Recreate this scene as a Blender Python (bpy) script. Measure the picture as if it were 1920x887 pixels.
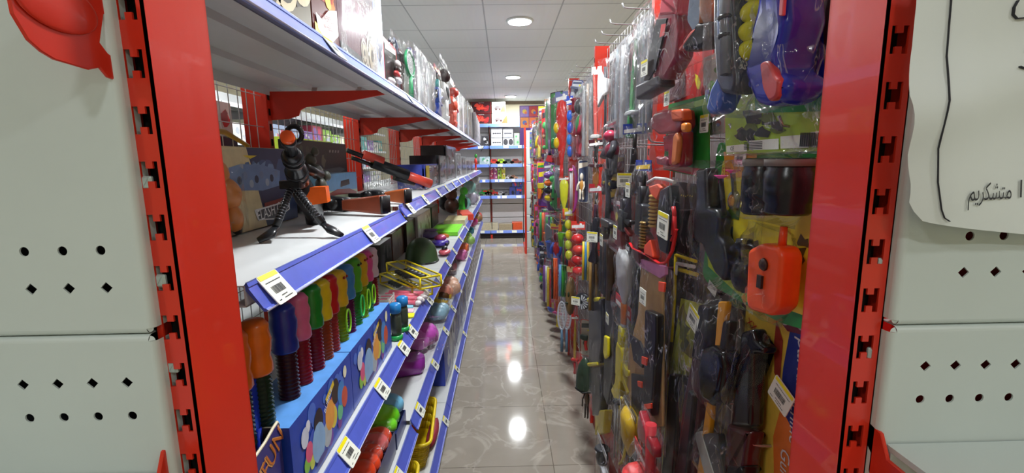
import bpy, math, random
from mathutils import Matrix, Vector
random.seed(7)
PI = math.pi
scene = bpy.context.scene
for o in list(bpy.data.objects): bpy.data.objects.remove(o)
COL = scene.collection

# ---------------------------------------------------------------- camera
F_PX, CXP, CYP = 878.0, 960.0, 443.5
EYE = Vector((0, 0, 1.58))
_d = Vector((-17, -143.5, 878)).normalized()
_n = Vector((80, 5367.5, 878)).normalized()
_n = (_n - _d * _n.dot(_d)).normalized()
_r = _n.cross(_d)
def c2w(v): return Vector((_r.dot(v), _d.dot(v), -_n.dot(v)))
cam = bpy.data.cameras.new('camera'); camo = bpy.data.objects.new('camera', cam); COL.objects.link(camo)
_x, _y, _z = c2w(Vector((1, 0, 0))), c2w(Vector((0, -1, 0))), c2w(Vector((0, 0, -1)))
camo.matrix_world = Matrix(((_x.x, _y.x, _z.x, EYE.x), (_x.y, _y.y, _z.y, EYE.y), (_x.z, _y.z, _z.z, EYE.z), (0, 0, 0, 1)))
cam.sensor_width = 36; cam.lens = F_PX / 1920 * 36; cam.clip_start = 0.02; cam.clip_end = 60
scene.camera = camo
def ray(px, py): return c2w(Vector((px - CXP, py - CYP, F_PX)))
def atX(px, py, X): v = ray(px, py); return EYE + v * (X / v.x)
def atY(px, py, Y): v = ray(px, py); return EYE + v * (Y / v.y)
def atZ(px, py, Z): v = ray(px, py); return EYE + v * ((Z - EYE.z) / v.z)

# ---------------------------------------------------------------- light and exposure
scene.view_settings.view_transform = 'Standard'; scene.view_settings.look = 'None'
scene.view_settings.gamma = 1; scene.view_settings.use_curve_mapping = False
scene.view_settings.exposure = 0.18
scene.cycles.transparent_max_bounces = 24; scene.cycles.max_bounces = 7; scene.cycles.diffuse_bounces = 4
scene.cycles.sample_clamp_indirect = 4.0
w = bpy.data.worlds.new('world'); scene.world = w; w.use_nodes = True
w.node_tree.nodes['Background'].inputs[0].default_value = (.85, .93, 1, 1)
w.node_tree.nodes['Background'].inputs[1].default_value = 0.6
LAMP_W = 36.0
LIGHTS = [(.165, 4.26), (.165, 7.0), (.165, 9.07), (.165, 1.45), (.165, -1.2), (-1.3, -.7), (1.6, -.7),
          (-1.75, 1.45), (-1.75, 4.26), (-1.75, 7.0), (2.2, 1.45), (2.2, 4.26), (2.2, 7.0)]
CEIL = 2.76
def area(name, loc, size, power, rot=(0, 0, 0), col=(.95, .98, 1)):
    l = bpy.data.lights.new(name, 'AREA'); l.shape = 'DISK'; l.size = size; l.energy = power; l.color = col
    o = bpy.data.objects.new(name, l); o.location = loc; o.rotation_euler = rot; COL.objects.link(o); return o
for x, y in LIGHTS: area('downlight_lamp', (x, y, CEIL - .03), .19, (LAMP_W * (.45 if x < -1 else 1)) if y > 0 else LAMP_W * .22)

# ---------------------------------------------------------------- materials
MATS = {}
def S(r, g, b):
    def f(c):
        c /= 255
        return c / 12.92 if c <= .04045 else ((c + .055) / 1.055) ** 2.4
    return (f(r), f(g), f(b), 1)
def newmat(name):
    m = bpy.data.materials.new(name); m.use_nodes = True; nt = m.node_tree
    return m, nt, nt.nodes['Principled BSDF']
def M(rgb, rough=.45, metal=0, var=.10, scale=30, bump=0, name=None, coat=0, sub=0):
    key = (rgb, rough, metal, var, scale, bump, coat)
    if key in MATS: return MATS[key]
    m, nt, b = newmat(name or 'paint_%d_%d_%d' % rgb)
    c = S(*rgb)
    tc = nt.nodes.new('ShaderNodeTexCoord'); no = nt.nodes.new('ShaderNodeTexNoise'); no.inputs['Scale'].default_value = scale
    no.inputs['Detail'].default_value = 3
    cr = nt.nodes.new('ShaderNodeValToRGB'); cr.color_ramp.elements[0].position = .3; cr.color_ramp.elements[1].position = .7
    cr.color_ramp.elements[0].color = (*[v * (1 - var) for v in c[:3]], 1); cr.color_ramp.elements[1].color = (*[min(1, v * (1 + var)) for v in c[:3]], 1)
    nt.links.new(tc.outputs['Object'], no.inputs['Vector']); nt.links.new(no.outputs['Fac'], cr.inputs[0]); nt.links.new(cr.outputs[0], b.inputs['Base Color'])
    b.inputs['Roughness'].default_value = rough; b.inputs['Metallic'].default_value = metal
    b.inputs['Coat Weight'].default_value = coat
    if bump:
        bp = nt.nodes.new('ShaderNodeBump'); bp.inputs['Strength'].default_value = bump; bp.inputs['Distance'].default_value = .003
        nt.links.new(no.outputs['Fac'], bp.inputs['Height']); nt.links.new(bp.outputs[0], b.inputs['Normal'])
    MATS[key] = m
    return m
def film_mat(name, tint=(.985, .99, .99), haze=.012, crease=.015, cs=15, base=.02, gain=.35, fold=.75, rough=.22):
    """clear film: thin glossy creases over a nearly invisible sheet"""
    m, nt, b = newmat(name); nt.nodes.remove(b)
    out = nt.nodes['Material Output']; N = nt.nodes.new; L = nt.links.new
    tc = N('ShaderNodeTexCoord'); mp = N('ShaderNodeMapping'); mp.inputs['Scale'].default_value = (2.2, 1, .8)
    no = N('ShaderNodeTexNoise'); no.inputs['Scale'].default_value = cs; no.inputs['Detail'].default_value = 3; no.inputs['Distortion'].default_value = 1.2
    L(tc.outputs['Object'], mp.inputs[0]); L(mp.outputs[0], no.inputs['Vector'])
    bp = N('ShaderNodeBump'); bp.inputs['Strength'].default_value = .8; bp.inputs['Distance'].default_value = .015
    L(no.outputs['Fac'], bp.inputs['Height'])
    def math_(op, a, v=None, v2=None, clamp=False):
        n = N('ShaderNodeMath'); n.operation = op; n.use_clamp = clamp; L(a, n.inputs[0])
        if v is not None: n.inputs[1].default_value = v
        if v2 is not None: n.inputs[2].default_value = v2
        return n.outputs[0]
    d1 = math_('ABSOLUTE', math_('SUBTRACT', no.outputs['Fac'], .5)); k1 = math_('SUBTRACT', math_('MULTIPLY', d1, -1 / crease), -1, clamp=True)
    n2 = N('ShaderNodeTexNoise'); n2.inputs['Scale'].default_value = 9; L(tc.outputs['Object'], n2.inputs['Vector'])
    k2 = math_('MULTIPLY_ADD', n2.outputs['Fac'], 5, -2.2, True)
    kk = N('ShaderNodeMath'); kk.operation = 'MULTIPLY'; L(k1, kk.inputs[0]); L(k2, kk.inputs[1])
    gl = N('ShaderNodeBsdfGlossy'); gl.inputs['Roughness'].default_value = rough; L(bp.outputs[0], gl.inputs['Normal'])
    gl.inputs['Color'].default_value = (1, 1, 1, 1)
    tr = N('ShaderNodeBsdfTransparent'); tr.inputs['Color'].default_value = (*tint, 1)
    df = N('ShaderNodeBsdfDiffuse'); df.inputs['Color'].default_value = (.9, .92, .93, 1)
    mg = N('ShaderNodeMixShader'); mg.inputs[0].default_value = .45; L(gl.outputs[0], mg.inputs[1]); L(df.outputs[0], mg.inputs[2])
    m1 = N('ShaderNodeMixShader'); m1.inputs[0].default_value = haze; L(tr.outputs[0], m1.inputs[1]); L(df.outputs[0], m1.inputs[2])
    lw = N('ShaderNodeLayerWeight'); lw.inputs['Blend'].default_value = .12
    f1 = math_('MULTIPLY_ADD', lw.outputs['Fresnel'], gain, base, True)
    m2 = N('ShaderNodeMixShader'); L(f1, m2.inputs[0]); L(m1.outputs[0], m2.inputs[1]); g2 = N('ShaderNodeBsdfGlossy'); g2.inputs['Roughness'].default_value = .06; L(bp.outputs[0], g2.inputs['Normal']); L(g2.outputs[0], m2.inputs[2])
    m3 = N('ShaderNodeMixShader'); L(math_('MULTIPLY', kk.outputs[0], fold), m3.inputs[0]); L(m2.outputs[0], m3.inputs[1]); L(mg.outputs[0], m3.inputs[2])
    L(m3.outputs[0], out.inputs['Surface'])
    return m
FILM = film_mat('clear_polybag_film')
FILM_M = film_mat('misty_polybag_film', haze=.05, crease=.03, cs=20, base=.04, fold=.9)
BLIS = film_mat('clear_blister_plastic', haze=.005, crease=.005, cs=6, base=.03, fold=.5)
def brick(name, c1, c2, mortar, bw, bh, ms, loc, rough, veins=None, bump=0, ribs=False, spec=.5):
    m, nt, b = newmat(name); N = nt.nodes.new; L = nt.links.new
    tc = N('ShaderNodeTexCoord'); mp = N('ShaderNodeMapping'); mp.inputs['Location'].default_value = loc
    L(tc.outputs['Object'], mp.inputs[0])
    br = N('ShaderNodeTexBrick'); br.offset = 0; br.inputs['Scale'].default_value = 1; br.inputs['Brick Width'].default_value = bw; br.inputs['Row Height'].default_value = bh
    br.inputs['Mortar Size'].default_value = ms; br.inputs['Color1'].default_value = c1; br.inputs['Color2'].default_value = c2; br.inputs['Mortar'].default_value = mortar
    br.inputs['Mortar Smooth'].default_value = .1
    L(mp.outputs[0], br.inputs['Vector']); col = br.outputs['Color']
    if veins:
        no = N('ShaderNodeTexNoise'); no.inputs['Scale'].default_value = 2.6; no.inputs['Detail'].default_value = 6; no.inputs['Distortion'].default_value = 1.4
        L(tc.outputs['Object'], no.inputs['Vector'])
        cr = N('ShaderNodeValToRGB'); e = cr.color_ramp.elements
        e[0].position = .46; e[0].color = (0, 0, 0, 1); e[1].position = .52; e[1].color = (0, 0, 0, 1)
        n = cr.color_ramp.elements.new(.49); n.color = (1, 1, 1, 1)
        L(no.outputs['Fac'], cr.inputs[0])
        n2 = N('ShaderNodeTexNoise'); n2.inputs['Scale'].default_value = 5; n2.inputs['Detail'].default_value = 5
        L(tc.outputs['Object'], n2.inputs['Vector'])
        mulv = N('ShaderNodeMath'); mulv.operation = 'MULTIPLY'; L(cr.outputs[0], mulv.inputs[0]); L(n2.outputs['Fac'], mulv.inputs[1])
        mx = N('ShaderNodeMix'); mx.data_type = 'RGBA'; L(mulv.outputs[0], mx.inputs['Factor']); L(col, mx.inputs['A']); mx.inputs['B'].default_value = veins
        mm = N('ShaderNodeMix'); mm.data_type = 'RGBA'; mm.blend_type = 'MULTIPLY'; mm.inputs['Factor'].default_value = .25
        c3 = N('ShaderNodeValToRGB'); c3.color_ramp.elements[0].color = (.6, .58, .56, 1); c3.color_ramp.elements[1].color = (1, 1, 1, 1); c3.color_ramp.elements[0].position = .35; c3.color_ramp.elements[1].position = .65
        L(n2.outputs['Fac'], c3.inputs[0]); L(mx.outputs['Result'], mm.inputs['A']); L(c3.outputs[0], mm.inputs['B']); col = mm.outputs['Result']
    L(col, b.inputs['Base Color']); b.inputs['Roughness'].default_value = rough
    if ribs:
        wv = N('ShaderNodeTexWave'); wv.bands_direction = 'X'; wv.inputs['Scale'].default_value = 6; L(tc.outputs['Object'], wv.inputs['Vector'])
        bp = N('ShaderNodeBump'); bp.inputs['Strength'].default_value = .25; bp.inputs['Distance'].default_value = .004; L(wv.outputs['Fac'], bp.inputs['Height']); L(bp.outputs[0], b.inputs['Normal'])
    return m
WHITE = M((214, 220, 218), .42, var=.03, scale=6)
PANEL = M((205, 214, 210), .4, var=.03, scale=5)
SHELFW = M((205, 208, 208), .4, var=.04, scale=8)
RED = M((216, 50, 30), .3, var=.05, scale=7, coat=.3)
DKRED = M((150, 20, 22), .4, var=.08, scale=9)
BLUE = M((84, 100, 200), .3, var=.05, scale=40, coat=.3)
BLUE_GLARE = M((140, 155, 214), .3, var=.04, scale=40, coat=.3)  # same blue strip, glare washout painted into its colour for the top shelf
BLACK = M((18, 18, 20), .35, var=.2)
HOLE = M((6, 6, 6), .8)
WIRE = M((205, 205, 205), .3, metal=.6)
PAPER = M((226, 230, 228), .6, var=.03)
YEL = M((240, 225, 20), .4)
INK = M((40, 42, 50), .6)
TAGW = M((235, 238, 225), .4, var=.02)

# ---------------------------------------------------------------- mesh builder
class MB:
    def __init__(s): s.v = []; s.f = []; s.fm = []; s.fs = []; s.mats = []; s.T = Matrix()
    def mi(s, m):
        if m not in s.mats: s.mats.append(m)
        return s.mats.index(m)
    def add(s, vs, fs, m, smooth=False):
        b = len(s.v); s.v += [tuple(s.T @ Vector(p)) for p in vs]; k = s.mi(m)
        for f in fs: s.f.append(tuple(i + b for i in f)); s.fm.append(k); s.fs.append(smooth)
        return s
    def box(s, c, d, m, rot=None, bev=0):
        x, y, z = d[0] / 2, d[1] / 2, d[2] / 2
        if bev:
            return s.prism([(c[0] - x, c[2] - z), (c[0] + x, c[2] - z), (c[0] + x, c[2] + z), (c[0] - x, c[2] + z)], c[1] - y, c[1] + y, m, bev, rnd=bev)
        vs = [Vector((i * x, j * y, k * z)) for k in (-1, 1) for i, j in ((-1, -1), (1, -1), (1, 1), (-1, 1))]
        if rot is not None: vs = [rot @ v for v in vs]
        vs = [v + Vector(c) for v in vs]
        return s.add(vs, [(3, 2, 1, 0), (4, 5, 6, 7), (0, 1, 5, 4), (1, 2, 6, 5), (2, 3, 7, 6), (3, 0, 4, 7)], m)
    def poly(s, pts, y, m):       # flat shape in the local XZ plane, facing -y
        if _area(pts) < 0: pts = pts[::-1]
        return s.add([(x, y, z) for x, z in pts], [tuple(range(len(pts)))], m)
    def prism(s, pts, y0, y1, m, ch=0, rnd=0, smooth=False):
        pts = list(pts)
        if _area(pts) < 0: pts = pts[::-1]
        if rnd: pts = _round(pts, rnd)
        n = len(pts); rings = []
        if ch:
            cy = min(ch, (y1 - y0) * .48); st = [(1 - math.sin(a), 1 - math.cos(a)) for a in (0, .52, 1.05, PI / 2)] if ch > .0025 else [(1, 0), (0, 1)]
            rings = [(_inset(pts, ch * i_) if i_ > 1e-6 else pts, y0 + cy * j_) for i_, j_ in st]; rings += [(r_, y0 + y1 - yy_) for r_, yy_ in rings[::-1]]; smooth = smooth or ch > .0025
        else: rings = [(pts, y0), (pts, y1)]
        vs = [(x, y, z) for r, y in rings for x, z in r]; k = len(rings)
        fs = [tuple(range(n)), tuple(range(n * k - 1, n * (k - 1) - 1, -1))]
        s.add(vs, fs, m)
        b = len(s.v) - len(vs); mi = s.mi(m)
        for a in range(k - 1):
            for i in range(n):
                j = (i + 1) % n; s.f.append((b + a * n + j, b + a * n + i, b + (a + 1) * n + i, b + (a + 1) * n + j)); s.fm.append(mi); s.fs.append(smooth)
        return s
    def tube(s, path, rad, m, seg=10, caps=True, flat=1.0):
        path = [Vector(p) for p in path]; n = len(path)
        if not hasattr(rad, '__len__'): rad = [rad] * n
        vs = []; up = None
        for i, p in enumerate(path):
            t = (path[min(i + 1, n - 1)] - path[max(i - 1, 0)])
            t = t.normalized() if t.length > 1e-9 else Vector((0, 0, 1))
            if up is None: up = Vector((0, 0, 1)) if abs(t.z) < .9 else Vector((1, 0, 0))
            a = t.cross(up)
            a = a.normalized() if a.length > 1e-6 else Vector((1, 0, 0)); b = a.cross(t); up = b
            for k in range(seg):
                an = 2 * PI * k / seg; vs.append(p + a * math.cos(an) * rad[i] + b * math.sin(an) * rad[i] * flat)
        fs = [(i * seg + k, i * seg + (k + 1) % seg, (i + 1) * seg + (k + 1) % seg, (i + 1) * seg + k) for i in range(n - 1) for k in range(seg)]
        s.add(vs, fs, m, True)
        if caps:
            b = len(s.v) - len(vs); mi = s.mi(m)
            s.f.append(tuple(b + k for k in range(seg - 1, -1, -1))); s.fm.append(mi); s.fs.append(False)
            s.f.append(tuple(b + (n - 1) * seg + k for k in range(seg))); s.fm.append(mi); s.fs.append(False)
        return s
    def lathe(s, prof, c, m, seg=16, axis='z', sx=1, sy=1):
        vs = []
        for r, z in prof:
            for k in range(seg):
                an = 2 * PI * k / seg; p = (math.cos(an) * r * sx, math.sin(an) * r * sy, z)
                if axis == 'y': p = (p[0], z, p[1])
                if axis == 'x': p = (z, p[0], p[1])
                vs.append((p[0] + c[0], p[1] + c[1], p[2] + c[2]))
        n = len(prof)
        fs = [(i * seg + k, i * seg + (k + 1) % seg, (i + 1) * seg + (k + 1) % seg, (i + 1) * seg + k) for i in range(n - 1) for k in range(seg)]
        s.add(vs, fs, m, True)
        b = len(s.v) - len(vs); mi = s.mi(m)
        if prof[0][0] > 1e-5: s.f.append(tuple(b + k for k in range(seg - 1, -1, -1))); s.fm.append(mi); s.fs.append(False)
        if prof[-1][0] > 1e-5: s.f.append(tuple(b + (n - 1) * seg + k for k in range(seg))); s.fm.append(mi); s.fs.append(False)
        return s
    def ell(s, c, r, m, seg=14, rings=9, rot=None, lump=0):
        if not hasattr(r, '__len__'): r = (r, r, r)
        vs = []; rg = random.Random(len(s.v))
        for i in range(rings + 1):
            th = PI * i / rings
            for k in range(seg):
                an = 2 * PI * k / seg; q = 1 + (rg.uniform(-lump, lump) if lump else 0)
                p = Vector((math.sin(th) * math.cos(an) * r[0] * q, math.sin(th) * math.sin(an) * r[1] * q, -math.cos(th) * r[2]))
                if rot is not None: p = rot @ p
                vs.append(p + Vector(c))
        fs = [(i * seg + k, i * seg + (k + 1) % seg, (i + 1) * seg + (k + 1) % seg, (i + 1) * seg + k) for i in range(rings) for k in range(seg)]
        return s.add(vs, fs, m, True)
    def text(s, body, size, loc, m, align='CENTER', sx=1.0, rz=0, shear=0):
        cu = bpy.data.curves.new('t', 'FONT'); cu.body = body; cu.size = size; cu.align_x = align; cu.align_y = 'CENTER'; cu.resolution_u = 2; cu.shear = shear
        ob = bpy.data.objects.new('t', cu); COL.objects.link(ob); bpy.context.view_layer.update()
        me = ob.to_mesh(); R = Matrix.Rotation(rz, 4, 'Y')
        vs = []
        for v in me.vertices:
            p = R @ Vector((v.co.x * sx, 0, v.co.y)); vs.append((p.x + loc[0], loc[1], p.z + loc[2]))
        fs = [tuple(p.vertices) for p in me.polygons]
        s.add(vs, fs, m); ob.to_mesh_clear(); bpy.data.objects.remove(ob); bpy.data.curves.remove(cu)
        return s
    def build(s, name, parent=None, label=None):
        me = bpy.data.meshes.new(name); me.from_pydata(s.v, [], s.f)
        for m in s.mats: me.materials.append(m)
        me.polygons.foreach_set('material_index', s.fm); me.polygons.foreach_set('use_smooth', s.fs); me.update()
        o = bpy.data.objects.new(name, me); COL.objects.link(o)
        if parent is not None: o.parent = parent
        if label: o['label'] = label
        return o
def _area(p): return .5 * sum(p[i][0] * p[(i + 1) % len(p)][1] - p[(i + 1) % len(p)][0] * p[i][1] for i in range(len(p)))
def _inset(p, c):
    n = len(p); out = []
    for i in range(n):
        a, b, d = Vector(p[i - 1]), Vector(p[i]), Vector(p[(i + 1) % n])
        e1 = (b - a); e2 = (d - b)
        if e1.length < 1e-9 or e2.length < 1e-9: out.append(p[i]); continue
        e1.normalize(); e2.normalize(); n1 = Vector((-e1.y, e1.x)); n2 = Vector((-e2.y, e2.x)); q = n1 + n2
        if q.length < .3: q = n1
        q = q / max(.35, q.dot(n1)); v = b + q * c; out.append((v.x, v.y))
    return out
def _round(p, r, k=3):
    n = len(p); out = []
    for i in range(n):
        a, b, d = Vector(p[i - 1]), Vector(p[i]), Vector(p[(i + 1) % n]); e1 = a - b; e2 = d - b
        q = min(r, e1.length * .45, e2.length * .45); s0 = b + e1.normalized() * q; s1 = b + e2.normalized() * q
        for j in range(k + 1):
            t = j / k; v = s0 * (1 - t) ** 2 + b * 2 * t * (1 - t) + s1 * t * t; out.append((v.x, v.y))
    return out
def circ(cx, cz, r, n=14, ry=None, a0=0): return [(cx + r * math.cos(a0 + 2 * PI * k / n), cz + (ry or r) * math.sin(a0 + 2 * PI * k / n)) for k in range(n)]
def tag(o, label, cat, group=None, kind=None):
    if label: o['label'] = label
    if cat: o['category'] = cat
    if group: o['group'] = group
    if kind: o['kind'] = kind
    return o
def thing(name, label, cat, loc=(0, 0, 0), rz=0, group=None, rot=None):
    o = bpy.data.objects.new(name, None); o.empty_display_size = .05; COL.objects.link(o); o.location = loc
    o.rotation_euler = rot or (0, 0, rz)
    return tag(o, label, cat, group)
def struct(o): o['kind'] = 'structure'; return o
def copy_tree(o, parent=None):
    c = o.copy(); COL.objects.link(c)
    if parent is not None: c.parent = parent
    for ch in list(o.children): copy_tree(ch, c)
    return c

# ---------------------------------------------------------------- room shell
floor_m = brick('polished_beige_tiles', S(166, 158, 146), S(160, 152, 140), S(118, 110, 100), .6, .6, .0025, (-.236 + .6, -2.22 + .6 * 5, 0), .07, veins=S(196, 188, 176))
ceil_m = brick('ceiling_tiles', S(232, 236, 236), S(228, 233, 233), S(176, 182, 184), .613, .695, .006, (.133, -3.845 + .695 * 8, 0), .6, ribs=True)
wall_m = M((226, 218, 188), .7, var=.03, scale=3)
RX0, RX1, RY0, RY1 = -3.2, 3.4, -2.4, 9.9
def slab(name, x0, x1, y0, y1, z0, z1, m): return struct(MB().box(((x0 + x1) / 2, (y0 + y1) / 2, (z0 + z1) / 2), (x1 - x0, y1 - y0, z1 - z0), m).build(name))
slab('floor', RX0, RX1, RY0, RY1, -.1, 0, floor_m)
slab('ceiling', RX0, RX1, RY0, RY1, CEIL, CEIL + .1, ceil_m)
slab('wall_back', RX0, RX1, RY1, RY1 + .1, 0, CEIL, wall_m)
slab('wall_front', RX0, RX1, RY0 - .1, RY0, 0, CEIL, wall_m)
slab('wall_left', RX0 - .1, RX0, RY0, RY1, 0, CEIL, wall_m)
slab('wall_right', RX1, RX1 + .1, RY0, RY1, 0, CEIL, wall_m)
slab('trim_1', RX0, RX1, RY1 - .03, RY1, CEIL - .06, CEIL, M((120, 104, 84), .6))
em, nt, b = newmat('lamp_diffuser'); b.inputs['Emission Color'].default_value = (.96, .98, 1, 1); b.inputs['Emission Strength'].default_value = 6; b.inputs['Base Color'].default_value = (.9, .9, .9, 1)
lab = ['nearest round ceiling light in the picture', 'middle of three round ceiling lights over aisle', 'farthest round ceiling light, by the back wall']
for i, (x, y) in enumerate(LIGHTS):
    t = thing('ceiling_light', ('round flush white ceiling light, ' + lab[i]) if i < 3 else 'round flush ceiling light out of the picture', 'ceiling light', (x, y, CEIL), 0, 'ceiling lights')
    MB().lathe([(.115, 0), (.118, -.006), (.112, -.012), (.1, -.014)], (0, 0, 0), WHITE, 32).build('rim', t)
    MB().lathe([(.1, -.0142), (.098, -.02), (.0, -.022)], (0, 0, 0), em, 32).build('diffuser', t)
# ---------------------------------------------------------------- near shelving frames (either side of the opening)
def rack_post(parent, xi, xo, y0, y1, z0, z1, zslot):
    # side face at xi (towards the opening), slotted narrow face in the plane y0 running to xo
    sg = 1 if xo > xi else -1
    mb = MB(); t = .0022
    mb.box((xi + sg * t / 2, (y0 + y1) / 2, (z0 + z1) / 2), (t, y1 - y0, z1 - z0), RED)
    mb.box((xo - sg * t / 2, (y0 + y1) / 2, (z0 + z1) / 2), (t, y1 - y0, z1 - z0), RED)
    mb.box(((xi + xo) / 2, y1 - t / 2, (z0 + z1) / 2), (abs(xo - xi), t, z1 - z0), RED)
    xs = [xi, xi + sg * .0058, xi + sg * .0103, xi + sg * .0168, xi + sg * .0222, xo]
    z = zslot
    while z > z0 + .05: z -= .05
    zc = z0; cells = []
    while z < z1 - .03:
        a, b2, c, d = z - .0125, z - .006, z + .006, z + .0125
        cells.append((zc, a, (0, 1, 2, 3, 4))); cells.append((a, b2, (0, 2, 4))); cells.append((b2, c, (0, 4))); cells.append((c, d, (0, 2, 4)))
        zc = d; z += .05
    cells.append((zc, z1, (0, 1, 2, 3, 4)))
    for za, zb, keep in cells:
        for k in keep:
            xa, xb = sorted((xs[k], xs[k + 1])); mb.add([(xa, y0, za), (xb, y0, za), (xb, y0, zb), (xa, y0, zb)], [(0, 1, 2, 3)], RED)
            for q0, q1 in (((xa, za), (xb, za)), ((xb, zb), (xa, zb)), ((xa, zb), (xa, za)), ((xb, za), (xb, zb))):
                mb.add([(q0[0], y0, q0[1]), (q0[0], y0 + t, q0[1]), (q1[0], y0 + t, q1[1]), (q1[0], y0, q1[1])], [(0, 1, 2, 3)], RED)
    # rolled corner edge beside the side face
    o = mb.build('upright_post', parent)
    MB().box(((xi + xo) / 2, y0 + .02, (z0 + z1) / 2), (abs(xo - xi) - .006, .002, z1 - z0), HOLE).build('post_lining', o)
    return o
def hole_panel(parent, x0, x1, z0, z1, y, rows, sgn):
    """pressed steel back panel; rows = [(z, shape, [x...])]; rounded rim"""
    mb = MB(); r = .0045; xs = [x0, x1]; zc = z0
    c = .0078
    def quad(xa, xb, za, zb): 
        if xb - xa > 1e-5 and zb - za > 1e-5: mb.add([(xa, y, za), (xb, y, za), (xb, y, zb), (xa, y, zb)], [(0, 1, 2, 3)], PANEL)
    for z, shp, hx in sorted(rows):
        quad(x0, x1, zc, z - c); xc = x0
        for h in sorted(hx):
            quad(xc, h - c, z - c, z + c); xc = h + c
            n = 16; rad = r * (1.0 if shp == 'o' else 1.25)
            if shp == 'o': inner = [(h + rad * math.cos(2 * PI * k / n), z + rad * math.sin(2 * PI * k / n)) for k in range(n)]
            else:
                cs = [(rad, 0), (0, rad), (-rad, 0), (0, -rad)]; inner = []
                for k in range(n):
                    a, bb = cs[k // 4], cs[(k // 4 + 1) % 4]; t = (k % 4) / 4; inner.append((h + a[0] * (1 - t) + bb[0] * t, z + a[1] * (1 - t) + bb[1] * t))
            outer = []
            for k in range(n):
                a = 2 * PI * k / n; ca, sa = math.cos(a), math.sin(a); q = c / max(abs(ca), abs(sa)); outer.append((h + ca * q, z + sa * q))
            vs = [(p[0], y, p[1]) for p in inner] + [(p[0], y, p[1]) for p in outer] + [(p[0], y + .0015, p[1]) for p in inner]
            mb.add(vs, [(k, (k + 1) % n, n + (k + 1) % n, n + k)[::-1] for k in range(n)] + [(k, 2 * n + k, 2 * n + (k + 1) % n, (k + 1) % n) for k in range(n)], PANEL)
        quad(xc, x1, z - c, z + c); zc = z + c
    quad(x0, x1, zc, z1)
    # folded rims
    R = .006; k = 5
    def rim(side):
        vs = []; fs = []
        for j in range(k + 1):
            a = PI / 2 * j / k; off = math.sin(a) * R; dep = (1 - math.cos(a)) * R
            if side in 'LR':
                xx = (x0 - off) if side == 'L' else (x1 + off); vs += [(xx, y + dep, z0), (xx, y + dep, z1)]
            else:
                zz = (z0 - off) if side == 'B' else (z1 + off); vs += [(x0, y + dep, zz), (x1, y + dep, zz)]
        for j in range(k): fs.append((2 * j, 2 * j + 1, 2 * j + 3, 2 * j + 2))
        mb.add(vs, fs, PANEL, True)
        e = vs[-2:]; mb.add([e[0], e[1], (e[1][0], y + .022, e[1][2]), (e[0][0], y + .022, e[0][2])], [(0, 1, 2, 3)], PANEL)
    for s_ in 'LRBT': rim(s_)
    for cx_, sx_ in ((x0, -1), (x1, 1)):
        for cz_, sz_ in ((z0, -1), (z1, 1)):
            vs = [(cx_, y, cz_)]; 
            for a in range(4):
                t = PI / 2 * a / 3; vs.append((cx_ + sx_ * math.cos(t) * R * .8, y + .003, cz_ + sz_ * math.sin(t) * R * .8))
            mb.add(vs, [(0, 1, 2), (0, 2, 3), (0, 3, 4)], PANEL, True)
    return mb.build('back_panel', parent)
YP = .45
def sx(px, py=500, Y=YP): return atY(px, py, Y).x
def szz(px, py, Y=YP): return atY(px, py, Y).z
rl = thing('shelving_unit', 'white panelled shelving frame with red slotted post, left of opening', 'shelving', (0, 0, 0))
rack_post(rl, -.318, -.348, .45, .545, 0, 2.2, szz(292, 328))
seam = szz(200, 622); hxs = [-.392 - .0345 * k for k in range(0, 24)]
def zrow(px, py): return szz(px, py, .44)
hole_panel(rl, -1.35, -.3405 - .006, seam + .0065, seam + .33, .438,
           [(zrow(123, 470), 'o', [atY(192, 470, .44).x - .0352 * k for k in range(26)]), (zrow(134, 540), 'd', [atY(203, 538, .44).x - .0352 * k for k in range(26)])], 1)
hole_panel(rl, -1.35, -.3405 - .006, 1.20, seam - .0065, .438,
           [(zrow(177, 717), 'd', [atY(241, 715, .44).x - .0335 * k for k in range(27)]), (zrow(188, 779), 'o', [atY(251, 776, .44).x - .0335 * k for k in range(27)])], 1)
hole_panel(rl, -1.35, -.3465, .25, 1.187, .438, [], 1)
hole_panel(rl, -1.35, -.3465, seam + .343, 2.18, .438, [], 1)
rr = thing('shelving_unit', 'white panelled shelving frame with red slotted post, right of opening', 'shelving', (0, 0, 0))
rack_post(rr, .355, .385, .45, .531, 0, 2.2, szz(1650, 378))
seam2 = szz(1750, 603)
hole_panel(rr, .384 + .006, 1.4, seam2 + .0065, seam2 + .33, .438,
           [(zrow(1815, 442), 'o', [atY(1815, 442, .44).x + .0335 * k for k in range(26)]), (zrow(1803, 510), 'd', [atY(1803, 510, .44).x + .0320 * k for k in range(26)])], 1)
hole_panel(rr, .384 + .006, 1.4, 1.20, seam2 - .0065, .438,
           [(zrow(1732, 685), 'd', [atY(1732, 685, .44).x + .0310 * k for k in range(27)]), (zrow(1722, 747), 'o', [atY(1722, 747, .44).x + .0308 * k for k in range(27)])], 1)
hole_panel(rr, .39, 1.4, .25, 1.187, .438, [], 1)
hole_panel(rr, .39, 1.4, seam2 + .343, 2.18, .438, [], 1)
CLIP = M((190, 208, 205), .3, metal=.2)
for par, pts in ((rl, [(296, 528, -.3375), (327, 690, -.3375), (285, 343, -.3375)]), (rr, [(1655, 497, .3795), (1633, 665, .3795), (1672, 330, .3795)])):
    for px, py, X in pts: MB().box((X, .4535, szz(px, py)), (.010, .006, .013), CLIP, bev=.002).build('panel_clip', par)
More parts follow.
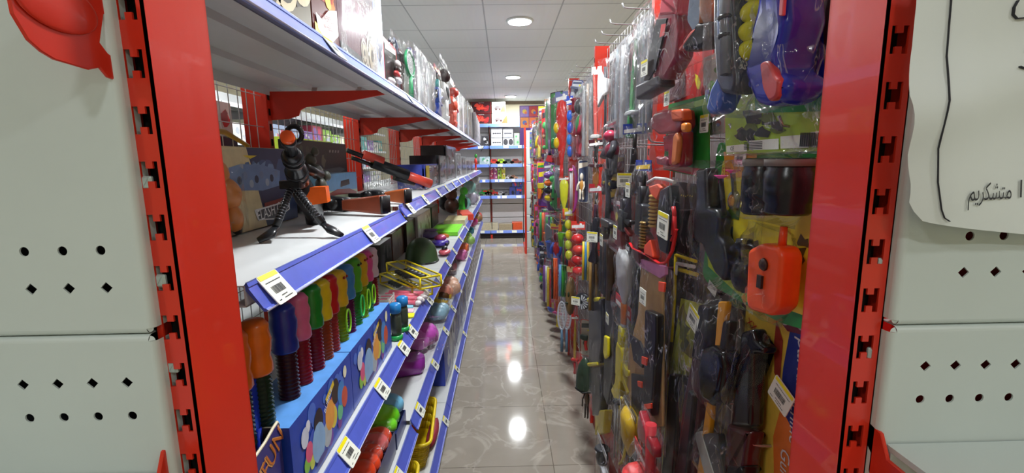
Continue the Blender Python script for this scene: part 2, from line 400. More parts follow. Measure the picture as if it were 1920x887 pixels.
# lower shelves and their brackets on the camera side
for par, xa, xb, q in ((rl, -1.35, -.355, .010), (rr, .392, 1.4, .022)):
    mb = MB(); mb.prism([(a_, b_ + q) for a_, b_ in [(.06, 1.262), (.436, 1.262), (.436, 1.232), (.430, 1.232), (.43, 1.256), (.066, 1.256), (.066, 1.232), (.06, 1.232)]], xa, xb, PANEL)
    o = mb.build('shelf', par)
    o.data.transform(Matrix(((0, 1, 0, 0), (1, 0, 0, 0), (0, 0, 1, 0), (0, 0, 0, 1))))
def side_plate(parent, pts, x, t, m, name, ch=0):
    mb = MB(); mb.prism(pts, x, x + t, m, ch); o = mb.build(name, parent)
    o.data.transform(Matrix(((0, 1, 0, 0), (1, 0, 0, 0), (0, 0, 1, 0), (0, 0, 0, 1)))); o.data.flip_normals(); return o
ears = [(-60, -60), (15, 0), (20, 25), (50, 75), (75, 97), (100, 112), (165, 131), (185, 127), (200, 145), (228, 156), (245, 159), (250, 135), (235, 120), (200, 100), (185, 80), (192, 27), (212, 42), (225, 62), (236, 55), (238, 30), (215, 15), (202, 0), (190, -60)]
pp = [atX(x, y, -.345) for x, y in ears]
br = side_plate(rl, [(p.y, p.z) for p in pp], -.3465, .003, RED, 'shelf_bracket', .0008)
mb = MB(); c_ = atX(105, 20, -.345); mb.ell((-.3425, c_.y, c_.z + .004), (.002, .036, .02), RED, 24, 12); mb.build('pressed_dish', br)
MB().box((-.85, .50, 1.1), (1.0, .006, 2.1), M((60, 62, 66), .6, var=.3, scale=6)).build('rear_panel', rl)
MB().box((.90, .455, 1.1), (1.0, .004, 2.1), M((190, 40, 46), .5, var=.1)).build('rear_panel', rr)
for par, X, sg in ((rl, -.3475, -1), (rr, .386, 1)):
    side_plate(par, [(a_, b_ + .012) for a_, b_ in [(.452, 1.288), (.452, 1.262), (.446, 1.256), (.446, 1.236), (.43, 1.2), (.06, 1.232), (.06, 1.245), (.425, 1.262), (.436, 1.284)]], X - .002, .004, RED, 'shelf_bracket', .0008)
    mb = MB(); mb.box((.5 * (X + (X - sg * .03)), .5, .04), (.05, .5, .08), RED, bev=.01); mb.build('foot', par)
# paper notice taped to the right unit
def px_paper(px, py): p = atY(px, py, .425); return p
pw = M((222, 227, 224), .6, var=.015, scale=4)
t = thing('paper_notice', 'large white paper notice with hand-drawn black line, hung on the right unit', 'notice', (0, 0, 0))
edgeL = [(1722, -70), (1718, 0), (1700, 90), (1675, 180), (1680, 290), (1692, 350), (1690, 385), (1712, 412)]
vs = []; fs = []; rows = []
bot = szz(1800, 420, .425)
NU, NV = 30, 26
zt, zb = px_paper(1800, -70).z, None
import bisect
def lerp(a, b, t): return a + (b - a) * t
lz = [(px_paper(x, y).z, px_paper(x, y).x) for x, y in edgeL]
def left_x(z):
    for i in range(len(lz) - 1):
        if lz[i][0] >= z >= lz[i + 1][0]: return lerp(lz[i][1], lz[i + 1][1], (lz[i][0] - z) / (lz[i][0] - lz[i + 1][0]))
    return lz[-1][1] if z < lz[-1][0] else lz[0][1]
zbl, zbr = px_paper(1712, 412).z, px_paper(1920, 445).z
def py_(x, z):
    u = (x - .38) / .4
    return .424 - .012 * math.exp(-((z - 1.62 - .1 * u) / .03) ** 2) * math.exp(-(u / .6) ** 2) - .006 * math.sin(9 * u + 20 * (z - 1.5)) * math.exp(-u) - .01 * max(0, .06 - abs(x - .40)) / .06
for j in range(NV + 1):
    for i in range(NU + 1):
        v = j / NV; u = i / NU; z = lerp(zt, lerp(zbl, zbr, u * 3.2), v) if True else 0
        xl = left_x(z); x = lerp(xl, 1.0, u ** 1.3); vs.append((x, py_(x, z), z))
fs = [(j * (NU + 1) + i, j * (NU + 1) + i + 1, (j + 1) * (NU + 1) + i + 1, (j + 1) * (NU + 1) + i)[::-1] for j in range(NV) for i in range(NU)]
MB().add(vs, fs, pw, True).build('sheet', t)
line = [(1783, -60), (1775, 0), (1768, 50), (1755, 110), (1742, 160), (1733, 195), (1728, 215), (1726, 280), (1730, 340), (1737, 390), (1742, 405), (1750, 411)]
def ink(pts, w_):
    path = []
    for x, y in pts: p = px_paper(x, y); path.append((p.x, py_(p.x, p.z) - .0012, p.z))
    return path, w_
mb = MB()
for pts, w_ in ((line, .0011), ([(1905, 2), (1898, 15), (1897, 28), (1905, 35), (1925, 33), (1960, 20)], .0017), ([(1918, 95), (1926, 100)], .002), ([(1896, 128), (1910, 133), (1940, 128), (1960, 118)], .002)):
    p, w_ = ink(pts, w_); mb.tube(p, w_, INK, 6, flat=.4)
mb.build('hand_drawn_line', t)
a = px_paper(1786, 360); b2 = px_paper(1888, 358)
mb = MB(); mb.text("\uFEE2\uFBFE\uFEAE\uFB91\uFEB8\uFE98\uFEE3", .0225, (a.x - .001, 0, a.z), INK, 'LEFT', 1)
xs_ = [v[0] for v in mb.v]; wid = max(xs_) - min(xs_); k_ = (b2.x - a.x) / wid
mb.v = [((v[0] - min(xs_)) * k_ + a.x, 0, v[2]) for v in mb.v]
n0 = len(mb.v); mb.text("ا", .0225, (b2.x + .007, 0, a.z + .001), INK, 'LEFT', 1)
mb.v = [(v[0], py_(v[0], v[2]) - .0016, v[2]) for v in mb.v]
mb.build('printed_words', t)

# ---------------------------------------------------------------- left aisle shelving
LX, LBX = -.37, -.78           # lip top edge and back plane
LEV = [('top', 1.836), ('mid', 1.425), ('s3', .965), ('s4', .607), ('base', .13)]
def lvl(name, bay):
    z = dict(LEV)[name]
    if bay == 0: z = {'mid': 1.409, 's4': .592}.get(name, z)
    return z
def strip(y0, y1, z, m, parent, sg=1, x=LX):
    """tilted ticket strip along Y; sg=+1 faces +X"""
    mb = MB(); A = (x, z + .002); B = (x + sg * .027, z - .039)
    nx, nz = sg * .039, .027; l = math.hypot(nx, nz); nx /= l; nz /= l
    prof = [A, (A[0] + nx * .003, A[1] + nz * .003), (A[0] + nx * .003 + sg * .003, A[1] - .0045), (A[0] + sg * .0035, A[1] - .005), (B[0] - sg * .0035, B[1] + .005), (B[0] + nx * .003 - sg * .003, B[1] + .0045), (B[0] + nx * .003, B[1] + nz * .003), B, (B[0] - sg * .004, B[1]), (A[0] - sg * .004, A[1] - .004)]
    k = len(prof); vs = [(p[0], y, p[1]) for y in (y0, y1) for p in prof]
    fs = [(i, (i + 1) % k, k + (i + 1) % k, k + i) for i in range(k)] + [tuple(range(k)), tuple(range(2 * k - 1, k - 1, -1))]
    mb.add(vs, fs, m)
    mb.tube([(B[0] + nx * .002, y0, B[1] + nz * .002), (B[0] + nx * .002, y1, B[1] + nz * .002)], .0016, M((196, 200, 232), .3), 6)
    mb.tube([(A[0] + nx * .002, y0, A[1] + nz * .002), (A[0] + nx * .002, y1, A[1] + nz * .002)], .0012, M((120, 135, 205), .3), 6)
    return mb.build('price_strip', parent)
def shelf_board(parent, y0, y1, z, xf, xb):
    mb = MB(); lo, hi = min(xf, xb), max(xf, xb); yc = (y0 + y1) / 2; ln = y1 - y0
    s_ = 1 if xf > xb else -1
    mb.box(((lo + hi) / 2, yc, z - .001), (hi - lo, ln, .002), SHELFW)
    mb.box((xf - s_ * .001, yc, z - .016), (.002, ln, .030), SHELFW)
    mb.box((xb + s_ * .001, yc, z - .016), (.002, ln, .030), SHELFW)
    mb.box((xf - s_ * .012, yc, z - .031), (.024, ln, .002), SHELFW)
    for q in (.12, .27):   # stiffening ribs below
        mb.prism([(xf - s_ * (q - .012), z - .002), (xf - s_ * (q - .008), z - .016), (xf - s_ * (q + .008), z - .016), (xf - s_ * (q + .012), z - .002)], y0 + .02, y1 - .02, SHELFW)
    return mb.build('shelf', parent)
def bracket(parent, y, z, xf, xb):
    s_ = 1 if xf > xb else -1
    P = [(0.015, -.018), (0.015, -.032), (.10, -.046), (.20, -.062), (.285, -.070), (.305, -.080), (.312, -.098), (.345, -.108), (abs(xf - xb), -.112), (abs(xf - xb), -.018)]
    mb = MB(); mb.prism([(xf - s_ * a, z + b) for a, b in P], y - .003, y + .003, RED, .0008)
    mb.build('bracket', parent)
def grid(parent, x, y0, y1, z0, z1, dy=.05, dz=.1, r=.0016):
    mb = MB(); y = y0 + .012
    while y <= y1 - .01:
        mb.tube([(x, y, z0), (x, y, z1)], r, WIRE, 5, False); y += dy
    z = z0
    while z <= z1 + .001: mb.tube([(x + .003, y0, z), (x + .003, y1, z)], r, WIRE, 5, False); z += dz
    return mb.build('wire_grid', parent)
def upright(parent, xf, xb, y, z1):
    mb = MB(); lo, hi = min(xf, xb), max(xf, xb)
    mb.box(((lo + hi) / 2, y, z1 / 2), (hi - lo, .03, z1), RED)
    z = .15
    s_ = 1 if xf > xb else -1
    for_ = []
    while z < z1 - .05: mb.box((xf + s_ * .0004, y, z), (.0012, .012, .022), HOLE); z += .05
    return mb.build('upright_post', parent)
NB = 7
for k in range(NB):
    y0, y1 = .65 + k, 1.65 + k
    t = thing('shelving_unit', 'shelving bay with blue ticket strips, %s from the opening on the left' % ['first', 'second', 'third', 'fourth', 'fifth', 'sixth', 'seventh'][k], 'shelving', (0, 0, 0), 0, 'shelving bays along the left of the aisle')
    for nm, _z in LEV:
        z = lvl(nm, k)
        sh = shelf_board(t, y0 + .002, y1 - .002, z, LX, LBX)
        strip(y0 + .003, y1 - .003, z, BLUE_GLARE if nm == 'top' else BLUE, sh)
        if nm != 'base':
            bracket(t, y1 - .005, z, LX - .006, LBX)
            if k == 0: bracket(t, y0 + .005, z, LX - .006, LBX)
    MB().box((LX - .03, (y0 + y1) / 2, .045), (.02, .99, .09), M((52, 60, 110), .5)).build('kick_plate', t)
    if k == 0: upright(t, LBX, -.86, y0 + .018, 2.15)
    upright(t, LBX, -.86, y1 - .018, 2.15)
    grid(t, -.80, y0 + .02, y1 - .02, .2, 2.1)
    for nm, _z in LEV:                      # the same bay's shelves to the other aisle
        z = lvl(nm, k)
        if nm in ('mid', 'base', 's3'): shelf_board(t, y0 + .002, y1 - .002, z - .03, -1.26, -.86)
# far end frame of the row
# ---------------------------------------------------------------- right aisle shelving (hanging display)
NR = 7
hookm = M((200, 202, 204), .25, metal=.8)
for k in range(NR):
    y0, y1 = .64 + k, 1.64 + k
    t = thing('display_grid', 'red framed wire hanging display, %s bay from the opening on the right' % ['first', 'second', 'third', 'fourth', 'fifth', 'sixth', 'seventh'][k], 'display rack', (0, 0, 0), 0, 'wire display bays along the right of the aisle')
    if k == 0: upright(t, .5, .58, y0 + .018, 2.17)
    upright(t, .5, .58, y1 - .018, 2.17)
    grid(t, .56, y0 + .02, y1 - .02, .15, 2.15, .05, .1, .0014)
    mb = MB(); mb.box((.54, (y0 + y1) / 2, .06), (.05, .96, .12), DKRED); mb.build('base_rail', t)
    MB().box((.60, (y0 + y1) / 2, 1.1), (.012, .97, 2.1), M((96, 86, 84), .6, var=.15, scale=3)).build('back_board', t)
    rg = random.Random(k)
    for z in (2.085, 1.62, 1.08):
        for j in range((4 if z > 2 else 6) if k < 4 else 3):
            y = y0 + .08 + j * (.16 if k < 4 else .3) + rg.uniform(-.02, .02)
            mb = MB(); mb.tube([(.558, y, z - .03), (.556, y, z), (.50, y, z), (.44, y, z + .003), (.425, y, z + .006), (.418, y, z + .02)], .0026, hookm, 6); mb.build('hook', t)

# ---------------------------------------------------------------- back row of shelving
BY = 9.42
BL = [2.27, 1.85, 1.49, 1.19, .865, .16]
back_top = []
for i, (x0, x1) in enumerate(((-1.19, -.27), (-.27, .65), (.65, 1.57))):
    t = thing('shelving_unit', ['grey backed wall shelving bay at the far end behind left row', 'grey backed wall shelving bay facing down the aisle', 'grey backed wall shelving bay behind the right end unit'][i], 'shelving', (0, 0, 0), 0)
    for z in BL:
        mb = MB(); mb.box(((x0 + x1) / 2, BY + .19, z - .012), (x1 - x0 - .004, .38, .024), SHELFW); sh = mb.build('shelf', t)
        m2 = MB(); m2.T = Matrix.Translation(((x0 + x1) / 2, BY - .004, z - .02)) @ Matrix.Rotation(math.radians(-18), 4, 'X')
        m2.box((0, 0, 0), (x1 - x0 - .01, .006, .062), M((96, 128, 220), .3, var=.04)); m2.box((0, -.003, .032), (x1 - x0 - .01, .006, .004), SHELFW)
        rg = random.Random(int(z * 100) + i)
        for _ in range(4): m2.box((rg.uniform(-.4, .4), -.0045, 0), (rg.choice((.06, .1)), .002, .05), TAGW)
        m2.build('price_strip', sh)
    for x in (x0 + .015,) + ((x1 - .015,) if i == 2 else ()):
        mb = MB(); mb.box((x, BY + .42, 1.2), (.03, .08, 2.4), RED); mb.box((x, BY + .22, .04), (.04, .4, .08), RED); mb.build('upright_post', t)
    mb = MB(); z = .1
    while z < 2.35: mb.box(((x0 + x1) / 2, BY + .385, z + .143), (x1 - x0 - .03, .01, .28), M((214, 212, 216), .5, var=.03), bev=.006); z += .29
    mb.build('back_panels', t)
    mb = MB(); mb.box(((x0 + x1) / 2, BY + .06, .06), (x1 - x0, .02, .1), M((40, 30, 34), .6)); mb.build('kick_plate', t)
# end unit on the right with white panels
t = thing('shelving_unit', 'red posted end unit with white panels, at the far right of the aisle', 'shelving', (0, 0, 0))
MB().box((.365, 7.84, 1.05), (.03, .08, 2.1), RED).build('upright_post', t)
MB().box((.365, 8.15, .05), (.04, .55, .1), RED).build('foot', t)
mb = MB(); z = .1
while z < 2.0: mb.box((.88, 7.83, z + .135), (1.0, .012, .27), PANEL, bev=.008); z += .28
mb.build('back_panels', t)
# cable hanging at the back shelves
mb = MB(); mb.tube([(-.245, BY - .03, 2.24), (-.24, BY - .035, 1.95), (-.262, BY - .03, 1.86), (-.248, BY - .03, 1.6), (-.25, BY - .03, .8), (-.245, BY - .03, .2)], .006, BLACK, 8)
mb.tube([(-.262, BY - .03, 1.86), (-.33, BY - .05, 1.9), (-.40, BY - .06, 1.8), (-.43, BY - .05, 1.75)], .005, BLACK, 6)
tag(mb.build('power_cable'), 'long black power cable hanging down in front of the back shelves', 'cable')
# ---------------------------------------------------------------- helpers for packaged goods
def bag(parent, w, h, d=.03, m=None, seed=0, nx=9, nz=18, z0=0, wav=.06, name='clear_bag'):
    rg = random.Random(seed * 31 + 5); m = m or FILM
    ph = [rg.uniform(0, 6.28) for _ in range(8)]
    mb = MB(); d = min(d, .07)
    def pt(u, v, side):
        e = max(0, 1 - abs(2 * u - 1) ** 3) * max(0, 1 - abs(2 * v - 1) ** 8)
        n = .35 * math.sin(ph[0] + 13 * u + 5 * v) + .3 * math.sin(ph[1] + 17 * v - 7 * u) + .25 * math.sin(ph[2] + 29 * u * v + 11 * v) + .2 * math.sin(ph[5] + 41 * u - 9 * v)
        y = side * d / 2 * e * (1 + .45 * n) + .004 * math.sin(ph[3] + 6 * v)
        x = (u - .5) * w * (1 + wav * math.sin(ph[4] + 9 * v) * (.5 + .5 * n))
        return (x, y, z0 + v * h + .01 * h * math.sin(ph[6] + 7 * u) * (1 if v < .5 else .3))
    for side in (-1, 1):
        vs = [pt(i / nx, j / nz, side) for j in range(nz + 1) for i in range(nx + 1)]
        fs = [(j * (nx + 1) + i, j * (nx + 1) + i + 1, (j + 1) * (nx + 1) + i + 1, (j + 1) * (nx + 1) + i) for j in range(nz) for i in range(nx)]
        if side > 0: fs = [f[::-1] for f in fs]
        mb.add(vs, fs, m, True)
    return mb.build(name, parent)
SRG = random.Random(11)
def sticker(parent, x, z, y=-.02, s=.045, rot=0, name='price_label', lab=None, yellow=True):
    mb = MB(); mb.T = Matrix.Translation((x, y, z)) @ Matrix.Rotation(rot, 4, 'Y') @ Matrix.Scale(s / .045, 4)
    mb.prism([(-.0225, -.02), (.0225, -.02), (.0225, .02), (-.0225, .02)], -.0006, .0006, TAGW, 0, rnd=.003)
    if yellow: mb.poly([(-.0205, .0135), (.0205, .0135), (.0205, .0195), (-.0205, .0195)], -.0009, YEL)
    rg = random.Random(int(abs(x * 1e4) + abs(z * 1e3)))
    xx = -.013
    while xx < .011: 
        ww = rg.choice((.0004, .0007, .0011)); mb.poly([(xx, -.007), (xx + ww, -.007), (xx + ww, .003), (xx, .003)], -.0009, INK); xx += ww + rg.choice((.0005, .0008))
    for zz, x0_, x1_ in ((.0085, -.016, .016), (-.0115, -.006, .006), (-.0155, -.017, -.012), (-.0155, -.004, .014)):
        xx = x0_
        while xx < x1_: 
            l = rg.uniform(.001, .003); mb.poly([(xx, zz - .0005), (xx + l, zz - .0007), (xx + l, zz + .0007), (xx, zz + .0006)], -.0009, INK); xx += l + .0006
    return mb.build(name, parent, lab)
def pm(rgb, rough=.35, **k): return M(rgb, rough, **k)
def header(parent, w, h, hh, rgb, rgb2=None, y=-.002, txt=None):
    mb = MB(); m = pm(rgb, .3); mb.prism([(-w / 2, h - hh), (w / 2, h - hh), (w / 2, h), (w * .1, h), (w * .08, h - .012), (-w * .08, h - .012), (-w * .1, h), (-w / 2, h)], y - .001, y + .001, m)
    if rgb2:
        m2 = pm(rgb2, .3); mb.poly([(-w * .45, h - hh * .9), (w * .45, h - hh * .75), (w * .45, h - hh * .35), (-w * .45, h - hh * .55)], y - .0016, m2)
        mb.poly(circ(w * .2, h - hh * .35, hh * .16), y - .002, pm((240, 240, 235)))
    return mb.build('header_card', parent)
def card(parent, w, h, rgb, rgb2=None, y=.006, r=.01, t=.0016, name='backing_card', camo=None):
    mb = MB(); mb.prism([(-w / 2, 0), (w / 2, 0), (w / 2, h), (-w / 2, h)], y, y + t, pm(rgb, .3), 0, rnd=r)
    if rgb2:
        m2 = pm(rgb2, .3); i = .06 * w
        mb.prism([(-w / 2 + i, i), (w / 2 - i, i), (w / 2 - i, h - i), (-w / 2 + i, h - i)], y - .0006, y, m2, 0, rnd=r)
    if camo:
        rg = random.Random(int(w * 1e4)); 
        for _ in range(14):
            cx, cz = rg.uniform(-w * .4, w * .4), rg.uniform(h * .08, h * .92); q = rg.uniform(.06, .13) * w
            pts = [(cx + math.cos(a) * q * rg.uniform(.6, 1.5), cz + math.sin(a) * q * rg.uniform(.5, 1.1)) for a in [k * PI / 5 for k in range(10)]]
            pts = [(max(-w / 2 + .006, min(w / 2 - .006, x)), max(.006, min(h - .006, z))) for x, z in pts]
            mb.poly(pts, y - .0008 - _ * 1e-5, pm(rg.choice(camo), .35))
    return mb.build(name, parent)
# ------- toys, all drawn in a w x h frame standing on z=0
def rifle(p, w, h, c1, c2=None, c3=None, x=0, y=0, z=0, up=True):
    """toy rifle, muzzle up"""
    c2 = c2 or c1; c3 = c3 or c1
    def Q(pts): return [(x + a * w, z + (b if up else 1 - b) * h) for a, b in pts]
    t = min(.028, w * .35)
    MB().prism(Q([(-.16, .30), (.12, .30), (.2, .36), (.16, .44), (.2, .62), (.12, .66), (-.10, .66), (-.16, .58)]), y - t / 2, y + t / 2, pm(c1), t * .2).build('receiver', p)
    MB().prism(Q([(-.14, .31), (.10, .31), (.06, .22), (.18, .03), (.12, 0), (-.34, .02), (-.38, .05), (-.18, .2)]), y - t / 2, y + t / 2, pm(c2), t * .2).build('stock', p)
    MB().prism(Q([(.12, .34), (.42, .28), (.46, .33), (.16, .40)]), y - t * .35, y + t * .35, pm(c2), t * .12).build('grip', p)
    MB().prism(Q([(.15, .46), (.36, .44), (.48, .50), (.46, .54), (.34, .51), (.15, .53)]), y - t * .35, y + t * .35, pm(c1), t * .12).build('magazine', p)
    mb = MB(); mb.prism(Q([(-.09, .66), (.11, .66), (.08, .84), (-.06, .84)]), y - t * .45, y + t * .45, pm(c3), t * .15); mb.build('handguard', p)
    za, zb = (z + (.8 if up else .2) * h), (z + (1.0 if up else 0) * h)
    MB().tube([(x + .01 * w, y, za), (x + .01 * w, y, zb)], [t * .22, t * .22], pm((24, 24, 26)), 8).build('barrel', p)
    MB().tube([(x - .2 * w, y, z + (.4 if up else .6) * h), (x - .2 * w, y, z + (.58 if up else .42) * h)], t * .3, pm((22, 22, 24)), 8).build('scope', p)
def sword(p, w, h, blade, grip, guard=None, x=0, y=0, z=0, up=True, curve=0, metal=0):
    guard = guard or grip
    s = 1 if up else -1; b = z if up else z + h
    def Q(pts): return [(x + a * w, b + s * c * h) for a, c in pts]
    MB().prism(Q([(-.2, .28), (.2, .28), (.2 + curve, .6), (.16 + curve * 2, .86), (.0 + curve * 2.6, 1.0), (-.12 + curve * 2, .86), (-.2 + curve, .6)]), y - .004, y + .004, pm(blade, .25, metal=metal), .003).build('blade', p)
    MB().prism(Q([(-.48, .245), (.48, .245), (.5, .275), (.3, .29), (-.3, .29), (-.5, .275)]), y - .012, y + .012, pm(guard), .003).build('guard', p)
    MB().tube([(x, y, b + s * h * .005), (x, y, b + s * h * .03), (x, y, b + s * h * .06), (x, y, b + s * h * .15), (x, y, b + s * h * .25)], [w * .16, w * .2, w * .13, w * .16, w * .13], pm(grip), 10).build('grip', p)
def pistol(p, w, h, c1, c2, x=0, y=0, z=0, flip=1):
    def Q(pts): return [(x + flip * a * w, z + b * h) for a, b in pts]
    t = min(.026, w * .3)
    MB().prism(Q([(-.5, .72), (-.48, .95), (-.3, 1), (.45, .98), (.5, .85), (.45, .66), (.0, .64), (-.1, .66)]), y - t / 2, y + t / 2, pm(c1), t * .2).build('barrel', p)
    MB().prism(Q([(.12, .66), (.45, .66), (.38, .4), (.5, .04), (.2, 0), (.06, .35)]), y - t * .45, y + t * .45, pm(c2), t * .2).build('grip', p)
    MB().tube([(x + flip * .1 * w, y, z + .62 * h), (x - flip * .06 * w, y, z + .5 * h), (x + flip * .0 * w, y, z + .38 * h), (x + flip * .14 * w, y, z + .36 * h)], t * .16, pm(c1), 6).build('trigger_guard', p)
def figure(p, w, h, body, limb, head, y=0, z=0, x=0):
    MB().ell((x, y, z + h * .52), (w * .26, w * .18, h * .2), pm(body), 14, 9, lump=.03).build('torso', p)
    MB().ell((x, y - w * .04, z + h * .84), (w * .2, w * .18, h * .13), pm(head), 14, 9).build('head', p)
    for s in (-1, 1):
        MB().tube([(x + s * w * .24, y, z + h * .66), (x + s * w * .4, y - .01, z + h * .52), (x + s * w * .34, y - .02, z + h * .36)], [w * .1, w * .085, w * .1], pm(limb), 10).build('arm', p)
        MB().tube([(x + s * w * .13, y, z + h * .4), (x + s * w * .17, y, z + h * .2), (x + s * w * .17, y, z + h * .05), (x + s * w * .17, y - w * .12, z + h * .03)], [w * .13, w * .11, w * .11, w * .09], pm(limb), 10).build('leg', p)
def lat(p, prof, rgb, name, x=0, y=0, z=0, seg=16, rough=.3, flat=1, **k):
    return MB().lathe(prof, (x, y, z), pm(rgb, rough, **k), seg, 'z', 1, flat).build(name, p)
# ------- kinds
def k_rifle(p, w, h, C, sd):
    rifle(p, w * 1.1, h * .86, C[0], C[1] if len(C) > 1 else None, C[2] if len(C) > 2 else None, z=h * .04); bag(p, w, h * .98, .045, seed=sd)
    header(p, w * .9, h, h * .1, SRG.choice([(190, 30, 40), (30, 60, 160), (40, 40, 44)]), SRG.choice([(240, 200, 40), (230, 230, 230)]))
def k_sword(p, w, h, C, sd):
    sword(p, w * .75, h * .9, C[0], C[1], C[2] if len(C) > 2 else None, z=h * .04, up=(sd % 2 == 0), curve=.12 * (sd % 3 - 1)); bag(p, w, h * .98, .035, seed=sd)
    header(p, w * .8, h, h * .08, C[-1], (235, 235, 230))
def k_blades(p, w, h, C, sd):      # several silver foam blades in one long misty bag
    n = 3
    for i in range(n): 
        MB().prism([((-.33 + .3 * i - .09) * w, h * .05), ((-.33 + .3 * i + .09) * w, h * .05), ((-.33 + .3 * i + .07) * w, h * .8), ((-.33 + .3 * i) * w, h * .93), ((-.33 + .3 * i - .08) * w, h * .8)], -.004 + .006 * (i - 1), .004 + .006 * (i - 1), pm(C[i % len(C)], .3), .002).build('blade', p)
    bag(p, w, h * .98, .05, FILM_M, seed=sd); bag(p, w * .8, h * .9, .03, FILM_M, seed=sd + 9, z0=h * .03, name='inner_bag')
def k_card_pistol(p, w, h, C, sd):
    card(p, w, h, C[0], C[1]); pistol(p, w * .75, h * .42, C[2], C[3], y=-.014, z=h * .2, flip=1 if sd % 2 else -1)
    MB().box((0, -.012, h * .4), (w * .84, .034, h * .5), BLIS, bev=.01).build('blister', p)
    mb = MB(); mb.poly([(-w * .4, h * .76), (w * .4, h * .8), (w * .4, h * .92), (-w * .4, h * .88)], .0045, pm(C[2])); mb.poly(circ(w * .25, h * .72, w * .08), .0042, pm((240, 230, 60))); mb.build('card_print', p)
def k_card_figure(p, w, h, C, sd):
    card(p, w, h, C[0], C[1]); figure(p, w * .8, h * .66, C[2], C[3], C[3], y=-.012, z=h * .06)
    MB().ell((0, -.008, h * .4), (w * .42, .035, h * .38), BLIS, 16, 10).build('blister', p)
    mb = MB(); mb.poly([(-w * .42, h * .8), (w * .4, h * .86), (w * .4, h * .95), (-w * .42, h * .93)], .0045, pm(C[-1])); mb.build('card_print', p)
def k_figure(p, w, h, C, sd):
    figure(p, w * .85, h * .8, C[0], C[1], C[2], z=h * .05); bag(p, w, h * .97, .06, seed=sd); header(p, w * .85, h, h * .12, C[-1], C[0])
def k_balls(p, w, h, C, sd):
    n = 4
    for i in range(n): MB().ell((w * .03 * (-1) ** i, 0, h * (.12 + .19 * i)), (w * .36, w * .3, h * .092), pm(C[i % len(C)]), 14, 10).build('ball', p)
    bag(p, w, h * .97, w * .5, seed=sd); header(p, w * .85, h, h * .14, C[-1], (235, 235, 235))
def k_bat(p, w, h, C, sd):
    lat(p, [(w * .06, 0), (w * .14, h * .01), (w * .1, h * .04), (w * .1, h * .3), (w * .3, h * .5), (w * .36, h * .8), (w * .26, h * .9), (0, h * .93)], C[0], 'bat', flat=.5)
    lat(p, [(w * .115, h * .04), (w * .12, h * .2), (w * .115, h * .28)], C[1], 'grip_wrap', flat=.55)
    bag(p, w, h * .98, w * .4, seed=sd); header(p, w * .8, h, h * .1, C[-1], (240, 240, 240))
def k_racket(p, w, h, C, sd):
    for s in (-1, 1):
        x = s * w * .14
        mb = MB(); mb.tube([(x + math.cos(a) * w * .3, s * .008, h * .66 + math.sin(a) * h * .22) for a in [2 * PI * k / 24 for k in range(25)]], .006, pm(C[0]), 8, False); rk = mb.build('racket_frame', p)
        mb = MB()
        for q in range(-4, 5):
            a = math.sqrt(1 - (q / 5) ** 2); mb.tube([(x + q / 5 * w * .3, s * .008, h * .66 - a * h * .22), (x + q / 5 * w * .3, s * .008, h * .66 + a * h * .22)], .0009, pm((230, 230, 230)), 4, False)
            mb.tube([(x - a * w * .3, s * .008, h * .66 + q / 5 * h * .22), (x + a * w * .3, s * .008, h * .66 + q / 5 * h * .22)], .0009, pm((230, 230, 230)), 4, False)
        mb.build('strings', rk)
        MB().tube([(x, s * .008, h * .44), (x, s * .008, h * .08)], [.008, .011], pm(C[1]), 8).build('handle', p)
    bag(p, w, h * .98, .04, seed=sd); 
def k_disc(p, w, h, C, sd):      # round shield/fan with white petals
    r = w * .47; zc = h * .48
    MB().lathe([(0, -.016), (r * .5, -.014), (r * .9, -.006), (r, 0), (r * .97, .006), (0, .006)], (0, 0, zc), pm(C[0]), 28, 'y').build('disc', p)
    mb = MB()
    for k in range(9):
        a = -1.9 + k * .42; c, s_ = math.cos(a), math.sin(a); mb.poly([(c * r * .2 - s_ * r * .02, zc + s_ * r * .2 + c * r * .02), (c * r * .78 - s_ * r * .1, zc + s_ * r * .78 + c * r * .1), (c * r * .84, zc + s_ * r * .84), (c * r * .78 + s_ * r * .1, zc + s_ * r * .78 - c * r * .1), (c * r * .2 + s_ * r * .02, zc + s_ * r * .2 - c * r * .02)], -.0185, pm(C[1]))
    mb.build('petal_print', p); bag(p, w * 1.05, h, .05, seed=sd)
def k_helmet(p, w, h, C, sd):
    lat(p, [(w * .5, h * .05), (w * .47, h * .12), (w * .45, h * .4), (w * .34, h * .68), (w * .16, h * .84), (0, h * .88)], C[0], 'shell', seg=22, flat=.6)
    MB().tube([(-w * .42, -.02, h * .1), (0, -w * .3, h * .04), (w * .42, -.02, h * .1)], .004, pm((30, 30, 30)), 6).build('strap', p); bag(p, w * 1.1, h, w * .7, seed=sd)
def k_beach(p, w, h, C, sd):
    lat(p, [(w * .26, 0), (w * .36, h * .36), (w * .4, h * .37), (w * .38, h * .35), (w * .24, h * .02)], C[0], 'bucket', seg=20, flat=.7)
    MB().prism([(-w * .3, h * .42), (-w * .02, h * .42), (-w * .04, h * .6), (-w * .13, h * .62), (-w * .13, h * .92), (-w * .19, h * .92), (-w * .19, h * .62), (-w * .28, h * .6)], -.008, .008, pm(C[1]), .003).build('spade', p)
    MB().prism([(w * .05, h * .42), (w * .09, h * .42), (w * .1, h * .52), (w * .15, h * .52), (w * .16, h * .42), (w * .2, h * .42), (w * .21, h * .52), (w * .27, h * .52), (w * .28, h * .42), (w * .32, h * .42), (w * .32, h * .58), (w * .22, h * .62), (w * .22, h * .92), (w * .16, h * .92), (w * .16, h * .62), (w * .05, h * .58)], -.006, .006, pm(C[2]), .002).build('rake', p)
    bag(p, w, h * .98, w * .6, seed=sd)
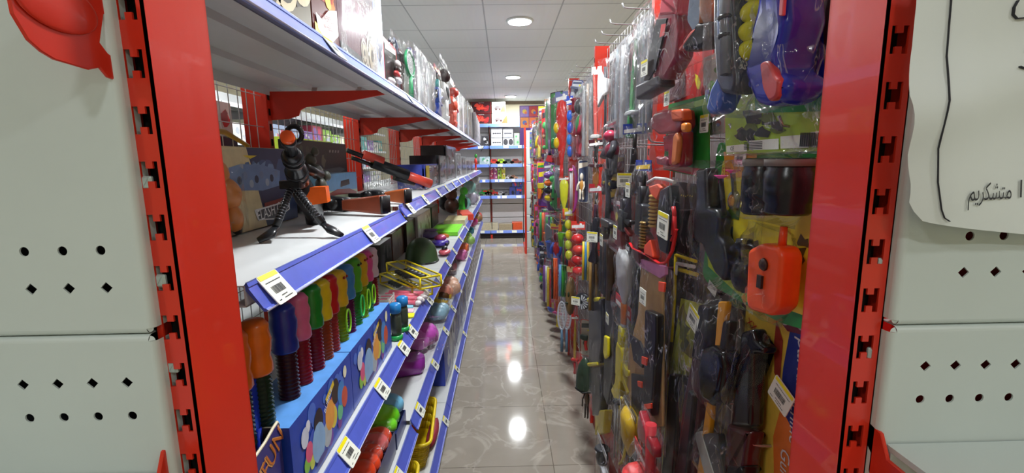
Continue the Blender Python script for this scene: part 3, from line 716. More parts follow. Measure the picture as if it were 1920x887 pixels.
def k_sticks(p, w, h, C, sd):
    n = len(C)
    for i, c in enumerate(C): MB().tube([((i - (n - 1) / 2) * w * .8 / n, 0, h * .06), ((i - (n - 1) / 2) * w * .8 / n, .002, h * .5), ((i - (n - 1) / 2) * w * .7 / n, 0, h * .9)], w * .36 / n, pm(c), 10).build('stick', p)
    bag(p, w, h * .98, .04, seed=sd)
def k_packet(p, w, h, C, sd):     # small carded packet of little toys
    card(p, w, h, C[0], C[1]); rg = random.Random(sd)
    for i in range(5):
        MB().ell((rg.uniform(-.3, .3) * w, -.008, h * (.14 + .12 * i)), (w * rg.uniform(.12, .2), .012, h * rg.uniform(.05, .09)), pm(C[(2 + i) % len(C)]), 10, 7, lump=.12).build('small_toy', p)
    bag(p, w * .94, h * .72, .035, BLIS, seed=sd, nx=6, nz=8, name='blister')
    mb = MB(); mb.poly([(-w * .4, h * .78), (w * .4, h * .84), (w * .4, h * .95), (-w * .4, h * .9)], .0042, pm(C[-1])); mb.build('card_print', p)
def k_bow(p, w, h, C, sd):
    MB().tube([(-w * .1 + w * .42 * math.cos(a), 0, h * .48 + h * .42 * math.sin(a)) for a in [-1.5 + 3 * k / 16 for k in range(17)]], [.004 + .006 * math.sin(PI * k / 16) for k in range(17)], pm(C[0]), 8).build('bow', p)
    MB().tube([(-w * .07, 0, h * .06), (-w * .07, 0, h * .9)], .0012, pm((230, 230, 230)), 4).build('string', p)
    for i in range(2):
        a = MB(); a.tube([(-w * (.2 + .12 * i), .004, h * .12), (-w * (.2 + .12 * i), .004, h * .8)], .003, pm(C[1]), 6); ar = a.build('arrow', p)
        MB().lathe([(.010, 0), (.010, .006), (.004, .016)], (-w * (.2 + .12 * i), .004, h * .8), pm(C[2]), 10).build('suction_tip', ar)
    bag(p, w, h * .98, .035, seed=sd)
def k_axe(p, w, h, C, sd):
    MB().tube([(0, 0, h * .04), (w * .04, 0, h * .4), (0, 0, h * .9)], [w * .1, w * .08, w * .09], pm(C[0]), 10).build('handle', p)
    MB().prism([(-w * .05, h * .62), (-w * .42, h * .52), (-w * .47, h * .72), (-w * .40, h * .9), (-w * .05, h * .8), (w * .3, h * .78), (w * .34, h * .66)], -.012, .012, pm(C[1], .25), .006).build('axe_head', p)
    bag(p, w, h * .98, .04, seed=sd)
def k_mask(p, w, h, C, sd):
    mb = MB(); mb.ell((0, .0, h * .45), (w * .42, .05, h * .36), pm(C[0]), 20, 12); mk = mb.build('mask', p)
    for s in (-1, 1): MB().ell((s * w * .16, -.043, h * .52), (w * .1, .008, h * .05), pm(C[1]), 12, 8).build('eye_hole', mk)
    MB().ell((0, -.047, h * .36), (w * .16, .008, h * .03), pm(C[1]), 12, 6).build('mouth', mk)
    bag(p, w, h * .98, .12, seed=sd); header(p, w * .85, h, h * .1, C[-1])
KINDS = dict(rifle=(k_rifle, 'bagged_toy_rifle', 'toy gun'), sword=(k_sword, 'bagged_toy_sword', 'toy sword'), blades=(k_blades, 'foam_sword_pack', 'toy sword'), cpistol=(k_card_pistol, 'carded_toy_pistol', 'toy gun'),
    cfigure=(k_card_figure, 'carded_toy_figure', 'toy figure'), figure=(k_figure, 'bagged_toy_figure', 'toy figure'), balls=(k_balls, 'bagged_toy_balls', 'toy'), bat=(k_bat, 'bagged_toy_bat', 'toy bat'), racket=(k_racket, 'bagged_racket_set', 'toy racket'),
    disc=(k_disc, 'bagged_toy_shield', 'toy'), helmet=(k_helmet, 'bagged_toy_helmet', 'helmet'), beach=(k_beach, 'bagged_beach_set', 'beach toys'), sticks=(k_sticks, 'bagged_toy_sticks', 'toy'), packet=(k_packet, 'carded_small_toys', 'toy'),
    bow=(k_bow, 'bagged_bow_set', 'toy bow'), axe=(k_axe, 'bagged_toy_axe', 'toy axe'), mask=(k_mask, 'bagged_toy_mask', 'toy mask'))
def place(xl, xr, yt, yb, Xl, Xr):
    ym = (yt + yb) / 2; a = atX(xl, ym, Xl); b = atX(xr, ym, Xr); c = (a + b) / 2; w = math.hypot(b.x - a.x, b.y - a.y)
    rz = math.atan2(b.y - a.y, b.x - a.x)
    if w > .22:      # far along the aisle: packs hang turned towards the opening
        c = atX((xl + xr) / 2, ym, (Xl + Xr) / 2); w = min(.22, (xr - xl) * c.y / F_PX / math.sin(.95)); rz = -PI / 2 + .95
    k = c.y; zt = atY((xl + xr) / 2, yt, k).z; zb = atY((xl + xr) / 2, yb, k).z
    return c, w, zb, zt, rz
RIGHT_N = 0
def hang(kind, xl, xr, yt, yb, C, label, Xl=.42, Xr=.42, stick=None, wk=1.0, tilt=0, group=None):
    global RIGHT_N; RIGHT_N += 1
    fn, nm, cat = KINDS[kind]; c, w, zb, zt, rz = place(xl, xr, yt, yb, Xl, Xr); zb = max(zb, .03)
    t = thing(nm, label, cat, (c.x, c.y, zb), rz, group, rot=(0, tilt, rz))
    fn(t, w * wk, zt - zb, C, RIGHT_N)
    if stick: sticker(t, stick[0] * w, stick[1] * (zt - zb), -.032, min(.045, w * .7), stick[2] if len(stick) > 2 else 0)
    return t
# ---------------------------------------------------------------- hand-placed goods on the right
class Fr:
    """a vertical working plane: left/right points on the picture at given X planes"""
    def __init__(s, xl, xr, yb, Xl=.42, Xr=.42):
        a = atX(xl, yb, Xl); b = atX(xr, yb, Xr); s.rz = math.atan2(b.y - a.y, b.x - a.x); s.o = Vector(((a.x + b.x) / 2, (a.y + b.y) / 2, 0))
        s.ux = Vector((math.cos(s.rz), math.sin(s.rz), 0)); s.n = Vector((math.sin(s.rz), -math.cos(s.rz), 0))
        s.o.z = max(.03, s.hit((xl + xr) / 2, yb).z); s.w = (b - a).length
    def hit(s, px, py, off=0):
        v = ray(px, py); p0 = s.o + s.n * off; k = (p0 - EYE).dot(s.n) / v.dot(s.n); return EYE + v * k
    def __call__(s, px, py, off=0):
        p = s.hit(px, py, off) - s.o; return (p.x * s.ux.x + p.y * s.ux.y, p.z)
    def P(s, pts, off=0): return [s(x, y, off) for x, y in pts]
    def root(s, name, label, cat, group=None): return thing(name, label, cat, tuple(s.o), s.rz, group)
def shape(fr, root, name, pts, rgb, y0, y1, ch=.003, off=None, rough=.35, **k):
    q = fr.P(pts, -(y0 + y1) / 2 if off is None else off)
    return MB().prism(q, y0, y1, pm(rgb, rough, **k), ch * 1.3 if ch > .0015 else ch, rnd=.007 if ch > .0015 else .002).build(name, root)
def frbag(fr, root, xl, xr, yt, yb, d, seed, m=None, name='clear_bag', y=0):
    a = fr(xl, (yt + yb) / 2); b = fr(xr, (yt + yb) / 2); zt = fr((xl + xr) / 2, yt)[1]; zb = fr((xl + xr) / 2, yb)[1]
    o = bag(root, b[0] - a[0], zt - zb, d, m, seed, z0=0, name=name); o.location = ((a[0] + b[0]) / 2, y, zb); return o

# --- green blister card with the commando set
f = Fr(1303, 1548, 590, .405, .43); t = f.root('carded_commando_set', 'large green and yellow blister card of black binoculars, grenade, gun and orange walkie-talkie', 'toy set')
GRN = (40, 150, 60)
cardp = f.P([(1328, 268), (1552, 262), (1552, 640), (1440, 606), (1310, 532), (1300, 515)])
mb = MB(); mb.prism(cardp, .02, .022, pm(GRN, .3), 0, rnd=.012)
inner = f.P([(1338, 300), (1552, 295), (1552, 618), (1430, 572), (1345, 520), (1318, 470)])
mb.prism(inner, .0188, .0199, pm((236, 220, 50), .35), 0, rnd=.01)
rg = random.Random(3)
for k in range(18):
    cx, cy = rg.uniform(1340, 1525), rg.uniform(320, 560); cy = min(cy, 500 + (cx - 1330) * .38)
    mb.poly(f.P([(cx + math.cos(a) * rg.uniform(6, 20), cy + math.sin(a) * rg.uniform(6, 26)) for a in [q * PI / 4 for q in range(8)]]), .0184 - k * 1e-5, pm(rg.choice([(96, 74, 20), (236, 220, 60), (70, 96, 30), (180, 160, 24)]), .4))
mb.poly(f.P([(1340, 285), (1400, 283), (1400, 330), (1344, 335)]), .0181, pm((224, 150, 40)))
mb.poly(f.P([(1310, 470), (1335, 492), (1400, 570), (1380, 566), (1312, 500)]), .0182, pm((190, 215, 40)))
for ch_, px, py, sz, c in (('3+', 1310, 522, .015, (245, 245, 245)), ('3-9', 1408, 586, .010, (245, 245, 245)), ('SET', 1362, 322, .02, (200, 60, 30)), ('COMMANDO' [:0] + 'SE', 1352, 318, .001, (200, 60, 30))):
    x, z = f(px, py, -.018); mb.text(ch_, sz, (x, .0176, z), pm(c), 'CENTER')
x, z = f(1336, 541, -.018); mb.box((x, .0172, z), (.034, .0008, .02), TAGW, Matrix.Rotation(.35, 3, 'Y')); mb.text('Warning', .006, (x + .003, .0165, z + .004), INK, 'CENTER', rz=.35)
mb.build('backing_card', t)
for i, (x0, x1) in enumerate(((1408, 1450), (1452, 1512))):
    mb = MB(); c = f((x0 + x1) / 2, 355, .02); r = (f(x1, 355, .02)[0] - f(x0, 355, .02)[0]) / 2; zt, zb = f((x0 + x1) / 2, 296, .02)[1], f((x0 + x1) / 2, 402, .02)[1]; H = zt - zb
    mb.lathe([(0, 0), (r * .8, 0), (r * .95, H * .05), (r * .9, H * .2), (r, H * .25), (r, H * .75), (r * .92, H * .8), (r * .97, H * .97), (r * .8, H), (0, H * .97)], (c[0], -.022, zb), pm((26, 32, 40), .25), 20); b_ = mb.build('binocular_barrel', t, 'black')
    MB().lathe([(r * 1.01, H * .86), (r * 1.02, H * .98)], (c[0], -.022, zb), pm((120, 112, 108), .5), 20).build('eyepiece_ring', b_)
a, b_ = f(1430, 340, .02), f(1485, 340, .02); MB().tube([(a[0], -.02, a[1]), (b_[0], -.02, b_[1])], .009, pm((20, 24, 30)), 8).build('binocular_bridge', t)
frbag(f, t, 1400, 1520, 286, 418, .085, 4, BLIS, 'blister', -.015)
wt = shape(f, t, 'walkie_talkie', [(1420, 468), (1445, 455), (1480, 462), (1488, 480), (1480, 575), (1462, 592), (1420, 580), (1416, 560)], (238, 84, 30), -.035, .0, .006, rough=.3)
a, b_ = f(1466, 465, .018), f(1470, 425, .018); MB().tube([(a[0], -.018, a[1]), (b_[0], -.018, b_[1])], [.006, .005], pm((238, 84, 30)), 10).build('antenna', wt)
mb = MB(); x, z = f(1433, 496, .035); mb.lathe([(0, -.004), (.008, -.003), (.010, 0)], (x, -.036, z), pm((60, 40, 36)), 16, 'y'); x, z = f(1427, 528, .035); mb.box((x, -.037, z), (.011, .004, .02), pm((50, 40, 40))); mb.build('speaker_and_screen', wt, 'dark brown')
gr = MB(); c = f(1397, 515, .01); gr.ell((c[0], -.012, c[1]), (.024, .02, .032), pm((22, 24, 26), .25), 18, 12, lump=.02)
c2 = f(1397, 468, .01); gr.lathe([(.010, -.016), (.010, 0), (.015, .004), (.013, .018), (0, .02)], (c2[0], -.012, c2[1]), pm((22, 24, 26), .25), 14); a = f(1417, 470, .01); b_ = f(1425, 500, .01)
gr.tube([(c2[0], -.012, c2[1] + .012), (a[0], -.012, a[1] + .006), (b_[0], -.012, b_[1])], .005, pm((22, 24, 26)), 8, flat=.5); gr.build('grenade', t)
g = shape(f, t, 'toy_gun', [(1316, 318), (1336, 314), (1338, 388), (1354, 392), (1362, 408), (1358, 440), (1370, 458), (1376, 500), (1368, 528), (1352, 512), (1336, 478), (1328, 458), (1314, 452), (1310, 435), (1311, 400), (1316, 384)], (26, 30, 36), -.016, .012, .005, rough=.28)
c = f(1342, 500, .012); 
for i, (px, py) in enumerate(((1352, 335), (1374, 325))):
    a = f(px, py, .01); b_ = f(px + 6, py + 70, .01)
    MB().tube([(a[0], -.01, a[1]), (b_[0], -.01, b_[1])], .0045, pm((24, 24, 28)), 8).build('dart', t)
    MB().lathe([(.013, .006), (.004, 0), (.004, -.008)], (a[0], -.01, a[1]), pm((232, 40, 150)), 14).build('suction_tip', t, 'pink')
c = f(1376, 376, .01); mb = MB(); mb.lathe([(0, -.006), (.016, -.005), (.018, 0)], (c[0], -.008, c[1]), pm((60, 66, 74)), 16, 'y'); mb.lathe([(.006, -.0065), (.011, -.0065)], (c[0], -.008, c[1]), pm((230, 140, 40)), 14, 'y'); mb.build('badge', t)
frbag(f, t, 1302, 1440, 300, 556, .07, 7, BLIS, 'blister', -.008); frbag(f, t, 1412, 1492, 420, 598, .07, 8, BLIS, 'blister', -.012)
sticker(t, f(1372, 296)[0], f(1372, 296)[1], .016, .036, yellow=False)

# --- green soldier card above
f = Fr(1345, 1548, 286, .40, .425); t = f.root('green_toy_card', 'yellow-green card printed with a dark soldier picture and white CE label strip', 'toy package')
mb = MB(); mb.prism(f.P([(1340, 178), (1552, 165), (1552, 282), (1342, 290)]), .02, .022, pm((172, 205, 60), .3), 0, rnd=.006)
mb.poly(f.P([(1395, 172), (1552, 160), (1552, 208), (1395, 212)], ), .0195, pm((34, 140, 60)))
rg = random.Random(5)
for k in range(16): cx, cy = rg.uniform(1358, 1440), rg.uniform(205, 262); mb.poly(f.P([(cx + math.cos(a) * rg.uniform(6, 18), cy + math.sin(a) * rg.uniform(5, 16)) for a in [q * PI / 4 for q in range(8)]]), .0192 - k * 1e-5, pm(rg.choice([(52, 40, 30), (80, 66, 42), (36, 36, 28), (96, 110, 40)]), .5))
for a_, b_, c_, d_ in ((1345, 274, 1382, 286), (1386, 264, 1440, 282), (1443, 256, 1495, 279), (1498, 248, 1540, 276)): mb.poly(f.P([(a_, b_), (c_, b_ - 4), (c_, d_ - 2), (a_, d_)]), .0180, TAGW)
x, z = f(1373, 279, -.018); mb.text('CE', .010, (x, .0175, z), INK); x, z = f(1355, 280, -.018); mb.text('o△' [:1], .008, (x, .0175, z), INK)
for i in range(26): x, z = f(1501 + i * 1.4, 262, -.018); mb.box((x, .0176, z), (.0005 + .0007 * (i % 3 == 0), .0004, .02), INK)
for i in range(5): x, z = f(1412, 267 + i * 3, -.018); mb.box((x, .0176, z), (.05, .0004, .0012), INK)
mb.build('backing_card', t)
frbag(f, t, 1338, 1552, 166, 290, .05, 12)

# --- blue boot shaped toy gun
f = Fr(1395, 1520, 200, .385, .39); t = f.root('bagged_blue_toy', 'big shiny blue toy with red ribbed insert and yellow balls', 'toy')
shape(f, t, 'body', [(1462, -60), (1510, -60), (1516, 40), (1508, 70), (1500, 100), (1496, 128), (1515, 145), (1520, 165), (1505, 188), (1470, 200), (1450, 196), (1440, 175), (1428, 140), (1432, 112), (1452, 100), (1476, 96), (1488, 60), (1482, 40), (1470, 42), (1466, 62), (1455, 88), (1440, 92), (1440, 60), (1452, 20)], (36, 48, 168), -.03, .03, .012, rough=.22)
shape(f, t, 'ribbed_insert', [(1432, 118), (1448, 112), (1456, 128), (1462, 142), (1470, 150), (1466, 182), (1450, 192), (1438, 168)], (176, 66, 66), -.034, -.02, .003)
MB_ = MB()
c = f(1498, 168); MB().ell((c[0], 0, c[1]), (.02, .032, .02), pm((36, 48, 168), .2), 18, 12).build('toe', t)
shape(f, t, 'lower_lever', [(1412, 95), (1432, 92), (1424, 160), (1408, 168)], (44, 60, 190), -.012, .012, .004)
for i, (px, py) in enumerate(((1422, 22), (1416, 60), (1414, 96), (1428, -18))):
    c = f(px, py); MB().ell((c[0], -.006, c[1]), (.022, .02, .0165), pm((226, 226, 24), .25), 16, 10).build('ball', t, 'yellow')
shape(f, t, 'trim_line', [(1468, -60), (1477, -60), (1470, 30), (1463, 30)], (190, 80, 90), -.034, -.029, .001)
frbag(f, t, 1392, 1530, -60, 206, .09, 14)
# --- grey and blue toy gun beside it
f = Fr(1335, 1412, 215, .36, .375); t = f.root('bagged_grey_toy_gun', 'dark grey and blue long-barrelled toy gun in clear bag, left of yellow balls', 'toy gun')
shape(f, t, 'body', [(1358, -60), (1386, -60), (1392, 0), (1398, 110), (1404, 150), (1396, 178), (1372, 176), (1362, 150), (1356, 60)], (64, 70, 80), -.02, .02, .006, rough=.25)
shape(f, t, 'side_rail', [(1352, -60), (1364, -60), (1362, 70), (1352, 75)], (84, 112, 160), -.024, -.008, .003)
shape(f, t, 'handle', [(1366, 138), (1350, 165), (1340, 205), (1348, 216), (1362, 210), (1376, 176)], (56, 92, 176), -.018, .018, .005)
a, b_ = f(1384, -50), f(1386, 140); MB().tube([(a[0], -.022, a[1]), (b_[0], -.022, b_[1])], .009, pm((120, 128, 136), .2), 10).build('barrel', t)
for py in (34, 68): c = f(1384, py); MB().lathe([(.0095, -.004), (.012, 0), (.0095, .004)], (c[0], -.022, c[1]), pm((60, 64, 70)), 12).build('barrel_band', t)
frbag(f, t, 1334, 1414, -60, 222, .08, 15)
# --- black bag with beige straps behind the post
f = Fr(1490, 1556, 190, .45, .46); t = f.root('bagged_black_costume', 'crumpled black cloth costume in shiny clear bag beside the right post', 'costume')
mb = MB(); c = f(1525, 90); mb.ell((c[0], .0, c[1]), (.045, .018, .10), pm((22, 20, 20), .6), 18, 14, lump=.08); mb.build('folded_cloth', t)
shape(f, t, 'strap', [(1500, 60), (1512, 40), (1508, 110), (1496, 130)], (176, 152, 120), -.024, -.014, .002)
frbag(f, t, 1488, 1560, -60, 195, .07, 16)
# --- grey, tan and black figure bag
f = Fr(1280, 1352, 110, .375, .40); t = f.root('bagged_action_figure', 'clear bag with grey panel, tan arm and black boot, near the top edge', 'toy figure')
shape(f, t, 'grey_panel', [(1302, -60), (1334, -60), (1326, 30), (1304, 62), (1292, 40)], (104, 120, 138), -.012, .0, .003)
a, b_, c = f(1348, -60), f(1340, 20), f(1336, 44); MB().tube([(a[0], -.012, a[1]), (b_[0], -.012, b_[1]), (c[0], -.012, c[1])], [.022, .016, .014], pm((190, 120, 70)), 12).build('arm', t)
shape(f, t, 'boot', [(1318, 44), (1346, 40), (1346, 70), (1334, 92), (1296, 98), (1292, 84), (1312, 70)], (20, 20, 22), -.028, .01, .008)
shape(f, t, 'sleeve', [(1300, 60), (1318, 48), (1312, 74), (1290, 92), (1278, 96)], (196, 90, 80), -.014, .006, .004)
frbag(f, t, 1276, 1354, -60, 118, .07, 17)
# --- maroon robe bag
f = Fr(1200, 1290, 185, .36, .385); t = f.root('bagged_maroon_toy', 'clear bag with maroon padded toy and black card strip, hanging before the red post', 'toy')
shape(f, t, 'padded_body', [(1250, 20), (1286, 15), (1292, 60), (1285, 110), (1262, 150), (1240, 150), (1232, 90)], (132, 24, 48), -.02, .02, .008)
shape(f, t, 'hood', [(1255, -10), (1288, -10), (1290, 30), (1250, 34)], (176, 36, 60), -.022, .02, .008)
shape(f, t, 'card_strip', [(1232, 36), (1252, 34), (1230, 130), (1218, 150), (1208, 152)], (26, 24, 30), -.026, -.022, .001)
mb = MB(); mb.poly(f.P([(1237, 46), (1246, 44), (1243, 66), (1234, 70)], .03), -.0268, pm((210, 40, 40))); mb.build('red_mark', t)
shape(f, t, 'base_sleeve', [(1206, 160), (1250, 140), (1252, 162), (1206, 188)], (70, 66, 70), -.022, .02, .005)
frbag(f, t, 1194, 1298, -20, 192, .075, 18); s_ = f(1211, 128, .03); sticker(t, s_[0], s_[1], -.034, .04)
# --- red card with yellow leaf
f = Fr(1262, 1334, 200, .44, .44); t = f.root('red_toy_card', 'red hanging card with a yellow feather print and misty bag, beside the red post', 'toy package')
mb = MB(); mb.prism(f.P([(1258, 95), (1334, 88), (1334, 188), (1262, 200)]), .004, .006, pm((206, 44, 40), .3), 0, rnd=.004)
mb.poly(f.P([(1300, 138), (1306, 142), (1311, 155), (1308, 168), (1304, 166), (1300, 150)]), .0035, pm((236, 220, 40))); mb.build('backing_card', t)
shape(f, t, 'mauve_sleeve', [(1248, 118), (1278, 115), (1276, 185), (1250, 195)], (150, 110, 116), -.01, .0, .003)
frbag(f, t, 1242, 1300, 100, 200, .04, 19); s_ = f(1253, 185, .02); sticker(t, s_[0], s_[1], -.024, .04)
# --- green bordered card with maroon robot
f = Fr(1230, 1313, 330, .385, .395); t = f.root('carded_robot', 'green and red card with a maroon and orange robot figure under clear blister', 'toy figure')
mb = MB(); mb.prism(f.P([(1240, 196), (1313, 176), (1313, 318), (1302, 334), (1230, 318)]), .018, .02, pm((44, 138, 52), .3), 0, rnd=.006); mb.poly(f.P([(1233, 306), (1305, 318), (1300, 332), (1231, 316)]), .0175, pm((190, 36, 44))); mb.poly(f.P([(1246, 203), (1309, 184), (1309, 196), (1246, 213)]), .0172, pm((150, 200, 90))); mb.build('backing_card', t)
for nm, pts, c, y0, y1 in (('torso', [(1236, 214), (1262, 206), (1290, 206), (1292, 236), (1284, 248), (1246, 252), (1232, 240)], (146, 34, 44), -.024, .008), ('head', [(1266, 206), (1288, 204), (1290, 226), (1268, 228)], (196, 82, 36), -.032, -.01),
        ('leg', [(1262, 248), (1290, 246), (1288, 310), (1278, 314), (1264, 310)], (150, 30, 46), -.02, .008), ('weapon', [(1266, 256), (1272, 246), (1277, 262), (1272, 306), (1262, 310)], (208, 120, 70), -.03, -.018), ('wing', [(1235, 292), (1244, 296), (1252, 292), (1258, 298), (1256, 312), (1236, 308)], (150, 66, 80), -.02, -.004), ('fist', [(1282, 230), (1292, 230), (1292, 248), (1282, 248)], (222, 130, 40), -.032, -.018), ('arm', [(1250, 255), (1262, 252), (1262, 284), (1252, 284)], (150, 36, 46), -.02, .0)):
    shape(f, t, nm, pts, c, y0, y1, .004)
frbag(f, t, 1230, 1303, 200, 320, .075, 21, BLIS, 'blister', -.004)
# --- floral small card
f = Fr(1312, 1354, 290, .43, .43); t = f.root('carded_small_toys', 'pale patterned card with small pink and green pieces, under a wire hook', 'toy')
mb = MB(); mb.prism(f.P([(1316, 108), (1354, 96), (1354, 250), (1312, 256)]), .004, .006, pm((186, 180, 168), .4), 0, rnd=.004); rg = random.Random(9)
for k in range(22): cx, cy = rg.uniform(1320, 1350), rg.uniform(112, 246); mb.poly(f.P(circ(cx, cy, rg.uniform(2, 6), 8)), .0035 - k * 1e-5, pm(rg.choice([(90, 130, 60), (180, 70, 60), (90, 110, 170), (220, 200, 190), (170, 150, 60)])))
mb.build('backing_card', t)
for i, (px, py, c) in enumerate(((1328, 170, (190, 90, 96)), (1342, 162, (90, 200, 50)), (1332, 195, (180, 80, 90)), (1344, 210, (196, 110, 110)))): p_ = f(px, py); MB().ell((p_[0], -.008, p_[1]), (.009, .008, .011), pm(c), 12, 8, lump=.1).build('small_toy', t)
frbag(f, t, 1314, 1354, 100, 250, .04, 23); s_ = f(1322, 232, .02); sticker(t, s_[0], s_[1], -.022, .04)
# --- triangular clear bag with red piping
f = Fr(1190, 1285, 490, .365, .375); t = f.root('red_piped_toy_bag', 'triangular clear bag with red piping, gold combs and black pieces inside', 'toy set')
for i, (px, py, hh, c) in enumerate(((1226, 395, 62, (196, 160, 84)), (1208, 440, 50, (150, 122, 66)))):
    q = f(px, py + hh / 2); q2 = f(px + 4, py - hh / 2); H = q2[1] - q[1]; mb = MB()
    for k in range(9): mb.lathe([(.0115, 0), (.0155, H * .04), (.0115, H * .09)], (q[0], 0, q[1] + H * k / 9), pm(c, .3, metal=.3), 12)
    mb.build('ribbed_cartridge', t, 'gold')
shape(f, t, 'orange_piece', [(1222, 350), (1240, 344), (1248, 352), (1238, 376), (1228, 366)], (222, 84, 50), -.01, .01, .003)
shape(f, t, 'orange_piece', [(1214, 460), (1226, 448), (1232, 484), (1214, 476)], (228, 76, 48), -.01, .01, .003)
shape(f, t, 'black_toy', [(1246, 356), (1264, 346), (1268, 420), (1260, 478), (1246, 472), (1238, 430)], (30, 34, 40), -.012, .014, .005, rough=.25)
P3 = lambda px, py, o=.0: (f(px, py)[0], -.004 + o, f(px, py)[1])
mb = MB(); mb.tube([P3(1184, 456), P3(1190, 466), P3(1215, 478), P3(1240, 494), P3(1252, 492), P3(1264, 470), P3(1270, 440), P3(1268, 400)], .0045, pm((214, 32, 38)), 8, flat=.6); mb.tube([P3(1264, 400), P3(1256, 420), P3(1246, 446), P3(1262, 452), P3(1272, 430)], .004, pm((214, 32, 38)), 8, flat=.6); mb.tube([P3(1265, 440), P3(1268, 400), P3(1266, 388)], .005, pm((214, 32, 38)), 8); mb.build('red_piping', t)
mb = MB(); k = 14
def tri_bag(side):
    L = [(1226, 335), (1214, 352), (1200, 400), (1184, 458)]; R_ = [(1268, 335), (1284, 360), (1280, 430), (1256, 492)]
    vs = []
    for j in range(k + 1):
        v = j / k; i0 = min(2, int(v * 3)); tt = v * 3 - i0; l = [lerp(L[i0][q], L[i0 + 1][q], tt) for q in (0, 1)]; r_ = [lerp(R_[i0][q], R_[i0 + 1][q], tt) for q in (0, 1)]
        for i in range(9):
            u = i / 8; p_ = f(lerp(l[0], r_[0], u), lerp(l[1], r_[1], u)); vs.append((p_[0], side * .026 * math.sin(PI * u) * math.sin(PI * min(1, v + .1)) * (1 + .2 * math.sin(9 * u + 14 * v)), p_[1]))
    fs = [(j * 9 + i, (j + 1) * 9 + i, (j + 1) * 9 + i + 1, j * 9 + i + 1) for j in range(k) for i in range(8)]
    return vs, fs
for s__ in (-1, 1): a, b_ = tri_bag(s__); mb.add(a, b_, FILM, True)
mb.build('clear_bag', t)
s_ = f(1246, 422, .03); sticker(t, s_[0], s_[1], -.034, .062, .07)
MB().tube([P3(1218, 342), P3(1232, 334), P3(1252, 336), P3(1268, 342)], .004, pm((214, 210, 208)), 8).build('white_tie', t)
# --- long black toy sword bag behind the triangular bag
f = Fr(1243, 1308, 880, .455, .455); t = f.root('bagged_black_toy', 'tall clear bag with black and maroon toy rifle under a dark printed header', 'toy gun')
mb = MB(); mb.prism(f.P([(1262, 340), (1308, 345), (1306, 395), (1262, 392)]), .0, .002, pm((40, 26, 22), .3), 0, rnd=.003)
for q in range(9): c = f(1266 + q * 4, 366 + (q % 3)); mb.poly([(c[0] - .003, c[1] - .002), (c[0] + .003, c[1] - .001), (c[0] + .002, c[1] + .003)], -.0006, pm((226, 200, 40)))
mb.build('header_card', t)
shape(f, t, 'body', [(1276, 392), (1304, 392), (1300, 500), (1292, 520), (1272, 900), (1236, 900), (1250, 700), (1262, 560), (1264, 470)], (24, 26, 34), -.016, .016, .006, rough=.25)
shape(f, t, 'side_grip', [(1256, 500), (1268, 500), (1258, 640), (1240, 700), (1236, 640)], (76, 30, 40), -.022, -.006, .004)
frbag(f, t, 1238, 1310, 335, 905, .06, 25)
# --- brown kraft bag with pink zip top
f = Fr(1186, 1254, 790, .37, .385); t = f.root('bagged_hunting_set', 'clear bag with mauve zip top, kraft brown lining, black shape and orange squares', 'toy set')
shape(f, t, 'brown_lining', [(1204, 500), (1244, 512), (1244, 800), (1176, 800), (1180, 660), (1198, 590)], (190, 154, 104), .004, .012, .002, rough=.6, bump=.3)
shape(f, t, 'zip_top', [(1190, 482), (1250, 500), (1250, 515), (1240, 522), (1202, 500)], (202, 130, 176), -.008, .0, .001)
shape(f, t, 'dark_shape', [(1183, 628), (1200, 640), (1212, 668), (1206, 690), (1190, 676)], (26, 28, 34), -.004, .004, .001)
shape(f, t, 'dark_shape', [(1186, 700), (1212, 704), (1206, 800), (1186, 790)], (28, 28, 30), -.004, .004, .001)
shape(f, t, 'black_gun', [(1216, 580), (1238, 590), (1238, 640), (1228, 780), (1212, 780), (1214, 700)], (20, 18, 18), -.02, .002, .004, rough=.3)
for pts in ([(1204, 668), (1214, 672), (1212, 686), (1204, 682)], [(1196, 714), (1204, 716), (1204, 728), (1197, 724)], [(1208, 758), (1222, 756), (1222, 766), (1208, 768)], [(1236, 528), (1248, 530), (1246, 548), (1236, 546)]): shape(f, t, 'orange_square', pts, (226, 76, 46), -.024, -.020, .0005)
frbag(f, t, 1174, 1256, 484, 812, .055, 26); s_ = f(1208, 556, .028); sticker(t, s_[0], s_[1], -.032, .045, yellow=False)
# --- yellow zip pouch with camo set
f = Fr(1262, 1322, 880, .425, .43); t = f.root('yellow_zip_pouch', 'tall clear pouch with yellow edging and white zip pull, camouflage toy inside', 'toy set')
mb = MB(); mb.tube([P3(1270, 478), P3(1308, 490)], .004, pm((232, 210, 30)), 8); mb.tube([P3(1270, 478), P3(1268, 560), P3(1262, 640)], .004, pm((232, 210, 30)), 8); mb.tube([P3(1276, 505), P3(1310, 515)], .005, pm((232, 210, 30)), 8); mb.build('yellow_edging', t)
mb = MB(); mb.tube([P3(1276, 494, -.004), P3(1308, 500, -.004)], .0045, pm((220, 220, 220)), 8); a = f(1278, 502); mb.prism([(a[0] - .006, a[1] - .016), (a[0] + .003, a[1] - .018), (a[0] + .004, a[1] + .006), (a[0] - .004, a[1] + .008)], -.014, -.01, pm((225, 225, 225)), .001); mb.build('zip_pull', t)
mb = MB(); mb.prism(f.P([(1268, 560), (1324, 575), (1312, 640), (1290, 700), (1268, 900), (1232, 900), (1244, 720), (1256, 640)]), .012, .014, pm((224, 230, 76), .4)); rg = random.Random(31)
for k in range(10):
    v = rg.random(); cx, cy = lerp(1284, 1262, v) + rg.uniform(-14, 14), 590 + v * 280; mb.poly(f.P([(cx + math.cos(a) * rg.uniform(5, 13), cy + math.sin(a) * rg.uniform(8, 26)) for a in [q * PI / 4 for q in range(8)]]), .0112 - k * 1e-5, pm(rg.choice([(96, 106, 44), (160, 172, 56), (80, 86, 50), (140, 130, 60)]), .5))
mb.build('camouflage_cloth', t)
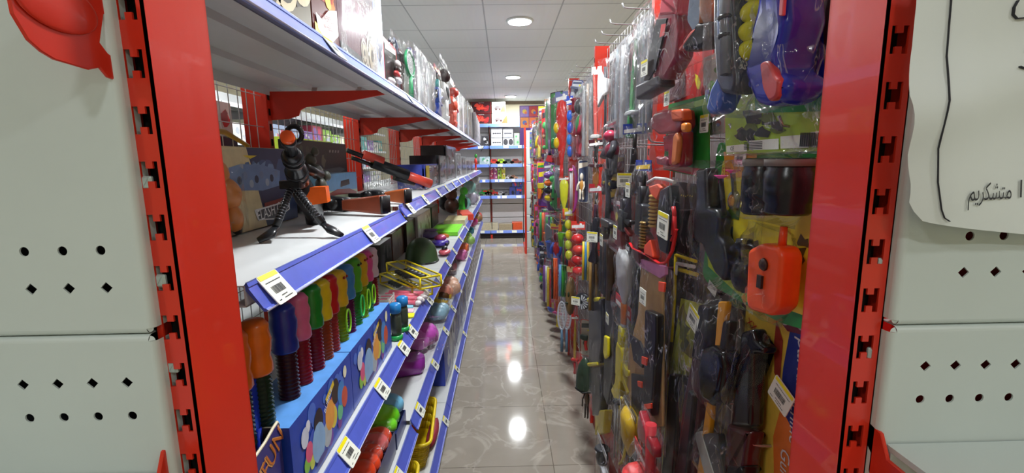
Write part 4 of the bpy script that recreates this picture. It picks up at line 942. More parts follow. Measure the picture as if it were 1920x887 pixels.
shape(f, t, 'black_handle', [(1262, 700), (1286, 704), (1276, 790), (1268, 900), (1246, 900), (1256, 780)], (28, 36, 38), -.014, .008, .004)
frbag(f, t, 1254, 1320, 480, 905, .05, 27); s_ = f(1303, 597, .03); sticker(t, s_[0], s_[1], -.034, .052, .32)
# --- maroon long gun bag
f = Fr(1296, 1336, 886, .41, .415); t = f.root('bagged_maroon_rifle', 'long clear bag with maroon and black toy rifle, right of the camouflage pouch', 'toy gun')
shape(f, t, 'stock', [(1310, 660), (1330, 672), (1322, 740), (1308, 900), (1276, 900), (1290, 760)], (70, 26, 34), -.014, .014, .005)
shape(f, t, 'receiver', [(1322, 570), (1346, 575), (1338, 640), (1328, 680), (1308, 670)], (22, 24, 26), -.016, .016, .005)
shape(f, t, 'lower_rail', [(1296, 730), (1306, 740), (1290, 900), (1268, 900)], (30, 30, 34), -.024, -.01, .003)
frbag(f, t, 1280, 1344, 560, 905, .055, 28)
# --- black hammer with yellow strap
f = Fr(1322, 1378, 886, .41, .415); t = f.root('bagged_black_hammer', 'glossy black toy hammer head on amber strap in clear bag', 'toy')
shape(f, t, 'hammer_head', [(1334, 652), (1352, 646), (1372, 660), (1378, 690), (1368, 740), (1352, 762), (1336, 752), (1328, 730), (1326, 690)], (16, 18, 22), -.024, .02, .009, rough=.14)
shape(f, t, 'amber_strap', [(1352, 565), (1368, 565), (1356, 650), (1345, 652)], (216, 150, 34), -.008, .004, .002)
shape(f, t, 'amber_strap', [(1330, 752), (1340, 752), (1324, 900), (1310, 900)], (216, 150, 34), -.008, .004, .002)
shape(f, t, 'handle', [(1364, 600), (1376, 602), (1370, 662), (1356, 656)], (22, 22, 24), -.01, .01, .004)
frbag(f, t, 1316, 1382, 560, 790, .06, 29)
f = Fr(1312, 1368, 900, .41, .41); t = f.root('grey_boxed_toy', 'small pale grey open carton in shiny film at the bottom edge below black hammer', 'box')
shape(f, t, 'carton', [(1310, 812), (1322, 808), (1352, 905), (1335, 910)], (150, 150, 142), -.01, .01, .001); shape(f, t, 'dark_tray', [(1322, 812), (1352, 812), (1366, 905), (1350, 905)], (60, 66, 66), -.008, .008, .002); frbag(f, t, 1310, 1370, 806, 912, .06, 30)
# --- machine gun box with blister
f = Fr(1376, 1510, 886, .435, .45); t = f.root('carded_machine_gun', 'yellow card with black and maroon toy machine gun and blue lettered side', 'toy gun')
mb = MB(); mb.prism(f.P([(1385, 560), (1525, 570), (1525, 920), (1360, 920)]), .016, .018, pm((220, 194, 80), .3), 0, rnd=.004)
mb.poly(f.P([(1466, 612), (1508, 640), (1500, 790), (1470, 870), (1448, 840), (1446, 760), (1452, 690)]), .0155, pm((40, 56, 140)))
mb.poly(f.P([(1448, 765), (1466, 800), (1480, 920), (1436, 920), (1434, 820)]), .0152, pm((218, 120, 50)))
mb.poly(f.P([(1440, 575), (1506, 590), (1500, 632), (1460, 622), (1444, 600)]), .0152, pm((120, 30, 50)))
mb.poly(f.P([(1440, 600), (1452, 640), (1446, 720), (1436, 700), (1436, 640)]), .0150, pm((150, 60, 50)))
for px, py, r in ((1455, 598, 9), (1487, 602, 15)): 
    c = f(px, py); k_ = abs(f(px + r, py)[0] - c[0]); 
    for q, cc in ((1, (200, 190, 180)), (.72, (60, 50, 50)), (.5, (170, 160, 150)), (.25, (40, 40, 44))): mb.poly(circ(c[0], c[1], k_ * q, 14, k_ * q * 1.0), .0148 - (1 - q) * .0006, pm(cc))
for s__, px, py, sz in (('parkin', 1488, 690, .036), ('achine', 1474, 790, .032), ('Gun', 1456, 872, .032)):
    c = f(px, py); mb.text(s__, sz, (c[0], .0138, c[1]), pm((210, 212, 216)), 'CENTER', rz=PI / 2 - .06, shear=.15)
c = f(1396, 610); mb.text('XX', .02, (c[0], .0138, c[1]), pm((190, 40, 40)), 'CENTER', rz=.3); mb.build('backing_card', t)
shape(f, t, 'gun_body', [(1402, 622), (1424, 616), (1430, 640), (1446, 652), (1444, 664), (1424, 662), (1424, 700), (1420, 800), (1384, 800), (1386, 760), (1396, 700)], (20, 20, 24), -.024, .006, .006, rough=.2)
shape(f, t, 'maroon_stock', [(1378, 792), (1422, 810), (1414, 860), (1410, 905), (1366, 905)], (74, 30, 30), -.028, .006, .007, rough=.25)
shape(f, t, 'black_base', [(1378, 870), (1412, 872), (1408, 915), (1368, 915)], (14, 14, 16), -.032, .004, .007)
frbag(f, t, 1372, 1436, 606, 915, .075, 33, BLIS, 'blister', -.006); s_ = f(1464, 742, .004); sticker(t, s_[0], s_[1], -.004, .05, .42)
# --- black toy bag with yellow bands (lower, by the tag)
f = Fr(1112, 1164, 825, .40, .40); t = f.root('bagged_black_quiver', 'tall clear bag with black toy quiver banded in yellow, reaching near the floor', 'toy')
for nm, pts, c, y0, y1 in (('quiver', [(1114, 562), (1138, 560), (1140, 640), (1134, 680), (1114, 680)], (24, 26, 36), -.03, .02), ('yellow_band', [(1112, 558), (1134, 557), (1134, 565), (1112, 567)], (232, 216, 30), -.034, .024), ('yellow_band', [(1112, 680), (1132, 678), (1133, 685), (1113, 687)], (232, 216, 30), -.034, .024), ('lower_tube', [(1116, 688), (1134, 686), (1134, 750), (1130, 780), (1118, 780)], (30, 30, 36), -.024, .014),
      ('black_gun', [(1142, 530), (1160, 560), (1158, 700), (1146, 760), (1138, 740), (1140, 640)], (20, 22, 30), -.02, .012), ('yellow_clip', [(1135, 628), (1142, 632), (1142, 668), (1136, 674), (1133, 660)], (232, 216, 30), -.034, -.022), ('yellow_tube', [(1122, 770), (1142, 768), (1138, 812), (1122, 816)], (214, 190, 20), -.022, .01)):
    shape(f, t, nm, pts, c, y0, y1, .005)
frbag(f, t, 1108, 1166, 518, 832, .085, 35); s_ = f(1140, 597, .045); sticker(t, s_[0], s_[1], -.048, .04)

# --- the rest of the near three bays
H = hang
SIL = (198, 202, 206); BLK = (26, 28, 34); 
H('blades', 1194, 1224, 20, 262, [SIL, (120, 130, 140), (60, 66, 74)], 'misty bag of silver foam blades left of the maroon bag', .40, .40)
H('sword', 1176, 1196, 62, 268, [(60, 150, 84), (40, 110, 60), (200, 205, 205)], 'green toy sword in misty bag on the top row', .38, .38)
H('blades', 1156, 1180, 70, 268, [(150, 160, 168), SIL, (90, 100, 110)], 'misty bag of grey foam blades just left of the green sword', .38, .38)
H('sword', 1142, 1160, 95, 290, [(34, 38, 46), (24, 24, 26), (200, 200, 200)], 'black bladed toy sword with white guard, top row', .38, .38)
H('axe', 1122, 1146, 105, 300, [(40, 42, 50), (226, 228, 230)], 'black and white toy axe hanging below the small red post top', .38, .38)
H('sword', 1108, 1128, 125, 305, [(206, 90, 80), (196, 156, 112), (220, 220, 215)], 'red bladed toy sword with tan grip, top row', .38, .38)
H('blades', 1094, 1110, 145, 300, [(196, 200, 202), (214, 180, 150), (120, 120, 120)], 'misty bag of pale blades between red sword and green toy', .38, .38)
H('figure', 1084, 1096, 160, 300, [(50, 130, 70), (160, 40, 60), (60, 60, 60), (90, 90, 100)], 'narrow bag with green and dark red toy on the top row', .38, .38)
H('sword', 1074, 1086, 176, 300, [(150, 44, 60), (120, 30, 44), (190, 190, 196)], 'dark red toy sword left of the green and red toy', .38, .38)
H('balls', 1062, 1075, 180, 298, [(40, 96, 200), (30, 120, 200), (50, 80, 190)], 'tall bag of shiny blue toy pieces beside the big red bat', .38, .38)
H('cpistol', 1068, 1086, 150, 184, [(60, 76, 140), (210, 214, 220), (90, 100, 130), (40, 40, 60)], 'small blue and white card sticking up above the top row', .42, .42, tilt=.2)
H('bat', 1040, 1066, 172, 362, [(206, 38, 30), (200, 30, 30), (110, 120, 170)], 'big red toy bat in clear bag, top row', .36, .36)
f = Fr(1040, 1066, 360, .352, .352); t = f.root('yellow_ball_pair', 'two yellow balls in clear tube on the big red bat', 'toy')
for py in (240, 268): c = f(1050, py); MB().ell((c[0], -.02, c[1]), (.028, .02, .034), pm((238, 200, 30)), 14, 10).build('ball', t)
H('sword', 1102, 1132, 262, 420, [(150, 98, 44), (30, 26, 28), (70, 26, 34)], 'brown wooden-look toy sword with black guard, middle row', .36, .36)
H('rifle', 1168, 1208, 232, 420, [(66, 60, 66), (44, 42, 48), (30, 30, 36)], 'dark grey toy rifle in misty bag beside the red post, middle row', .38, .38, stick=(-.2, .45))
H('rifle', 1190, 1222, 300, 500, [(30, 32, 42), (96, 40, 40), (24, 24, 28)], 'black toy rifle with brown stock left of triangular bag', .375, .375, stick=(-.25, .72))
H('figure', 1138, 1158, 225, 330, [(150, 30, 60), (60, 60, 66), (176, 44, 74), (150, 150, 150)], 'crimson toy figure in small bag below the black sword', .37, .37)
H('cfigure', 1148, 1168, 290, 370, [(196, 190, 186), (160, 60, 66), (120, 50, 60), (230, 200, 90)], 'white and crimson card below the crimson figure', .40, .40)
H('axe', 1132, 1156, 310, 430, [(60, 62, 70), (40, 42, 50)], 'dark grey toy axe right of the brown sword, middle row', .375, .375)
H('rifle', 1104, 1130, 345, 500, [(34, 34, 44), (48, 42, 52), (70, 40, 60)], 'black toy rifle below the brown sword', .36, .36, stick=(0, .38))
H('cpistol', 1136, 1160, 375, 470, [(190, 180, 180), (150, 40, 60), (40, 38, 44), (60, 30, 40)], 'white edged maroon card with black toy pistol', .37, .37, stick=(-.1, .2))
H('rifle', 1158, 1186, 340, 472, [(34, 34, 38), (130, 44, 44), (50, 46, 54)], 'black and dark red toy gun in the middle of the second bay', .365, .365, stick=(.1, .3))
H('sticks', 1102, 1128, 470, 590, [(168, 130, 70), (60, 44, 36), (140, 104, 56), (70, 50, 40)], 'bag of gold and brown sticks under the black rifle', .37, .37)
H('sticks', 1128, 1150, 440, 560, [(30, 30, 34), (54, 40, 36), (36, 36, 44), (90, 64, 40)], 'bag of black and brown sticks right of the gold ones', .385, .385)
H('bat', 1160, 1184, 452, 612, [(196, 198, 200), (226, 126, 40), (60, 60, 66)], 'clear toy paddle with an orange grip below the red and black gun', .365, .365)
H('sticks', 1184, 1212, 476, 640, [(20, 20, 24), (34, 34, 40), (24, 24, 26)], 'bag of black toy sticks left of the mauve zip bag', .42, .42)
H('cfigure', 1084, 1102, 300, 380, [(206, 200, 190), (70, 80, 110), (200, 140, 60), (230, 220, 200)], 'small pale card with orange and blue toy, middle row', .38, .38)
H('bow', 1066, 1084, 300, 405, [(160, 50, 130), (200, 200, 200), (230, 60, 150)], 'purple toy bow set in clear bag, middle row', .37, .37)
H('bat', 1047, 1068, 330, 415, [(214, 216, 40), (238, 90, 50), (180, 60, 40)], 'orange and yellow toy bat below the big red bat', .36, .36)
H('beach', 1044, 1064, 395, 462, [(130, 214, 40), (226, 110, 40), (60, 170, 60)], 'lime green beach set with orange spade', .37, .37)
H('balls', 1070, 1098, 415, 520, [(206, 40, 44), (196, 34, 40), (214, 60, 50)], 'tall bag of red padded balls above the daisy shield', .365, .365)
H('balls', 1058, 1074, 390, 490, [(206, 206, 50), (190, 200, 60), (220, 200, 40)], 'bag of yellow-green balls left of the red balls', .37, .37)
H('sticks', 1090, 1106, 445, 530, [(236, 200, 30), (60, 130, 190), (220, 190, 30)], 'bag of yellow and blue sticks right of the red balls', .37, .37)
H('disc', 1078, 1108, 508, 616, [(26, 28, 40), (200, 204, 210)], 'black round shield with white petal print, lower row', .365, .365, stick=(-.25, .5))
H('mask', 1062, 1078, 500, 600, [(120, 96, 60), (40, 50, 30), (180, 150, 90)], 'brown and green toy mask left of the daisy shield', .375, .375)
H('sticks', 1046, 1064, 490, 560, [(96, 160, 220), (50, 150, 50), (40, 130, 50)], 'bag of pale blue and green sticks, lower row', .375, .375)
H('sticks', 1032, 1047, 475, 566, [(30, 30, 34), (240, 100, 30), (236, 84, 30)], 'bag of orange and black sticks, lower row', .375, .375)
H('racket', 1046, 1070, 552, 668, [(190, 196, 206), (90, 130, 160)], 'pair of pale oval rackets in clear bag near the floor', .385, .385)
H('helmet', 1080, 1114, 662, 735, [(44, 66, 48)], 'dark green toy helmet in clear bag near the floor', .38, .38)
H('cpistol', 1088, 1106, 600, 668, [(206, 60, 44), (200, 190, 170), (40, 50, 44), (200, 50, 40)], 'red card with small black-green toys above the green helmet', .385, .385)
H('sword', 1070, 1086, 590, 706, [(196, 160, 60), (190, 40, 44), (206, 50, 44)], 'gold bladed toy sword with red grip, lower row', .39, .39)
H('rifle', 1152, 1184, 562, 770, [(230, 212, 30), (222, 200, 30), (236, 224, 60)], 'bright yellow toy gun set right of the black quiver', .375, .375)
H('bow', 1146, 1184, 730, 880, [(214, 190, 40), (160, 160, 160), (60, 60, 60)], 'yellow toy bow below the yellow gun set', .36, .36)
H('bat', 1168, 1196, 760, 886, [(196, 160, 30), (30, 30, 30), (90, 90, 90)], 'mustard yellow toy club at the bottom right of aisle', .355, .355)
H('axe', 1200, 1240, 780, 930, [(190, 40, 50), (150, 28, 40)], 'crimson toy axe low on the right wall, below kraft bag', .345, .345)
H('balls', 1186, 1228, 850, 1010, [(214, 60, 60), (200, 90, 60), (206, 44, 50)], 'bag of red balls at the bottom edge under the crimson axe', .345, .345)
H('rifle', 1210, 1242, 600, 790, [(28, 28, 30), (60, 34, 30), (36, 36, 40)], 'black toy rifle behind the kraft bag with orange squares', .47, .47)
H('sword', 1118, 1140, 830, 960, [(150, 150, 156), (50, 50, 56), (190, 190, 196)], 'grey toy sword low at the floor below the black quiver', .38, .38)
H('sticks', 1054, 1066, 440, 500, [(70, 110, 60), (130, 40, 40), (50, 60, 90)], 'small bag of dark green and red sticks, middle row', .385, .385)
H('figure', 1092, 1108, 700, 790, [(120, 100, 80), (70, 60, 50), (160, 120, 90), (130, 130, 130)], 'brown toy figure in clear bag below green helmet', .39, .39)
H('bow', 1336, 1376, 430, 560, [(36, 36, 40), (60, 60, 60), (200, 60, 60)], 'black toy bow partly hidden behind the commando set card', .47, .47)
# ------- bays further down the aisle: mixed goods, placed on the rail in rows
rg = random.Random(42)
PALN = [('red', (200, 40, 44)), ('yellow', (226, 200, 40)), ('blue', (50, 90, 190)), ('green', (50, 150, 70)), ('black', (34, 34, 42)), ('pink', (220, 90, 150)), ('orange', (230, 110, 40)), ('white', (214, 214, 210)), ('purple', (110, 60, 140)), ('grey', (120, 124, 132)), ('brown', (130, 96, 60)), ('maroon', (110, 30, 44))]
KN = {'rifle': 'toy rifle', 'sword': 'toy sword', 'blades': 'foam blades', 'cpistol': 'toy pistol on card', 'cfigure': 'figure on card', 'figure': 'toy figure', 'balls': 'toy balls', 'bat': 'toy bat', 'sticks': 'toy sticks', 'packet': 'small toys on card', 'bow': 'toy bow', 'mask': 'toy mask', 'beach': 'beach toys', 'axe': 'toy axe'}
used = set()
rows = [(2.06, .52, 'top row'), (1.52, .42, 'upper middle row'), (1.08, .42, 'lower middle row'), (.64, .5, 'bottom row')]
yy = 3.62; n_ = 0
bayname = {3: 'fourth', 4: 'fifth', 5: 'sixth', 6: 'seventh', 2: 'third', 7: 'last'}
while yy < 7.62:
    wd = rg.uniform(.13, .17) * (1 + .12 * (yy - 3.6))
    for zt_, hh, rn in rows:
        kn = rg.choice(['rifle', 'sword', 'cpistol', 'cfigure', 'figure', 'balls', 'bat', 'sticks', 'packet', 'packet', 'mask', 'axe', 'beach']); 
        if rn == 'top row': kn = rg.choice(['blades', 'sword', 'rifle', 'balls', 'bat', 'packet', 'figure'])
        for _ in range(40):
            c1, c2, c3 = rg.choice(PALN), rg.choice(PALN), rg.choice(PALN)
            key = (kn, c1[0], c2[0])
            if key not in used and c1 != c2: break
        used.add(key); fn, nm, cat = KINDS[kn]; h = hh * rg.uniform(.8, 1.0); X = rg.uniform(.41, .45) if yy < 5.5 else rg.uniform(.47, .49)
        b_ = int(yy - .64)
        t = thing(nm, '%s and %s %s, %s of the %s display bay' % (c1[0], c2[0], KN[kn] + ('' if 'card' in KN[kn] else ' in a bag'), rn, bayname.get(b_, 'last')), cat, (X, yy + wd / 2, zt_ - h + rg.uniform(-.03, .05)), -PI / 2 + rg.uniform(.2, .9))
        RIGHT_N += 1; fn(t, min(wd * .98, .2 if yy < 5.5 else .15), h, [c1[1], c2[1], c3[1], rg.choice(PALN)[1]], RIGHT_N)
        n_ += 1
    yy += wd + .01
# ---------------------------------------------------------------- left shelves: goods
def stand(kind, xl, xr, yt, C, label, z, X, ym=None, dw=1.0, lean=0, turn=0, group=None):
    global RIGHT_N; RIGHT_N += 1
    fn, nm, cat = KINDS[kind]; ym = ym or (yt + 40); a = atX(xl, ym, X); b = atX(xr, ym, X); w = (b.y - a.y) * dw; cy = (a.y + b.y) / 2
    h = atX((xl + xr) / 2, yt, X).z - z; w = min(w, .3)
    t = thing(nm, label, cat, (X, cy, z + .002), 0, group, rot=(lean, 0, PI / 2 + turn)); fn(t, w, h, C, RIGHT_N); return t
def on(px, py, z): return atZ(px, py, z)
def boxthing(name, label, cat, x, y, z, w, d, h, rgb, rz=PI / 2, side=None, lean=0, group=None, prints=None, rough=.3):
    """upright carton, front at local y=0 going back to y=d"""
    t = thing(name, label, cat, (x, y, z + .001), 0, group, rot=(lean, 0, rz))
    mb = MB(); mb.box((0, d / 2, h / 2), (w, d, h), pm(rgb, rough), bev=.0015); mb.build('carton', t)
    if prints:
        mb = MB(); prints(mb, w, h); mb.build('front_print', t)
    return t
ZT = 1.838; ZM0, ZM1, Z3, Z40, Z41, ZB = 1.411, 1.427, .967, .594, .609, .132
def blobs(cols, n, seed, r=(.06, .16), x0=-.46, x1=.46, z0=.05, z1=.95, base=0):
    def f_(mb, w, h):
        rg = random.Random(seed)
        for k in range(n):
            q = rg.uniform(*r) * min(w, h); cx, cz = rg.uniform(x0 * w + q, x1 * w - q), rg.uniform(z0 * h + q, max(z0 * h + q + .001, z1 * h - q))
            mb.poly([(cx + math.cos(a) * q * rg.uniform(.6, 1.1), cz + math.sin(a) * q * rg.uniform(.6, 1.1)) for a in [i * PI / 5 for i in range(10)]], -.0006 - base - k * 1.5e-5, pm(rg.choice(cols)))
    return f_
# top shelf cartons
a, b_ = atX(470, 0, -.385), atX(586, 52, -.385)
def pA(mb, w, h):
    mb.poly([(-w * .48, .004), (w * .48, .004), (w * .48, h - .004), (-w * .48, h - .004)], -.0004, pm((92, 84, 62))); blobs([(170, 150, 110), (60, 50, 34), (200, 180, 140), (120, 104, 70)], 26, 3, (.08, .2), base=.0004)(mb, w, h)
    for k in range(3):
        for q, c in ((1, (196, 182, 150)), (.75, (60, 52, 40)), (.55, (170, 140, 90)), (.2, (50, 44, 36))): mb.poly(circ((-.3 + .3 * k) * w, .1 * h + .03 * k, .055 * q, 18), -.0016 - (1 - q) * .0005, pm(c))
boxthing('toy_box', 'olive brown printed carton with wheel pictures, nearest on the top shelf', 'box', -.385, (a.y + b_.y) / 2, ZT, b_.y - a.y - .004, .2, .36, (104, 96, 70), prints=pA)
a2 = atX(636, 82, -.385)
def pB(mb, w, h):
    mb.poly([(-w * .49, .002), (w * .49, .002), (w * .49, h - .003), (-w * .49, h - .003)], -.0004, pm((84, 26, 22)))
    blobs([(220, 110, 30), (240, 190, 50), (150, 40, 26), (246, 220, 110), (120, 30, 24)], 34, 8, (.08, .22), base=.0004, z0=.2)(mb, w, h)
    mb.poly([(-w * .4, .05), (-w * .2, .045), (w * .1, .075), (w * .45, .09), (w * .46, .035), (w * .2, .012), (-w * .15, .008), (-w * .36, .02)], -.0026, pm((226, 220, 214)))
    mb.text('POWERFUL', .016, (.0, -.003, .053), pm((130, 30, 40)), sx=min(1, w / .1), rz=-.12); mb.text('WHEELS', .015, (.005, -.003, .036), pm((130, 30, 40)), sx=min(1, w / .1), rz=-.12)
    mb.poly([(-w * .45, .002), (w * .3, .002), (w * .2, .012), (-w * .45, .03)], -.0022, pm((226, 214, 50)))
boxthing('toy_box', 'carton with orange flame print and white POWERFUL WHEELS lettering, top shelf', 'box', -.385, (b_.y + a2.y) / 2, ZT, a2.y - b_.y - .004, .2, .36, (90, 30, 26), prints=pB)
a3 = atX(706, 130, -.385)
t = boxthing('wheel_toy_box', 'glossy mauve panel carton with cut-out wheel pictures at its corner, top shelf', 'box', -.385, (a2.y + a3.y) / 2, ZT, a3.y - a2.y - .004, .2, .34, (142, 118, 124), rough=.16)
w_ = a3.y - a2.y
mb = MB(); mb.poly([(-w_ * .48, .002), (w_ * .47, .002), (w_ * .47, .025), (-w_ * .48, .03)], -.001, pm((52, 56, 58)))
for cx, r in ((.12, .03), (.36, .055)):
    for q, c in ((1, (190, 180, 160)), (.8, (90, 80, 66)), (.62, (176, 164, 140)), (.25, (70, 60, 50))): mb.poly(circ(w_ * cx, .035 + r * .3, r * q, 20, r * q * 1.3), -.0015 - (1 - q) * .001, pm(c))
mb.poly([(-w_ * .1, .19), (-w_ * .06, .205), (-w_ * .05, .19), (-w_ * .07, .175)], -.0012, pm((70, 30, 24)))
mb.build('wheel_print', t); frb = bag(t, w_ * .98, .33, .02, FILM_M, 77, z0=.003, name='shrink_film'); frb.location = (0, -.008, 0)
a4 = atX(722, 140, -.385)
t = boxthing('toy_box', 'narrow pale blue and white edge carton beside the mauve panel carton', 'box', -.385, (a3.y + a4.y) / 2, ZT, a4.y - a3.y - .004, .2, .33, (150, 160, 196), prints=blobs([(236, 238, 240), (60, 60, 84), (180, 176, 160)], 9, 5, (.2, .5)))
# bags on the top shelf
S_ = stand; SILV = (206, 208, 210)
S_('packet', 724, 748, 84, [(190, 60, 60), (40, 30, 30), (200, 190, 190), (210, 210, 214)], 'red and white toy in shiny clear bag, right of the pale blue carton', ZT, -.40, 140)
S_('bow', 734, 752, 66, [(80, 90, 120), (190, 40, 50), (60, 60, 80)], 'slate blue toy bow rising from the red and white bag, top shelf', ZT, -.43, 140)
S_('sword', 748, 762, 100, [(70, 30, 34), (40, 30, 30), (90, 30, 40)], 'dark red blade between the bagged mask and the green toy, top shelf', ZT, -.41, 150)
S_('racket', 754, 784, 92, [(40, 130, 84), (60, 150, 100)], 'green oval racket toy in clear bag on the top shelf', ZT, -.39, 160)
S_('axe', 768, 782, 88, [(110, 90, 150), (100, 96, 140)], 'violet toy axe standing behind the green racket, top shelf', ZT, -.44, 150)
S_('blades', 780, 800, 96, [SILV, (180, 184, 190), (220, 222, 224)], 'silvery bag of clear toy blades, just after the green racket', ZT, -.40, 180)
S_('blades', 798, 814, 118, [(196, 200, 204), SILV, (160, 166, 170)], 'second silvery bag of blades, before the blue toy gun', ZT, -.40, 190)
S_('rifle', 812, 830, 130, [(56, 90, 170), (44, 70, 160), (60, 150, 150)], 'blue toy gun in shiny bag on the top shelf', ZT, -.39, 200)
S_('figure', 822, 840, 112, [(40, 44, 50), (220, 220, 220), (60, 40, 44), (200, 200, 204)], 'black and white toy figure in shiny bag, top shelf', ZT, -.41, 190)
S_('figure', 838, 856, 150, [(214, 80, 50), (200, 70, 44), (190, 60, 50), (210, 210, 210)], 'orange red toy figure in shiny bag, top shelf', ZT, -.395, 200)
nmz = ['after the orange red figure', 'third before the row end', 'second before the row end', 'at the end of the row']
for i, (xl, xr, yt, c) in enumerate(((855, 865, 172, (190, 192, 196)), (864, 874, 180, (200, 190, 196)), (873, 882, 190, (180, 184, 190)), (881, 888, 200, (206, 200, 196)))):
    S_('blades', xl, xr, yt, [c, (150, 120, 120), SILV], 'pale bagged toy blades on the top shelf, ' + nmz[i], ZT, -.40, 230)
for i in range(7): 
    y = 6.35 + i * .18; t = thing('clear_toy_pack', 'flat clear toy pack stacked upright near the far end of the top shelf', 'toy package', (-.40, y, ZT), PI / 2 + .5, 'clear packs at the far end of the top shelf')
    card(t, .26, .36 - .01 * i, (196, 190, 194), (214, 216, 220)); bag(t, .25, .34 - .01 * i, .03, FILM_M, i)
# ---- middle shelf, first bay
yf0, yf1 = atX(410, 440, -.64).y, atX(562, 410, -.64).y; zt_ = atX(480, 277, -.64).z
yf0 = .80
def pF(mb, w, h):
    y_ = -.0006
    mb.poly([(-w * .5 + .001, .001), (w * .21, .001), (w * .17, h * .45), (w * .11, h - .001), (-w * .5 + .001, h - .001)], y_, pm((206, 190, 146)))
    mb.poly([(w * .21, .001), (w * .5 - .001, .001), (w * .5 - .001, h - .001), (w * .11, h - .001), (w * .17, h * .45)], y_, pm((42, 56, 88)))
    blobs([(80, 110, 150), (60, 84, 124), (110, 140, 176)], 12, 2, (.08, .2), x0=.05, x1=.45, z0=.5, z1=.85, base=.0002)(mb, w, h)
    B_ = pm((34, 44, 60)); Yl = pm((214, 190, 40))
    mb.poly([(-w * .32, h * .60), (-w * .02, h * .60), (-w * .02, h * .68), (-w * .32, h * .68)], y_ - .001, B_)
    mb.poly([(-w * .30, h * .61), (-w * .16, h * .61), (-w * .16, h * .625), (-w * .30, h * .625)], y_ - .0013, Yl); mb.poly([(-w * .30, h * .655), (-w * .16, h * .655), (-w * .16, h * .67), (-w * .30, h * .67)], y_ - .0013, Yl)
    mb.poly([(-w * .02, h * .5), (w * .12, h * .48), (w * .2, h * .46), (w * .34, h * .5), (w * .36, h * .7), (w * .22, h * .78), (w * .06, h * .80), (-w * .02, h * .76)], y_ - .0011, pm((104, 132, 172)))
    for k in range(9): mb.poly(circ(w * (.0 + .04 * k), h * (.56 + .05 * (k % 3)), w * .016, 8), y_ - .0014 - k * 1e-5, pm([(150, 164, 180), (40, 50, 70), (110, 130, 160)][k % 3]))
    mb.poly([(w * .08, h * .9), (w * .18, h * .9), (w * .13, h * .86)], y_ - .0011, Yl)
    mb.poly([(w * .12, h * .24), (w * .42, h * .28), (w * .42, h * .15), (w * .27, h * .06), (w * .14, h * .10)], y_ - .0011, pm((226, 226, 226))); mb.poly([(w * .135, h * .22), (w * .41, h * .26), (w * .41, h * .16), (w * .27, h * .08), (w * .15, h * .115)], y_ - .0013, pm((44, 44, 54)))
    mb.text('FLASH GUN', w * .062, (w * .275, y_ - .0017, h * .19), pm((240, 240, 240)), sx=.85, rz=-.1); mb.poly([(w * .2, h * .3), (w * .36, h * .33), (w * .36, h * .28), (w * .2, h * .25)], y_ - .0015, pm((130, 50, 40)))
    for q in ((-.24, .36), (-.15, .2)):
        mb.poly([(w * q[0], h * q[1]), (w * (q[0] + .09), h * (q[1] + .01)), (w * (q[0] + .09), h * (q[1] + .12)), (w * q[0], h * (q[1] + .11))], y_ - .001, pm((40, 36, 34))); mb.poly(circ(w * (q[0] + .045), h * (q[1] + .06), w * .03, 10), y_ - .0014, pm((200, 120, 70)))
    for q in (-.30, -.25, -.2): mb.poly(circ(w * q, h * .9, w * .012, 8), y_ - .001, pm((96, 92, 70)))
boxthing('flash_gun_box', 'cream and navy toy gun carton lettered FLASH GUN, standing behind the bipod gun', 'box', -.645, (yf0 + yf1) / 2, ZM0, yf1 - yf0, .07, zt_ - ZM0, (196, 180, 140), prints=pF)
zt2 = atX(600, 266, -.70).z; ya, yb2 = atX(552, 300, -.70).y, atX(650, 300, -.70).y
def pC(mb, w, h):
    mb.poly([(-w * .49, .002), (w * .49, .002), (w * .49, h - .002), (-w * .49, h - .002)], -.0005, pm((26, 26, 30)))
    blobs([(70, 76, 60), (52, 56, 46), (104, 104, 84), (34, 36, 34)], 26, 6, (.06, .15), x0=-.48, x1=.1, base=.0003)(mb, w, h)
    mb.poly([(-w * .1, h * .45), (w * .3, h * .5), (w * .44, h * .56), (w * .3, h * .6), (-w * .1, h * .56)], -.0016, pm((74, 78, 84)))
    for k in range(4): mb.poly([(w * (.1 + .06 * k), h * .84), (w * (.13 + .06 * k), h * .84), (w * (.14 + .06 * k), h * .88), (w * (.11 + .06 * k), h * .88)], -.0016, pm((150, 150, 150)))
boxthing('soldier_gun_box', 'black toy gun carton with camouflage soldier print, against the wire grid', 'box', -.70, (ya + yb2) / 2, ZM1 if ya > 1.66 else ZM0, yb2 - ya, .05, zt2 - ZM0, (30, 30, 34), prints=pC)
ya, yb2 = atX(602, 360, -.60).y, atX(670, 350, -.60).y
def pD(mb, w, h):
    mb.poly([(-w * .49, .002), (w * .49, .002), (w * .49, h * .4), (-w * .49, h * .5)], -.0005, pm((180, 196, 170))); mb.poly([(-w * .49, h * .5), (w * .49, h * .4), (w * .49, h - .002), (-w * .49, h - .002)], -.0005, pm((104, 160, 206)))
    mb.poly([(-w * .4, h * .38), (-w * .1, h * .5), (w * .25, h * .45), (w * .46, h * .3), (w * .44, h * .2), (w * .2, h * .28), (-w * .1, h * .32), (-w * .38, h * .3)], -.001, pm((136, 50, 44))); mb.poly([(-w * .02, h * .55), (w * .25, h * .6), (w * .24, h * .78), (w * .0, h * .74)], -.001, pm((34, 34, 40)))
boxthing('rifle_box', 'small sky blue carton picturing a red-brown rifle with scope, behind the wooden stock guns', 'box', -.60, (ya + yb2) / 2, ZM1, yb2 - ya, .045, atX(636, 325, -.60).z - ZM1, (120, 170, 200), prints=pD)
mb = MB(); mb.tube([(-.70, .95, 1.645), (-.70, 1.1, 1.662), (-.70, 1.22, 1.66), (-.70, 1.32, 1.63), (-.70, 1.34, ZM0 + .002)], .007, pm((176, 136, 40)), 8)
